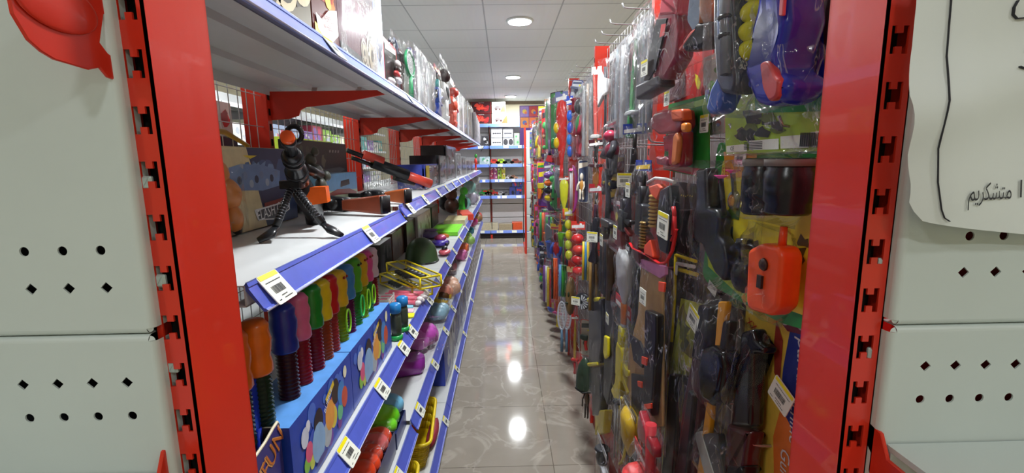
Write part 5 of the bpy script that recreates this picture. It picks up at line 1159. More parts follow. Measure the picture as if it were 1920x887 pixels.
tag(mb.build('yellow_toy_hoop'), 'ochre yellow bent toy hoop standing behind the cream carton', 'toy')
# orange brown padded toy
c = on(444, 446, ZM0); t = thing('padded_toy', 'tan orange puffy toy in a film bag, half hidden by the left post', 'toy', (c.x - .03, c.y + .02, ZM0 + .002), .3)
TAN = (200, 124, 58)
for i, (x, y, z, r) in enumerate(((-.02, 0, .06, (.045, .045, .05)), (.01, .0, .12, (.05, .045, .05)), (-.015, .0, .18, (.04, .04, .045)), (.03, -.01, .05, (.03, .035, .04)), (-.03, .01, .22, (.03, .03, .03)))): MB().ell((x * .6, y * .6, z * .8), tuple(q * .62 for q in r[:2]) + (r[2] * .8,), pm(TAN, .4), 16, 10, lump=.05).build(['hip', 'belly', 'chest', 'paw', 'head'][i], t)
for s in (-1, 1): MB().lathe([(.012, -.008), (.016, 0), (.012, .008)], (s * .02, 0, .016), pm((22, 22, 22)), 12, 'x').build('wheel', t)
bag(t, .09, .2, .06, FILM, 91)
# machine gun on bipod
gm = atY(539, 257, .98); gb = Vector((-.50, 1.20, 1.60)); gs = Vector((-.52, 1.40, 1.45))
t = thing('toy_machine_gun', 'black toy machine gun with orange muzzle standing on its spread bipod', 'toy gun', (-.5, 1.1, ZM0 + .001))
T0 = Vector(t.location)
def G(v): return tuple(Vector(v) - T0)
def along(a, b, k): return tuple(Vector(a).lerp(Vector(b), k) - T0)
p0, p1 = gm, atY(562, 345, 1.17); p2 = atY(590, 400, 1.32)
GB = pm((26, 28, 32), .3)
MB().tube([along(p0, p1, -.02), along(p0, p1, .04)], [.0135, .0145], pm((238, 92, 30)), 16).build('muzzle', t, 'orange')
MB().tube([along(p0, p1, .03), along(p0, p1, .1), along(p0, p1, .11), along(p0, p1, .3)], [.0155, .0155, .011, .012], GB, 14).build('barrel', t)
MB().tube([along(p0, p1, .28), along(p0, p1, .32), along(p0, p1, .5), along(p0, p1, .56), along(p0, p1, .62), along(p0, p1, .9), along(p0, p1, 1.0)], [.014, .019, .021, .017, .023, .025, .021], GB, 16).build('handguard', t)
for k in (.36, .44, .68, .78): mb = MB(); mb.tube([along(p0, p1, k), along(p0, p1, k + .02)], .0235 if k < .5 else .026, pm((44, 46, 50)), 16); mb.build('rail_ring', t)
rc = atY(552, 252, 1.03); mb = MB(); mb.tube([G((rc.x + .016 * math.cos(a), rc.y, rc.z + .017 * math.sin(a))) for a in [2 * PI * q / 20 for q in range(21)]], .0055, GB, 8, False); mb.build('front_sight', t)
mb = MB(); mb.tube([along(p1, p2, -.1), along(p1, p2, .35), along(p1, p2, 1.0)], [.024, .027, .024], GB, 12, flat=1.3); mb.build('receiver', t)
q = along(p1, p2, .0); mb = MB(); mb.tube([(q[0] + .012, q[1], q[2] + .04), (q[0] + .022, q[1] + .08, q[2] + .02)], [.014, .012], GB, 14); mb.build('scope', t)
for px, py, Y, r in ((582, 300, 1.22, .017), (594, 322, 1.25, .02), (602, 346, 1.26, .018), (590, 284, 1.22, .012), (612, 330, 1.28, .014), (606, 366, 1.27, .014)): w3 = atY(px, py, Y); MB().ell(G(w3), (r * .8, r, r), pm((70, 74, 66), .5), 10, 7, lump=.15).build('camouflage_wrap', t)
mg = [atY(570, 352, 1.17), atY(610, 350, 1.18), atY(614, 380, 1.18), atY(576, 386, 1.17)]
mb = MB(); cs = [Vector(G(v)) for v in mg]; off = Vector((-.01, .05, 0)); mb.add([tuple(v) for v in cs] + [tuple(v + off) for v in cs], [(0, 1, 2, 3), (7, 6, 5, 4), (0, 4, 5, 1), (1, 5, 6, 2), (2, 6, 7, 3), (3, 7, 4, 0)], pm((236, 100, 26), .25)); mb.build('magazine', t, 'orange')
s0 = along(p1, p2, .9); mb = MB(); mb.tube([s0, (s0[0] - .01, s0[1] + .03, s0[2] - .03), (s0[0] + .0, s0[1] + .04, .012)], [.024, .026, .03], GB, 12, flat=1.3); mb.build('stock', t)
top = atY(548, 346, 1.12)
for px, py in ((508, 450), (622, 441)):
    ft = on(px, py, ZM0 + .004); a = Vector(G(top)); b3 = Vector(G(ft)); up_ = a.lerp(b3, .78)
    mb = MB(); mb.tube([tuple(a), tuple(up_)], [.0075, .008], GB, 10); lg = mb.build('bipod_leg', t)
    mb = MB()
    for k in range(12): pa, pb = a.lerp(b3, .1 + .05 * k), a.lerp(b3, .12 + .05 * k); mb.tube([tuple(pa), tuple(pb)], .0088, pm((48, 50, 56)), 8)
    mb.build('leg_ribs', lg)
    d_ = Vector((-.022 if px < 560 else .026, -.012, 0)); mb = MB(); mb.tube([tuple(up_), tuple(b3 + Vector((0, 0, .012))), tuple(b3 + d_ + Vector((0, 0, .001)))], [.008, .015, .009], GB, 8, flat=.55); mb.build('foot', lg)
MB().box(G(top), (.05, .03, .02), GB, bev=.003).build('bipod_mount', t)
# two wooden-stocked guns
def lying_gun(px0, py0, px1, py1, z, stock, label, s=1.0):
    a = on(px0, py0, z); b = on(px1, py1, z); d = (a - b); L_ = d.length
    t = thing('wooden_stock_toy_gun', label, 'toy gun', (b.x, b.y, z + .001), math.atan2(d.y, d.x))
    H_ = .058 * s; 
    MB().prism([(L_ * .42, .010), (L_, .0), (L_ * 1.005, .006), (L_, H_), (L_ * .98, H_ + .003), (L_ * .42, H_ * .75)], -.022 * s, .022 * s, pm(stock, .35), .006).build('stock', t, 'reddish brown')
    MB().prism([(L_ * .995, .002), (L_ * 1.03, .004), (L_ * 1.03, H_), (L_ * .995, H_)], -.024 * s, .024 * s, pm((22, 22, 24)), .005).build('butt_pad', t)
    MB().prism([(-.02, .012), (L_ * .44, .004), (L_ * .44, H_ * .85), (L_ * .1, H_ * .95), (-.02, H_ * .7)], -.02 * s, .02 * s, pm((26, 26, 30)), .004).build('receiver', t)
    MB().tube([(-.02, 0, H_ * .5), (-.3 * s, .0, H_ * .5)], .008, pm((22, 22, 24)), 10).build('barrel', t)
    for k in range(2): MB().lathe([(.0, -.012), (.018, -.012), (.018, .012), (0, .012)], (.02 + .06 * k, -.02, H_ * .35 + .01), pm((30, 30, 32)), 14, 'y').build('round_knob', t)
lying_gun(722, 402, 600, 398, ZM0 + .004, (134, 62, 38), 'black toy rifle with red-brown stock lying butt first at the shelf edge')
lying_gun(765, 382, 690, 380, ZM1, (186, 96, 48), 'toy rifle with light orange-brown stock, lying behind the red-brown stock', .9)
# leaning shotgun
A_ = atX(650, 287, -.76); B_ = on(806, 372, ZM1 + .002); B_ = Vector((-.395, B_.y * .395 / abs(B_.x) if abs(B_.x) > .395 else B_.y, ZM1 + .022))
B_ = atX(808, 362, -.40); B_.z = ZM1 + .03
t = thing('toy_shotgun', 'black toy shotgun with red stock and fore-end leaning on the wire grid', 'toy gun', tuple(B_)); T0 = Vector(B_)
def seg(k0, k1, r0, r1, m, nm, lab=None, flat=1.0, off=(0, 0, 0)): o_ = Vector(off); return MB().tube([tuple(B_.lerp(A_, k0) - T0 + o_), tuple(B_.lerp(A_, (k0 + k1) / 2) - T0 + o_), tuple(B_.lerp(A_, k1) - T0 + o_)], [r0, (r0 + r1) / 2, r1], m, 12, flat=flat).build(nm, t, lab)
REDS = pm((206, 70, 54), .35)
seg(.0, .34, .025, .024, REDS, 'stock', 'red'); seg(.30, .72, .030, .028, GB, 'receiver'); seg(.62, .84, .024, .022, REDS, 'fore_end', 'red', off=(.01, 0, .02)); seg(.72, 1.0, .012, .011, GB, 'barrel', off=(0, 0, .014)); seg(.72, .95, .010, .010, GB, 'magazine_tube', off=(0, 0, -.014))
seg(.2, .45, .014, .02, GB, 'grip', off=(-.01, .02, -.03))
t = thing('misty_empty_bag', 'crumpled misty clear bag lying under the leaning shotgun', 'bag', (-.55, 2.45, ZM1 + .002), .4, rot=(-PI / 2 + .05, 0, .4)); bag(t, .3, .36, .08, FILM_M, 55)
# windowed boxes further along the middle shelf
def wbox(xl, xr, yt, z, X, frame, inner, label, seed, d=.1, yellow=False, name='window_box', group=None):
    ym = yt + 30; a = atX(xl, ym, X); b = atX(xr, ym, X); w = b.y - a.y; h = atX((xl + xr) / 2, yt, X).z - z
    t = thing(name, label, 'box', (X, (a.y + b.y) / 2, z + .001), PI / 2, group)
    mb = MB(); mb.box((0, d / 2 + .012, h / 2), (w, d - .024, h), pm(frame, .3)); mb.prism([(-w / 2, 0), (w / 2, 0), (w / 2, h), (-w / 2, h)], .008, .012, pm(frame, .3)); mb.build('carton', t)
    mb = MB(); rg = random.Random(seed); mb.poly([(-w * .44, h * .06), (w * .44, h * .06), (w * .44, h * .94), (-w * .44, h * .94)], .0075, pm((120, 116, 120)))
    for k in range(10): cx, cz = rg.uniform(-.34, .34) * w, rg.uniform(.14, .86) * h; mb.ell((cx, .0035, cz), (w * rg.uniform(.05, .12), .003, h * rg.uniform(.04, .1)), pm(rg.choice(inner)), 8, 5)
    if yellow: mb.poly([(-w * .5, h * .1), (-w * .3, h * .1), (-w * .3, h * .95), (-w * .5, h * .95)], .0005, pm((226, 196, 40)))
    mb.build('tray_of_toys', t)
    MB().box((0, 0, h / 2), (w * .98, .004, h * .96), BLIS).build('window', t)
    return t
gr = [(160, 160, 164), (90, 88, 92), (200, 198, 200), (120, 70, 80), (60, 60, 66)]
wbox(800, 826, 308, ZM1, -.42, (66, 80, 170), gr, 'blue edged window box with yellow strip, first after the leaning shotgun', 1, .16, True)
wbox(826, 838, 292, ZM1, -.41, (40, 38, 40), gr, 'black edged window box behind the blue edged one', 2, .2)
wbox(839, 856, 275, ZM1, -.42, (60, 60, 62), gr, 'tall dark window box, tallest on the middle shelf', 3, .2)
wbox(857, 866, 288, ZM1, -.41, (190, 190, 194), gr, 'pale grey window box right after the tallest dark one', 4, .16)
wbox(867, 875, 294, ZM1, -.41, (176, 176, 184), gr, 'light window box, second after the tallest dark one', 5, .16)
wbox(876, 883, 300, ZM1, -.41, (206, 206, 208), gr, 'white window box, third after the tallest dark one', 6, .16)
wbox(884, 889, 302, ZM1, -.41, (150, 150, 156), gr, 'grey window box before the red toy at the row end', 7, .16)
t = thing('bagged_red_toy', 'small red toy with green lid at the far end of the middle shelf', 'toy', (-.42, 7.3, ZM1 + .001), PI / 2); figure(t, .12, .26, (214, 50, 40), (206, 44, 36), (60, 150, 60))
# ---- third shelf, bubble wand display boxes
ZBX = atX(655, 662, -.382).z; yA, yB, yC = atX(541, 800, -.382).y, atX(656, 662, -.382).y, atX(731, 580, -.382).y
DPX = .115; SKY = (96, 156, 226); DEEP = (34, 70, 176)
def bubprint(mb, w, h, seed):
    rg = random.Random(seed)
    for k in range(12): mb.poly(circ(rg.uniform(-.44, .44) * w, rg.uniform(.08, .92) * h, rg.uniform(.02, .06) * w, 12), -.0006 - k * 1e-5, pm((70, 110, 206), .3))
    mb.poly([(-w * .3, h * .2), (-w * .05, h * .12), (w * .3, h * .3), (w * .36, h * .6), (w * .1, h * .72), (-w * .25, h * .62), (-w * .36, h * .4)], -.001, pm((60, 90, 196)))
    for cx, cz, r, c in ((-.14, .62, .07, (40, 26, 30)), (-.13, .59, .055, (226, 170, 140)), (.16, .72, .07, (50, 34, 26)), (.16, .69, .055, (226, 176, 146)), (-.16, .36, .10, (140, 180, 220)), (-.02, .3, .07, (176, 186, 190)), (.04, .5, .08, (232, 160, 60)), (.1, .4, .06, (226, 206, 60)), (-.3, .42, .05, (226, 90, 130)), (-.34, .3, .04, (140, 200, 70)), (-.27, .24, .035, (200, 210, 80)), (.26, .58, .07, (60, 130, 200)), (.32, .46, .06, (206, 80, 50)), (.22, .34, .05, (110, 200, 140)), (.02, .2, .05, (120, 60, 160)), (.2, .2, .04, (120, 50, 140)), (-.34, .66, .05, (206, 214, 230)), (-.29, .75, .03, (230, 232, 240)), (.36, .82, .035, (236, 232, 200)), (.1, .6, .045, (220, 110, 60))):
        mb.poly(circ(cx * w, cz * h, r * w, 14, r * w * 1.25), -.0014 - abs(cx) * .0004 - r * .002, pm(c))
    mb.poly([(-.02 * w, h * .8), (w * .13, h * .92), (w * .14, h * .84), (w * .0, h * .72)], -.0022, pm((226, 196, 50))); mb.text('BUBBLE', w * .05, (w * .02, -.0026, h * .74), pm((240, 240, 250)), rz=-.6)
    mb.poly(circ(-.13 * w, .1 * h, .09 * w, 16, .05 * h), -.0018, pm((70, 60, 130)))
for i, (y0_, y1_) in enumerate(((yA, yB), (yB, yC))):
    t = thing('bubble_wand_box', ['nearer blue display box printed with children and bubbles, full of wands', 'farther blue display box printed with children and bubbles, behind the nearer'][i], 'display box', (-.382, (y0_ + y1_) / 2, Z3 + .001), PI / 2)
    w = y1_ - y0_ - .003; h = ZBX - Z3; mb = MB()
    mb.add([(-w / 2, 0, 0), (w / 2, 0, 0), (w / 2, 0, h), (-w / 2, 0, h), (-w / 2, DPX, 0), (w / 2, DPX, 0), (w / 2, DPX, h), (-w / 2, DPX, h)], [(0, 1, 2, 3), (5, 4, 7, 6), (4, 0, 3, 7), (1, 5, 6, 2)], pm(DEEP, .28))
    mb.add([(-w / 2, 0, h), (w / 2, 0, h), (w / 2, DPX, h), (-w / 2, DPX, h)], [(0, 1, 2, 3)], pm(SKY, .3)); mb.build('carton', t)
    mb = MB(); bubprint(mb, w, h, i); mb.build('front_print', t)
wand = [((500, 800), (495, 585), (232, 120, 24), (34, 60, 44), 'orange'), ((550, 757), (524, 572), (30, 50, 150), (60, 26, 40), 'dark blue'), ((575, 731), (549, 553), (222, 110, 150), (150, 30, 50), 'pink'), ((599, 710), (573, 538), (30, 140, 44), (130, 26, 50), 'green'), ((616, 690), (596, 525), (232, 206, 30), (160, 70, 40), 'yellow'), ((629, 673), (615, 513), (196, 28, 34), (170, 60, 60), 'red'),
        ((646, 652), (634, 504), (236, 200, 40), (140, 170, 30), 'yellow bear-shaped'), ((660, 634), (648, 494), (70, 150, 220), (110, 30, 90), 'sky blue'), ((673, 620), (661, 482), (90, 190, 50), (60, 160, 60), 'green frog-shaped'), ((685, 608), (673, 474), (230, 190, 40), (170, 210, 40), 'yellow spotted'), ((695, 597), (684, 468), (232, 90, 160), (60, 170, 70), 'pink bear-shaped'), ((705, 585), (699, 460), (230, 214, 222), (140, 40, 50), 'white')]
def glassy(rgb):
    m, nt, b = newmat('tinted_plastic_%d_%d_%d' % rgb); b.inputs['Base Color'].default_value = S(*rgb); b.inputs['Roughness'].default_value = .12; b.inputs['Alpha'].default_value = 1; b.inputs['Transmission Weight'].default_value = .35; b.inputs['IOR'].default_value = 1.3
    no = nt.nodes.new('ShaderNodeTexNoise'); no.inputs['Scale'].default_value = 60; bp = nt.nodes.new('ShaderNodeBump'); bp.inputs['Strength'].default_value = .3; nt.links.new(no.outputs['Fac'], bp.inputs['Height']); nt.links.new(bp.outputs[0], b.inputs['Normal'])
    return m
for i, (bp_, tp_, cap, tubc, nm) in enumerate(wand + [((462, 840), (465, 600), (214, 104, 24), (30, 40, 40), 'second orange')]):
    bb = on(bp_[0] - 3, bp_[1] - 3, ZBX); X = max(-.50, min(-.43, bb.x)); bb = atX(bp_[0] - 5, bp_[1] - 6, X)
    Y = bb.y; zt_ = min(atX(tp_[0], tp_[1], X).z, ZM0 - .035); zc_ = lerp(ZBX, zt_, .48 if i < 7 else .5)
    t = thing('bubble_wand', 'tall bubble wand tube with %s cap in the blue display box' % nm, 'bubble wand', (X, Y, ZBX + .0005))
    H_ = zt_ - ZBX; r = .0205; mb = MB(); prof = []; k = 0; z = -.0
    while z < H_ * .52: prof += [(r * .86, z), (r * 1.0, z + .003), (r * .86, z + .006)]; z += .008
    mb.lathe([(0, 0)] + prof + [(0, H_ * .53)], (0, 0, 0), glassy(tubc), 16); mb.build('ribbed_tube', t)
    cp = [(r * 1.05, H_ * .5), (r * 1.2, H_ * .52), (r * 1.18, H_ * .6), (r * 1.05, H_ * .66), (r * 1.2, H_ * .74), (r * 1.24, H_ * .82), (r * 1.08, H_ * .88), (r * 1.15, H_ * .94), (r * .8, H_ * .99), (0, H_)]
    MB().lathe(cp, (0, 0, 0), pm(cap, .3), 16).build('cap', t)
    if 'bear' in nm or 'frog' in nm or 'spotted' in nm:
        for s in (-1, 1): MB().ell((.022, s * .009, H_ * .9), .004, pm((40, 60, 30) if 'frog' in nm else (150, 40, 30)), 8, 6).build('eye', t)
        MB().tube([(.022, .017 * math.cos(a), H_ * .28 + .03 * math.sin(a)) for a in [2 * PI * q / 16 for q in range(17)]], .0025, pm((150, 220, 40) if cap[0] > 150 else (60, 210, 90)), 6, False).build('loop_inside', t)
# bin with beach spades at the near corner
t = thing('spade_bin', 'indigo display bin with cream rim and orange lettering at the near corner', 'display bin', (-.395, .70, Z3 + .001), PI / 2)
zr0, zr1 = atX(482, 858, -.395).z - Z3, atX(534, 778, -.395).z - Z3; y0_, y1_ = atX(470, 860, -.395).y - .70, yA - .70 - .004
rim = [(y0_ - .08, zr0 - .03), (y0_, zr0), (lerp(y0_, y1_, .5), lerp(zr0, zr1, .35)), (lerp(y0_, y1_, .8), lerp(zr0, zr1, .85)), (y1_ - .004, zr1), (y1_, zr1 - .008)]
mb = MB(); mb.prism([(y0_ - .08, 0)] + rim + [(y1_, 0)], 0, .004, pm((66, 62, 130), .3)); mb.prism([(y0_ - .08, 0), (y1_, 0), (y1_, zr1 - .01), (y0_ - .08, zr0 - .03)], .12, .124, pm((60, 44, 36), .6)); mb.box((y1_ - .003, .06, zr1 / 2), (.004, .116, zr1 - .02), pm((80, 74, 60), .6)); mb.build('bin', t)
MB().tube([(p[0], .002, p[1]) for p in rim], .0028, pm((226, 216, 186)), 6).build('rim', t)
mb = MB(); xs0, zs0 = atX(512, 850, -.395).y - .70, atX(512, 850, -.395).z - Z3
mb.text('FUN', .05, (xs0, -.0012, zs0), pm((206, 120, 50)), sx=.8, rz=-.5); mb.text('FUN', .056, (xs0 - .001, -.0006, zs0 - .001), pm((230, 170, 100)), sx=.8, rz=-.5); mb.build('front_print', t)
for i, (px, yt, Yc, c, nm) in enumerate(((500, 690, .74, (30, 56, 190), 'blue'), (486, 688, .70, (30, 140, 60), 'green'), (474, 742, .665, (226, 120, 160), 'pink'))):
    z = atX(px, yt, -.43 - .02 * i).z; p_ = thing('sand_spade', '%s plastic sand spade standing in the indigo bin' % nm, 'spade', (-.43 - .02 * i, Yc + .01, Z3 + .004), PI / 2)
    H_ = z - Z3; MB().prism([(-.026, H_ * .62), (.026, H_ * .62), (.03, H_ * .8), (.026, H_ * .97), (.0, H_), (-.024, H_ * .97), (-.03, H_ * .8)], -.004, .004, pm(c, .25), .002).build('scoop', p_)
    MB().tube([(0, 0, .0), (0, 0, H_ * .64)], .007, pm(c, .3), 8).build('handle', p_)
# third shelf, second bay
for i, (px, py) in enumerate(((744, 636), (757, 620))):
    p_ = on(px, py, Z3); t = thing('blue_toy_bottle', 'blue capped bottle with green base beside the bubble boxes, %s' % ['the nearer', 'the farther'][i], 'bottle', (p_.x, p_.y, Z3 + .001))
    lat(t, [(.02, 0), (.022, .003), (.022, .012), (.018, .016)], (40, 160, 80), 'base'); lat(t, [(.017, .016), (.019, .04), (.019, .08), (.016, .095)], (60, 70, 60), 'printed_bottle'); lat(t, [(.017, .095), (.021, .1), (.021, .125), (.014, .13), (0, .131)], (40, 130, 200), 'cap')
for i, (c, py) in enumerate((((236, 236, 30), 594), ((236, 200, 214), 585), ((140, 210, 230), 576))):
    p_ = on(753, py, Z3); t = thing('sticky_note_pad', '%s flat sticky note pad lying on the shelf' % ['lime yellow', 'pale pink', 'light blue'][i], 'note pad', (p_.x, p_.y, Z3 + .001), .1); MB().box((0, 0, .003), (.10, .045, .006), pm(c, .5), bev=.001).build('pad', t)
p_ = on(720, 590, Z3); t = thing('white_crate', 'small white plastic crate corner beside the white capped wand', 'crate', (p_.x - .02, p_.y + .03, Z3 + .001))
mb = MB()
for k in range(5): 
    for sy in (-1, 1): mb.box((0, sy * .045, .012 + k * .012), (.09, .003, .006), pm((226, 226, 222)))
    for sx_ in (-1, 1): mb.box((sx_ * .045, 0, .012 + k * .012), (.003, .09, .006), pm((226, 226, 222)))
for a in (-1, 1):
    for b in (-1, 1): mb.box((a * .045, b * .045, .035), (.006, .006, .07), pm((226, 226, 222)))
mb.box((0, 0, .002), (.09, .09, .004), pm((226, 226, 222))); mb.build('slatted_sides', t)
a = on(722, 565, Z3); b = on(800, 568, Z3); t = thing('pink_candle_pack', 'film pack of pink sticks with white tips lying across the shelf', 'pack', ((a.x + b.x) / 2, (a.y + b.y) / 2, Z3 + .001), math.atan2(b.y - a.y, b.x - a.x)); L_ = (b - a).length
for k in range(6):
    y = -.05 + k * .02; mb = MB(); mb.tube([(-L_ / 2, y, .014 + .012 * (k % 2)), (L_ * .34, y, .014 + .012 * (k % 2))], .0105, pm((222, 96, 120)), 10); st = mb.build('stick', t); MB().ell((L_ * .4, y, .014 + .012 * (k % 2)), (L_ * .08, .011, .011), pm((236, 230, 230)), 10, 7).build('white_tip', st)
fb = bag(t, L_, .14, .05, FILM, 61); fb.rotation_euler = (-PI / 2, 0, 0); fb.location = (0, -.07, .026)
for i, (xl, yl, xr, yr, hh) in enumerate(((745, 500, 806, 528, .05), (732, 520, 790, 545, .04))):
    zb = Z3 + (.06 if i == 0 else .0); a = on(xl, yl, zb + .03); b = on(xr, yr, zb + .03); t = thing('yellow_edged_pouch', ['upper clear zip pouch with yellow edging holding dark tools', 'lower clear zip pouch with yellow edging under the other'][i], 'pouch', ((a.x + b.x) / 2 - .0, (a.y + b.y) / 2 + .0, zb + .002), math.atan2(b.y - a.y, b.x - a.x)); L_ = (b - a).length + .02; D_ = .10
    YM = pm((228, 206, 24), .3); cs = [(-L_ / 2, -D_ / 2), (L_ / 2, -D_ / 2), (L_ / 2, D_ / 2), (-L_ / 2, D_ / 2)]
    mb = MB()
    for zz in (.004, .052): mb.tube([(x, y, zz) for x, y in cs + cs[:1]], .0045, YM, 8)
    for x, y in cs: mb.tube([(x, y, .004), (x, y, .052)], .0045, YM, 8)
    mb.tube([(-L_ / 2, 0, .056), (L_ / 2, 0, .056)], .006, YM, 8, flat=.5); mb.build('edging', t)
    for k in range(5): MB().tube([(-L_ * .35 + k * .03, -.03, .014), (-L_ * .2 + k * .04, .03, .03)], [.010, .007], pm((30, 30, 34), .3), 8).build('black_tool', t)
    MB().box((0, 0, .028), (L_, D_, .05), BLIS).build('clear_pouch', t)
p_ = on(787, 494, Z3); t = thing('army_helmet', 'glossy dark green army helmet resting on the third shelf', 'helmet', (p_.x, p_.y + .07, Z3 + .001))
R_ = abs(atY(826, 480, p_.y + .07).x - atY(765, 480, p_.y + .07).x) / 2
MB().lathe([(R_ * 1.04, 0), (R_ * 1.05, .006), (R_ * .99, .02), (R_ * .96, R_ * .5), (R_ * .85, R_ * .92), (R_ * .62, R_ * 1.24), (R_ * .3, R_ * 1.42), (0, R_ * 1.46)], (0, 0, 0), M((62, 84, 54), .3, var=.06), 32).build('shell', t)
MB().lathe([(R_ * 1.05, 0), (R_ * 1.075, .003), (R_ * 1.05, .007)], (0, 0, 0), M((30, 38, 28), .4), 32).build('rim', t)
MB().tube([(R_ * 1.0, -.01, .004), (R_ * .9, -R_ * .7, .004), (R_ * .4, -R_ * 1.1, .004)], .005, BLACK, 8, flat=.4).build('chin_strap', t)
def lumpy(name, label, cat, px, py, z, parts_, rz=0, bagw=None):
    p_ = on(px, py, z); t = thing(name, label, cat, (p_.x, p_.y, z + .001), rz)
    for i, (pn, x, y, zz, r, c) in enumerate(parts_): MB().ell((x, y, zz), r, pm(c, .35), 14, 9, lump=.02).build(pn, t)
    if bagw: fb = bag(t, bagw[0], bagw[1], bagw[2], FILM, int(px)); fb.location = (0, 0, 0)
    return t
lumpy('toy_car', 'small violet and blue toy car right of the helmet', 'toy car', 826, 462, Z3, [('body', 0, 0, .03, (.06, .09, .026), (70, 50, 160)), ('cabin', 0, .01, .06, (.045, .05, .025), (190, 70, 120))] + [('wheel', a * .05, b * .05, .018, (.01, .018, .018), (24, 24, 24)) for a in (-1, 1) for b in (-1, 1)])
lumpy('toy_boat', 'pink toy boat just right of the helmet edge', 'toy', 834, 478, Z3, [('hull', 0, 0, .02, (.04, .07, .018), (214, 96, 110)), ('seat', 0, 0, .045, (.02, .03, .015), (40, 40, 44))])
lumpy('purple_toy_block', 'dull purple folded toy behind the helmet', 'toy', 806, 447, Z3, [('body', 0, 0, .03, (.07, .1, .028), (96, 80, 130)), ('flap', 0, .04, .06, (.06, .05, .012), (120, 90, 140))])
def flatbook(px, py, z, w, d, h, c, label, rz=0, lift=0):
    p_ = on(px, py, z); t = thing('colouring_book', label, 'book', (p_.x, p_.y, z + lift + .001), rz); MB().box((0, 0, h / 2), (w, d, h), pm(c, .4)).build('cover', t); MB().box((.002, 0, h / 2), (w - .002, d - .006, h * .7), PAPER).build('pages', t)
flatbook(838, 434, Z3, .24, .5, .03, (130, 226, 50), 'lime green pad stack lying flat past the helmet'); flatbook(856, 418, Z3, .2, .4, .05, (206, 196, 150), 'cream boxed pad beyond the lime green stack'); flatbook(872, 408, Z3, .12, .5, .06, (214, 70, 50), 'red pad at the shelf edge beyond the lime stack', .2)
flatbook(815, 440, Z3, .1, .4, .02, (214, 120, 50), 'orange edged pad left of the lime green stack', .5)
lumpy('brown_plush', 'brown furry toy in the dim back of the third shelf', 'toy', 848, 400, Z3, [('body', 0, 0, .09, (.09, .09, .09), (84, 52, 40)), ('head', 0, -.02, .22, (.07, .07, .07), (96, 60, 46)), ('ear', .05, 0, .29, (.02, .02, .03), (70, 40, 32)), ('ear', -.05, 0, .29, (.02, .02, .03), (70, 40, 32))])
lumpy('black_plush', 'black and white plush toy in the dim back of the shelf', 'toy', 838, 395, Z3, [('body', 0, 0, .10, (.1, .1, .1), (34, 34, 38)), ('head', 0, -.02, .26, (.08, .08, .08), (190, 190, 190)), ('nose', 0, -.09, .25, (.02, .02, .02), (20, 20, 20))])
lumpy('green_bagged_frog', 'bright green toy in crinkled bag standing past the books', 'toy', 868, 400, Z3, [('body', 0, 0, .12, (.05, .04, .12), (70, 210, 60)), ('head', .02, 0, .26, (.05, .04, .05), (80, 220, 70)), ('leg', -.03, -.03, .05, (.03, .03, .05), (50, 180, 50)), ('patch', .03, -.03, .12, (.02, .02, .06), (30, 40, 30))], .4, (.22, .34, .1))
rg = random.Random(4)
for i, (px, py, z0_, c, nm) in enumerate(((876, 388, .1, (120, 190, 180), 'teal'), (880, 384, .28, (150, 200, 190), 'pale green'), (886, 372, .34, (206, 60, 50), 'red'), (884, 382, .12, (190, 180, 200), 'lilac'), (890, 368, .2, (170, 210, 190), 'mint'), (893, 362, .34, (206, 214, 210), 'white'), (895, 362, .14, (110, 180, 160), 'sea green'))):
    p_ = on(px, py, Z3); t = thing('bagged_ball', '%s ball in crinkled clear wrap at the far end of the third shelf' % nm, 'ball', (-.50 + .06 * (i % 2), 5.9 + .24 * i, Z3 + .001)); r = .085
    MB().ell((0, 0, z0_ * .9 + r * .2 if z0_ > .15 else r), r, pm(c, .25), 16, 10).build('ball', t); MB().lathe([(.05, 0), (r * 1.05, .03), (r * 1.12, z0_ * .9 + r * .3), (r * .4, z0_ + r * 1.5), (r * .6, z0_ + r * 1.9)], (0, 0, 0), FILM, 14).build('clear_wrap', t)
# dim goods at the back of the third shelf
for i, (xl, xr, yt, X, c, nm, cs) in enumerate(((712, 735, 452, -.66, (46, 44, 48), 'dark gridded', [(90, 90, 96), (60, 60, 66)]), (735, 762, 430, -.68, (84, 54, 40), 'brown leather-look', [(110, 70, 50), (60, 40, 32)]), (762, 782, 412, -.66, (50, 34, 30), 'dark red-brown', [(90, 40, 40), (60, 40, 40)]), (783, 808, 398, -.64, (190, 186, 180), 'white and brown patterned', [(130, 90, 70), (220, 220, 220), (90, 70, 60)]), (810, 822, 385, -.66, (40, 60, 44), 'dark green', [(60, 90, 60), (30, 40, 30)]))):
    a = atX(xl, yt + 20, X); b = atX(xr, yt + 20, X); h = atX((xl + xr) / 2, yt, X).z - Z3
    boxthing('dim_toy_box', '%s carton at the back of the third shelf' % nm, 'box', X, (a.y + b.y) / 2, Z3, b.y - a.y - .01, .09, min(.36, h), c, prints=blobs(cs, 14, i, (.08, .2)))
# ---- fourth shelf
def tray(name, label, y0, y1, z, X0, X1, h, rgb, items, cat='toy tray'):
    t = thing(name, label, cat, ((X0 + X1) / 2, (y0 + y1) / 2, z + .001)); w, d = abs(X1 - X0), y1 - y0; mb = MB(); m = pm(rgb, .3)
    mb.box((0, 0, .002), (w, d, .003), m); 
    for s in (-1, 1): mb.box((s * w / 2, 0, h / 2), (.003, d, h), m); mb.box((0, s * d / 2, h / 2), (w, .003, h), m)
    mb.build('tray', t); n = 0
    for x, y, zz, r, c in items: MB().ell((x * w, y * d, zz), r, pm(c, .3), 14, 9, lump=.06).build('soft_toy_piece', t); n += 1
    fb = bag(t, w * .98, d * .98, .03, FILM, int(y0 * 100)); fb.rotation_euler = (-PI / 2, 0, 0); fb.location = (0, -d * .49, h + .03)
    return t
OR = (236, 76, 40); PKS = (226, 110, 110)
rg = random.Random(13)
yD = atX(750, 800, -.385).y
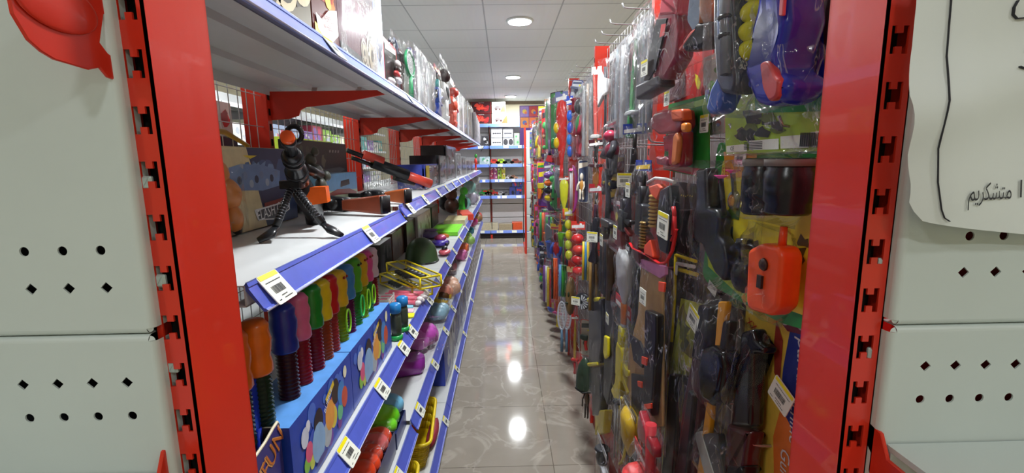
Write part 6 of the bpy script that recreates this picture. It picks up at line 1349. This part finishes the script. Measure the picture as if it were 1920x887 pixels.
tray('orange_toy_tray', 'film wrapped tray of orange and salmon rubber toys on the fourth shelf', 1.05, 1.47, Z40, -.66, -.385, .08, (60, 60, 90), [(-.18 + .26 * (k % 3), -.42 + .12 * (k // 3), .075 + .03 * rg.random(), (rg.uniform(.04, .05), .034, .035), OR if k % 5 else PKS) for k in range(24)] + [(-.38, -.1 + .2 * k, .08, (.03, .04, .03), (150, 140, 50)) for k in range(2)])
tray('lime_toy_tray', 'film wrapped tray with lime green and light blue rubber toys, fourth shelf', 1.49, 1.645, Z40, -.62, -.385, .06, (50, 60, 110), [(.1, -.2, .10, (.09, .05, .045), (130, 226, 40)), (.26, -.1, .09, (.06, .045, .04), (110, 214, 40)), (.0, -.34, .09, (.09, .04, .04), (120, 220, 50)), (.3, -.36, .08, (.05, .035, .03), (120, 220, 50)), (.1, .2, .10, (.09, .055, .045), (110, 176, 216)), (.27, .32, .10, (.06, .04, .04), (120, 190, 226)), (-.3, .0, .06, (.05, .05, .03), (70, 80, 60))])
FF = [('purple_toy_roll', 'shiny purple rolled toy right of the light blue toys, fourth shelf', 762, 706, [(140, 50, 150), (110, 40, 130)], .055), ('magenta_toy_bunch', 'magenta bunched toy in clear wrap, near the shelf joint', 786, 662, [(206, 90, 196), (196, 70, 150), (214, 110, 206)], .06), ('crimson_soft_toy', 'crimson soft toy in clear wrap behind the magenta bunch', 768, 650, [(170, 50, 90), (190, 60, 100)], .06),
      ('blue_soft_toy', 'pale blue fluffy toy next to the yellow spotted toy', 812, 628, [(120, 160, 200), (150, 190, 210)], .05), ('yellow_spotted_toy', 'yellow toy with brown spots in clear film, fourth shelf', 824, 608, [(236, 200, 50), (226, 190, 60), (90, 60, 30)], .05), ('peach_soft_toy', 'peach coloured bundle with gold band, fourth shelf', 824, 582, [(214, 150, 120), (206, 130, 110)], .06), ('rose_soft_toy', 'rose brown bundle beyond the peach one, fourth shelf', 832, 562, [(196, 130, 116), (220, 170, 140)], .06),
      ('green_toy_ball', 'bright green toy with pale blue base, fourth shelf', 826, 544, [(60, 190, 50), (130, 180, 200)], .06), ('pink_toy_roll', 'pink roll before the orange one, fourth shelf', 860, 488, [(226, 120, 180), (236, 150, 200)], .055), ('orange_toy_roll', 'orange roll just beyond the pink one, fourth shelf', 864, 476, [(240, 110, 40), (230, 90, 40)], .06), ('yellow_green_toy', 'yellow green toy in clear film, fourth shelf', 870, 462, [(206, 214, 60), (150, 200, 80)], .06),
      ('teal_toy_pack', 'teal blue pack beyond the yellow green toy', 878, 444, [(30, 130, 150), (40, 100, 150)], .06), ('hot_pink_toy_pack', 'hot pink pack near the far end of the fourth shelf', 884, 430, [(226, 60, 140), (214, 60, 120)], .07), ('gold_toy_pack', 'small gold brown pack beyond the hot pink pack', 888, 420, [(200, 150, 60), (150, 100, 50)], .07), ('red_toy_pack', 'red pack at the far end of the fourth shelf', 892, 408, [(206, 50, 44), (190, 60, 60)], .09)]
for nm, lb, px, py, cs, r in FF:
    r *= 1.2
    z = Z40 if py > 640 else Z41; p_ = on(px, py, z); x = max(-.60, min(-.45, p_.x)); y = min(7.5, p_.y * (x / p_.x)); rg = random.Random(px); t = thing(nm, lb, 'soft toy', (x, y, z + .001), rg.uniform(-.4, .4))
    if 'roll' in nm:
        for k in range(2): MB().tube([(-.1, k * r * .1, r * .8), (-.08, 0, r * .85), (.06, 0, r * .85), (.08, 0, r * .8)], [r * .6, r * .8, r * .8, r * .6], pm(cs[k], .25), 16).build('roll' if k == 0 else 'inner_roll', t) if k == 0 else MB().tube([(.081, 0, r * .8), (.084, 0, r * .8)], r * .4, pm(cs[1], .3), 14).build('roll_core', t)
    else:
        for k in range(9): MB().ell((rg.uniform(-.11, .07), rg.uniform(-.04, .06), r * rg.uniform(.8, 1.5)), (r * rg.uniform(.7, 1.0), r * .85, r * .75), pm(cs[k % len(cs)] if not (nm == 'yellow_spotted_toy' and k < 4) else cs[0], .35), 14, 9, lump=.06).build('plush_lobe', t)
        if nm == 'yellow_spotted_toy':
            for k in range(6): MB().ell((rg.uniform(-.02, .09), rg.uniform(-.05, .03), r * 1.7), (.008, .008, .004), pm((90, 60, 30)), 8, 5).build('brown_spot', t)
    fb = bag(t, .3, r * 2.6, .12, FILM, px)
p_ = on(846, 530, Z41); t = thing('clear_toy_jar', 'clear lidded jar of pink and black pieces on the fourth shelf', 'jar', (-.47, p_.y * .47 / abs(p_.x), Z41 + .001)); lat(t, [(.05, 0), (.052, .01), (.052, .13), (.04, .15)], (130, 120, 126), 'jar', rough=.1); lat(t, [(.045, .15), (.047, .18), (0, .181)], (214, 214, 220), 'lid')
MB().ell((.03, -.02, .07), (.028, .03, .04), pm((210, 130, 140)), 10, 7).build('pink_piece', t)
# ---- base shelf
def basket(px0, px1, y0, y1, name, label, net=False, z=ZB):
    t = thing(name, label, 'basket', (-.53, (y0 + y1) / 2, z + .001), .08); w, d, h = .30, y1 - y0, .15; Ym = pm((236, 206, 20), .3); mb = MB()
    def ringat(k, ex=0): 
        s = lerp(.8, 1.0, k) ; return _round([(-w / 2 * s - ex, -d / 2 * s - ex), (w / 2 * s + ex, -d / 2 * s - ex), (w / 2 * s + ex, d / 2 * s + ex), (-w / 2 * s - ex, d / 2 * s + ex)], .05, 5)
    rings = [[(x, y, k * h) for x, y in ringat(k)] for k in (0, .25, .5, .75, 1)]; n = len(rings[0])
    # woven wall: strips with gaps
    for j in range(4):
        for i in range(n):
            a, b_, c, d_ = Vector(rings[j][i]), Vector(rings[j][(i + 1) % n]), Vector(rings[j + 1][(i + 1) % n]), Vector(rings[j + 1][i])
            mb.add([tuple(a), tuple(b_), tuple(c), tuple(d_)], [(0, 1, 2, 3)], Ym, True)
    mb.add([tuple(p) for p in rings[0]], [tuple(range(n))], Ym); bs = mb.build('basket_wall', t)
    sm = bs.modifiers.new('thick', 'SOLIDIFY'); sm.thickness = .003
    mb = MB(); 
    for k in range(1, 12):
        r_ = [(x, y, k / 12 * h) for x, y in ringat(k / 12, .002)]; mb.tube(r_ + r_[:1], .0016, pm((206, 176, 16)), 5, False)
    mb.build('woven_ribs', bs)
    r_ = [(x, y, h) for x, y in ringat(1, .004)]; MB().tube(r_ + r_[:1], .008, Ym, 8, False).build('rolled_rim', t)
    return t
basket(0, 0, 1.52, 1.86, 'yellow_basket', 'nearer yellow woven plastic basket, empty, on the lowest shelf', z=ZB)
basket(0, 0, 1.98, 2.42, 'yellow_basket', 'farther yellow woven basket holding red netting, on the lowest shelf')
t = thing('red_net', 'heap of red netting bunched inside the farther yellow basket', 'net', (-.53, 2.2, ZB + .012)); MB().ell((-.02, 0, .05), (.08, .15, .04), M((196, 46, 36), .6, bump=.8, scale=120), 20, 12, lump=.12).build('netting', t)
t = thing('red_net_bag', 'dark red net bag pushed between the yellow basket and shelf edge', 'net', (-.395, 2.28, ZB + .006)); MB().ell((-.0, 0, .03), (.028, .13, .025), M((150, 40, 60), .6, bump=.8, scale=120), 18, 10, lump=.1).build('netting', t)
t = thing('blue_doll_pack', 'dark blue packet tip in front of the nearer yellow basket', 'toy', (-.40, 1.66, ZB + .004)); MB().ell((0, 0, .03), (.03, .08, .028), pm((40, 44, 110)), 14, 9, lump=.1).build('packet', t)
for i, (y0, y1, h, c, nm) in enumerate(((2.86, 3.18, .26, (40, 62, 170), 'nearest deep blue'), (3.2, 3.5, .30, (190, 194, 198), 'silver grey'), (3.52, 3.9, .24, (30, 50, 150), 'second deep blue'), (3.92, 4.25, .3, (90, 110, 180), 'light blue'), (4.28, 4.6, .28, (30, 46, 120), 'navy blue'))):
    t = boxthing('boxed_toy_set', '%s carton in wrinkled film on the lowest shelf' % nm, 'box', -.40, (y0 + y1) / 2, ZB, y1 - y0, .3, h, c, prints=blobs([(60, 90, 200), (30, 40, 110), (200, 204, 210)], 6, i, (.1, .2))); fb = bag(t, (y1 - y0) * 1.02, h, .05, FILM, i + 3); fb.location = (0, -.01, .0)
for i in range(8):
    y = 4.72 + i * .35
    def pS(mb, w, h, i=i):
        for k in range(5): mb.poly([(-w * .4, h * (.1 + .17 * k)), (w * .3, h * (.12 + .17 * k)), (w * .4, h * (.18 + .17 * k)), (-w * .3, h * (.17 + .17 * k))], -.0008, pm((24, 24, 28)))
        mb.poly([(w * .38, 0.01), (w * .46, .01), (w * .46, h * .95), (w * .38, h * .95)], -.001, pm((60, 60, 70)))
    boxthing('black_and_white_box', '%s white carton with black marks standing on the lowest shelf' % ['first', 'second', 'third', 'fourth', 'fifth', 'sixth', 'seventh', 'last'][i], 'box', -.385, y + .16, ZB, .32, .28, .36, (210, 210, 212), prints=pS, group='white and black cartons on the lowest shelf')
# ---------------------------------------------------------------- price tags along the strips
def lip_tag(y, z, lab, grp, w=.06):
    t = thing('price_tag', lab, 'price tag', (LX + .0165, y, z - .018), 0, grp, rot=(math.radians(-38), 0, PI / 2))
    sticker(t, 0, 0, -.0016, w, name='label_paper')
ordn = ['first', 'second', 'third', 'fourth', 'fifth', 'sixth', 'seventh', 'eighth', 'ninth', 'tenth', 'eleventh', 'twelfth', 'thirteenth', 'fourteenth']
for nm, pxs, z0_, z1_ in (('middle', [(515, 535), (693, 437), (768, 395), (797, 378), (822, 366), (838, 357), (851, 350), (862, 343), (872, 338), (880, 333)], ZM0 - .002, ZM1 - .002), ('third', [(651, 848), (714, 724), (755, 650), (771, 608), (803, 553), (823, 512), (839, 478), (851, 452), (863, 428), (874, 405)], .965, .965), ('fourth', [(746, 880), (786, 768), (815, 697), (836, 637), (850, 596), (862, 560), (872, 528), (882, 498)], .592, .607), ('lowest', [(836, 820), (858, 740), (872, 660), (886, 600)], .13, .13)):
    for i, (px, py) in enumerate(pxs):
        y = atX(px, py, LX + .014).y; lip_tag(y, z0_ if y < 1.65 else z1_, 'yellow topped price tag on the %s shelf edge, %s counted from the near end' % (nm, ordn[i]), 'price tags along the %s shelf edge' % nm)
for i, (px, py) in enumerate(((625, 100), (770, 185), (800, 207), (840, 232))): lip_tag(atX(px, py, LX + .014).y, 1.836, 'price tag on the highest shelf edge, %s from the near end' % ordn[i], 'price tags along the highest shelf edge')
mb = MB(); mb.tube([(-.43 + .012 * math.cos(a), .70 + .02 * math.sin(a), ZM0 + .004) for a in [0, .8, 1.6, 2.4, 3.2, 4.0, 4.8, 5.6]], .002, pm((90, 80, 70), .3, metal=.8), 6)
tag(mb.build('metal_ring'), 'small bent metal ring on the near end of the middle shelf', 'ring')
# ---------------------------------------------------------------- goods seen through the wire grid
rg = random.Random(77)
def far_goods(X, y0, y1, z, facing, step, hmin, hmax, names, lab, cols, d=.1, stepv=.05, grp=None, noun='carton'):
    y = y0; k = 0
    while y < y1 - step * .5:
        w = step * rg.uniform(.85, 1.1); c = rg.choice(cols); h = rg.uniform(hmin, hmax)
        cn = min(PALN2, key=lambda q: sum((a - b) ** 2 for a, b in zip(q[1], c)))[0]
        boxthing(names, lab % (cn, ordn[k % 14] if k < 14 else 'late ' + ordn[k - 14]), 'box', X, y + w / 2, z, w * .94, d, h, c, facing, prints=blobs([rg.choice(cols), rg.choice(cols), (230, 230, 232)], 8, k, (.1, .22)), group=grp); y += w; k += 1
PALN2 = PALN + [('pale blue', (170, 190, 220)), ('light green', (150, 190, 90)), ('cream', (220, 210, 180)), ('lilac', (170, 150, 200)), ('teal', (90, 170, 170))]
boxthing('red_car_box', 'white and red carton picturing a car, seen through the wire grid by the left post', 'box', -.90, 1.49, 1.668, .26, .14, .11, (220, 214, 206), prints=blobs([(206, 50, 50), (220, 90, 90), (150, 30, 30)], 8, 4, (.2, .35)))
boxthing('purple_storage_box', 'dark purple box behind the wire grid, beneath the red car carton', 'box', -.90, 1.49, ZM0 - .03, .3, .3, .285, (44, 30, 60))
# opposite aisle shelving beyond
for k in range(5):
    y0, y1 = .4 + k * 1.8, 2.2 + k * 1.8; t = thing('shelving_unit', '%s white shelving bay across the next aisle, seen through the wire grid' % ordn[k], 'shelving', (0, 0, 0), 0, 'white shelving across the next aisle')
    for z in (.3, .8, 1.22, 1.5, 1.78, 2.1):
        shelf_board(t, y0 + .002, y1 - .002, z, -2.3, -2.62); MB().box((-2.293, (y0 + y1) / 2, z - .02), (.006, y1 - y0 - .01, .035), pm((226, 230, 234))).build('white_lip', t)
    MB().box((-2.64, (y0 + y1) / 2, 1.15), (.02, y1 - y0 - .01, 2.2), SHELFW).build('back_board', t)
LC = [(206, 210, 216), (170, 190, 220), (150, 120, 190), (90, 170, 170), (220, 220, 214), (214, 90, 110), (150, 190, 90), (230, 226, 200), (60, 70, 110), (190, 196, 204)]
for z, hm in ((1.22, .22), (1.5, .22), (1.78, .26)):
    far_goods(-2.34, .5, 9.2, z, PI / 2, .36, hm * .6, hm, 'distant_toy_carton', '%s carton across the next aisle, ' + {1.22: 'lowest', 1.5: 'middle', 1.78: 'highest'}[z] + ' visible row, %s along', LC, .2)
boxthing('lime_picture_box', 'yellow-green carton with a dark picture, seen through the wire grid above the soldier carton', 'box', -.98, 2.45, ZM1 - .03, .62, .1, .30, (170, 190, 60), prints=blobs([(50, 60, 36), (80, 70, 40), (30, 40, 30)], 12, 3, (.15, .3), x0=-.2))
# ---------------------------------------------------------------- goods on the back shelves
def bbox(xl, xr, yt, z, c, label, prints=None, name='toy_box', Y=BY + .02, d=.2):
    a, b = atY(xl, yt + 10, Y), atY(xr, yt + 10, Y); h = atY((xl + xr) / 2, yt, Y).z - z
    return boxthing(name, label, 'box', (a.x + b.x) / 2, Y, z + .001, b.x - a.x - .004, d, h, c, 0, prints=prints)
def heli(mb, w, h):
    mb.poly([(-w * .48, .004), (w * .48, .004), (w * .48, h - .004), (-w * .48, h - .004)], -.0006, pm((60, 20, 24))); blobs([(200, 40, 40), (150, 30, 34), (220, 70, 50)], 8, 2, (.15, .3), base=.0003)(mb, w, h)
    mb.poly([(-w * .1, h * .3), (w * .3, h * .4), (w * .1, h * .5), (w * .06, h * .8), (-w * .04, h * .5), (-w * .3, h * .45)], -.003, pm((230, 70, 50))); mb.text('HELICOPTER', h * .09, (0, -.0034, h * .9), pm((230, 230, 230)))
def carp(mb, w, h):
    mb.poly([(w * .1, h * .1), (w * .48, h * .1), (w * .48, h * .9), (w * .3, h * .6)], -.001, pm((232, 90, 50))); mb.poly([(-w * .35, h * .4), (-w * .2, h * .62), (w * .1, h * .66), (w * .26, h * .45), (w * .1, h * .3), (-w * .2, h * .3)], -.0014, pm((110, 104, 104)))
    for q in (-.2, .08): mb.poly(circ(w * q, h * .32, h * .09, 10), -.0018, pm((60, 30, 30)))
def drone(mb, w, h):
    for q in (-.3, -.1, .1, .3): mb.poly(circ(w * q, h * .45, h * .1, 8), -.0012, pm((90, 90, 96)))
    mb.poly([(-w * .38, h * .42), (w * .38, h * .42), (w * .38, h * .5), (-w * .38, h * .5)], -.0015, pm((60, 60, 66)))
zt2_ = BL[0]; 
bbox(884, 921, 213, zt2_, (140, 30, 34), 'dark red carton picturing a helicopter, lower of the stack on back shelf', heli)
bbox(884, 921, 191, atY(900, 212, BY).z, (150, 30, 34), 'dark red carton picturing a helicopter, upper of the stack on back shelf', heli)
bbox(922, 952, 213, zt2_, (226, 226, 222), 'white carton with orange flash and grey car, lower of the pair', carp)
bbox(922, 948, 191, atY(935, 212, BY).z, (230, 230, 226), 'white carton with orange flash and grey car, upper of the pair', carp)
bbox(953, 974, 218, zt2_, (206, 216, 206), 'plain pale green-white carton beside the orange flash cartons', None)
bbox(921, 942, 259, BL[1], (226, 228, 232), 'white drone carton, lower left of the four on the second back shelf', drone)
bbox(943, 963, 259, BL[1], (206, 208, 212), 'white carton with two dark round pictures, lower right of the four', lambda mb, w, h: [mb.poly(circ(w * q, h * .5, h * .3, 12, h * .4), -.0014, pm((60, 60, 64))) for q in (-.25, .25)])
zz_ = atY(935, 258, BY).z
bbox(921, 942, 241, zz_, (226, 228, 232), 'white drone carton, upper left of the four on the second back shelf', drone); bbox(943, 962, 241, zz_, (176, 180, 186), 'grey drone carton, upper right of the four on the second back shelf', drone)
bbox(964, 974, 250, BL[1], (150, 170, 150), 'grey-green carton right of the four drone cartons', blobs([(80, 150, 90), (190, 200, 200)], 4, 1, (.2, .3)))
bbox(903, 917, 255, BL[1], (60, 60, 66), 'black and white carton beside the hanging cable', blobs([(200, 200, 204), (30, 30, 30)], 5, 1, (.2, .3)))
bbox(899, 919, 294, BL[2], (170, 196, 204), 'pale blue packet left on the third back shelf', blobs([(90, 170, 130), (220, 230, 236)], 6, 1, (.2, .3)))
def mini(px, z, c, c2, label, s=1.0, Y=BY + .08):
    p_ = atY(px, 300, Y); t = thing('toy_car', label, 'toy car', (p_.x, Y, z + .001))
    MB().prism([(-.09 * s, .02 * s), (.09 * s, .02 * s), (.09 * s, .05 * s), (.05 * s, .055 * s), (.03 * s, .085 * s), (-.04 * s, .085 * s), (-.06 * s, .055 * s), (-.09 * s, .05 * s)], -.035 * s, .035 * s, pm(c), .004).build('body', t)
    for a in (-1, 1):
        for b in (-1, 1): MB().lathe([(0, -.008), (.018 * s, -.008), (.018 * s, .008), (0, .008)], (a * .055 * s, b * .035 * s, .018 * s), pm((24, 24, 26)), 12, 'y').build('wheel', t)
    MB().prism([(-.035 * s, .058 * s), (.025 * s, .058 * s), (.02 * s, .078 * s), (-.03 * s, .078 * s)], -.037 * s, .037 * s, pm(c2)).build('window', t)
mini(927, BL[2], (210, 60, 50), (120, 30, 30), 'orange red toy car on the third back shelf', 1.3); mini(940, BL[2], (170, 214, 50), (90, 120, 40), 'lime toy car on the third back shelf', 1.3); mini(953, BL[2], (80, 90, 80), (40, 50, 50), 'dark grey-green toy car on the third back shelf', 1.3); mini(967, BL[2], (130, 60, 50), (60, 40, 40), 'brown toy car on the third back shelf', 1.3)
for i, px in enumerate((921.5, 929, 936.5, 944)): 
    for j in range(2): bbox(px - 3.6, px + 3.6, 313 + 8 * (1 - j) if False else (321 if j == 0 else 313), BL[3] if j == 0 else atY(px, 321.5, BY + .02).z, [(170, 60, 90), (150, 70, 120), (130, 170, 60), (180, 176, 60)][i], '%s small carton in the %s row of the fourth back shelf' % (['crimson', 'mauve', 'green', 'olive yellow'][i], ['lower', 'upper'][j]), blobs([(220, 200, 190), (90, 40, 60)], 4, i, (.2, .3)))
mini(955, BL[3], (226, 226, 226), (90, 60, 60), 'white toy car on the fourth back shelf'); mini(962, BL[3], (200, 150, 120), (90, 60, 60), 'tan toy car on the fourth back shelf')
mini(909, BL[4], (40, 130, 60), (200, 40, 40), 'green toy car on the fifth back shelf', 1.5); mini(920, BL[4], (170, 50, 44), (60, 120, 60), 'red toy car on the fifth back shelf', 1.5); mini(938, BL[4], (190, 190, 194), (90, 90, 96), 'silver toy car on the fifth back shelf'); mini(948, BL[4], (110, 110, 116), (60, 60, 60), 'grey toy car on the fifth back shelf')
for i, (a_, b_2, yt, zz) in enumerate(((955, 966, 351, BL[4]), (967, 979, 351, BL[4]), (960, 970, 337, None), (974, 981, 337, None))):
    bbox(a_, b_2, yt, zz if zz else atY(965, 350.5, BY + .02).z, (60, 70, 140), 'blue window carton, %s of the stack on the fifth back shelf' % ['lower left', 'lower right', 'upper left', 'upper right'][i], blobs([(150, 160, 190), (200, 60, 60), (30, 30, 50)], 5, i, (.15, .25)))
for i, (a_, b_2, yt, c, nm) in enumerate(((903, 934, 419, (206, 196, 170), 'cream flat carton'), (935, 962, 420, (170, 156, 130), 'tan flat carton'), (960, 980, 417, (222, 90, 50), 'orange wrapped bundle'))): bbox(a_, b_2, yt, BL[5], c, '%s lying on the lowest back shelf' % nm, None)
# posters at the head of the right row
t = thing('picture_poster', 'purple and orange picture poster hung high at the far end of the right row', 'poster', (0, 0, 0))
a, b = atY(974, 198, 8.55), atY(1026, 198, 8.55); zt_, zb_ = a.z, atY(990, 272, 8.55).z; W_ = b.x - a.x; H_ = zt_ - zb_
t.location = (a.x + W_ / 2, 8.55, zb_); mb = MB(); mb.box((0, .004, H_ / 2), (W_, .008, H_), pm((90, 50, 130))); mb.build('board', t); mb = MB()
cs = [(150, 120, 190), (190, 60, 60), (226, 196, 60), (226, 140, 60), (236, 120, 60), (70, 110, 180)]
for k in range(6): cx, cz = (k % 3 - 1) * W_ * .32, H_ * (.85 - .28 * (k // 3)); mb.poly([(cx - W_ * .15, cz - H_ * .13), (cx + W_ * .15, cz - H_ * .13), (cx + W_ * .15, cz + H_ * .13), (cx - W_ * .15, cz + H_ * .13)], -.001, pm(cs[k])); mb.poly(circ(cx, cz, W_ * .08, 9), -.002, pm(cs[(k + 2) % 6])); mb.poly(circ(cx + W_ * .04, cz - H_ * .03, W_ * .05, 7), -.003, pm(cs[(k + 4) % 6]))
mb.build('pictures', t)
MB().tube([(-W_ * .4, .02, 0), (-W_ * .4, .02, -zb_ + .002)], .008, pm((60, 60, 60)), 6).build('stand_pole', t)
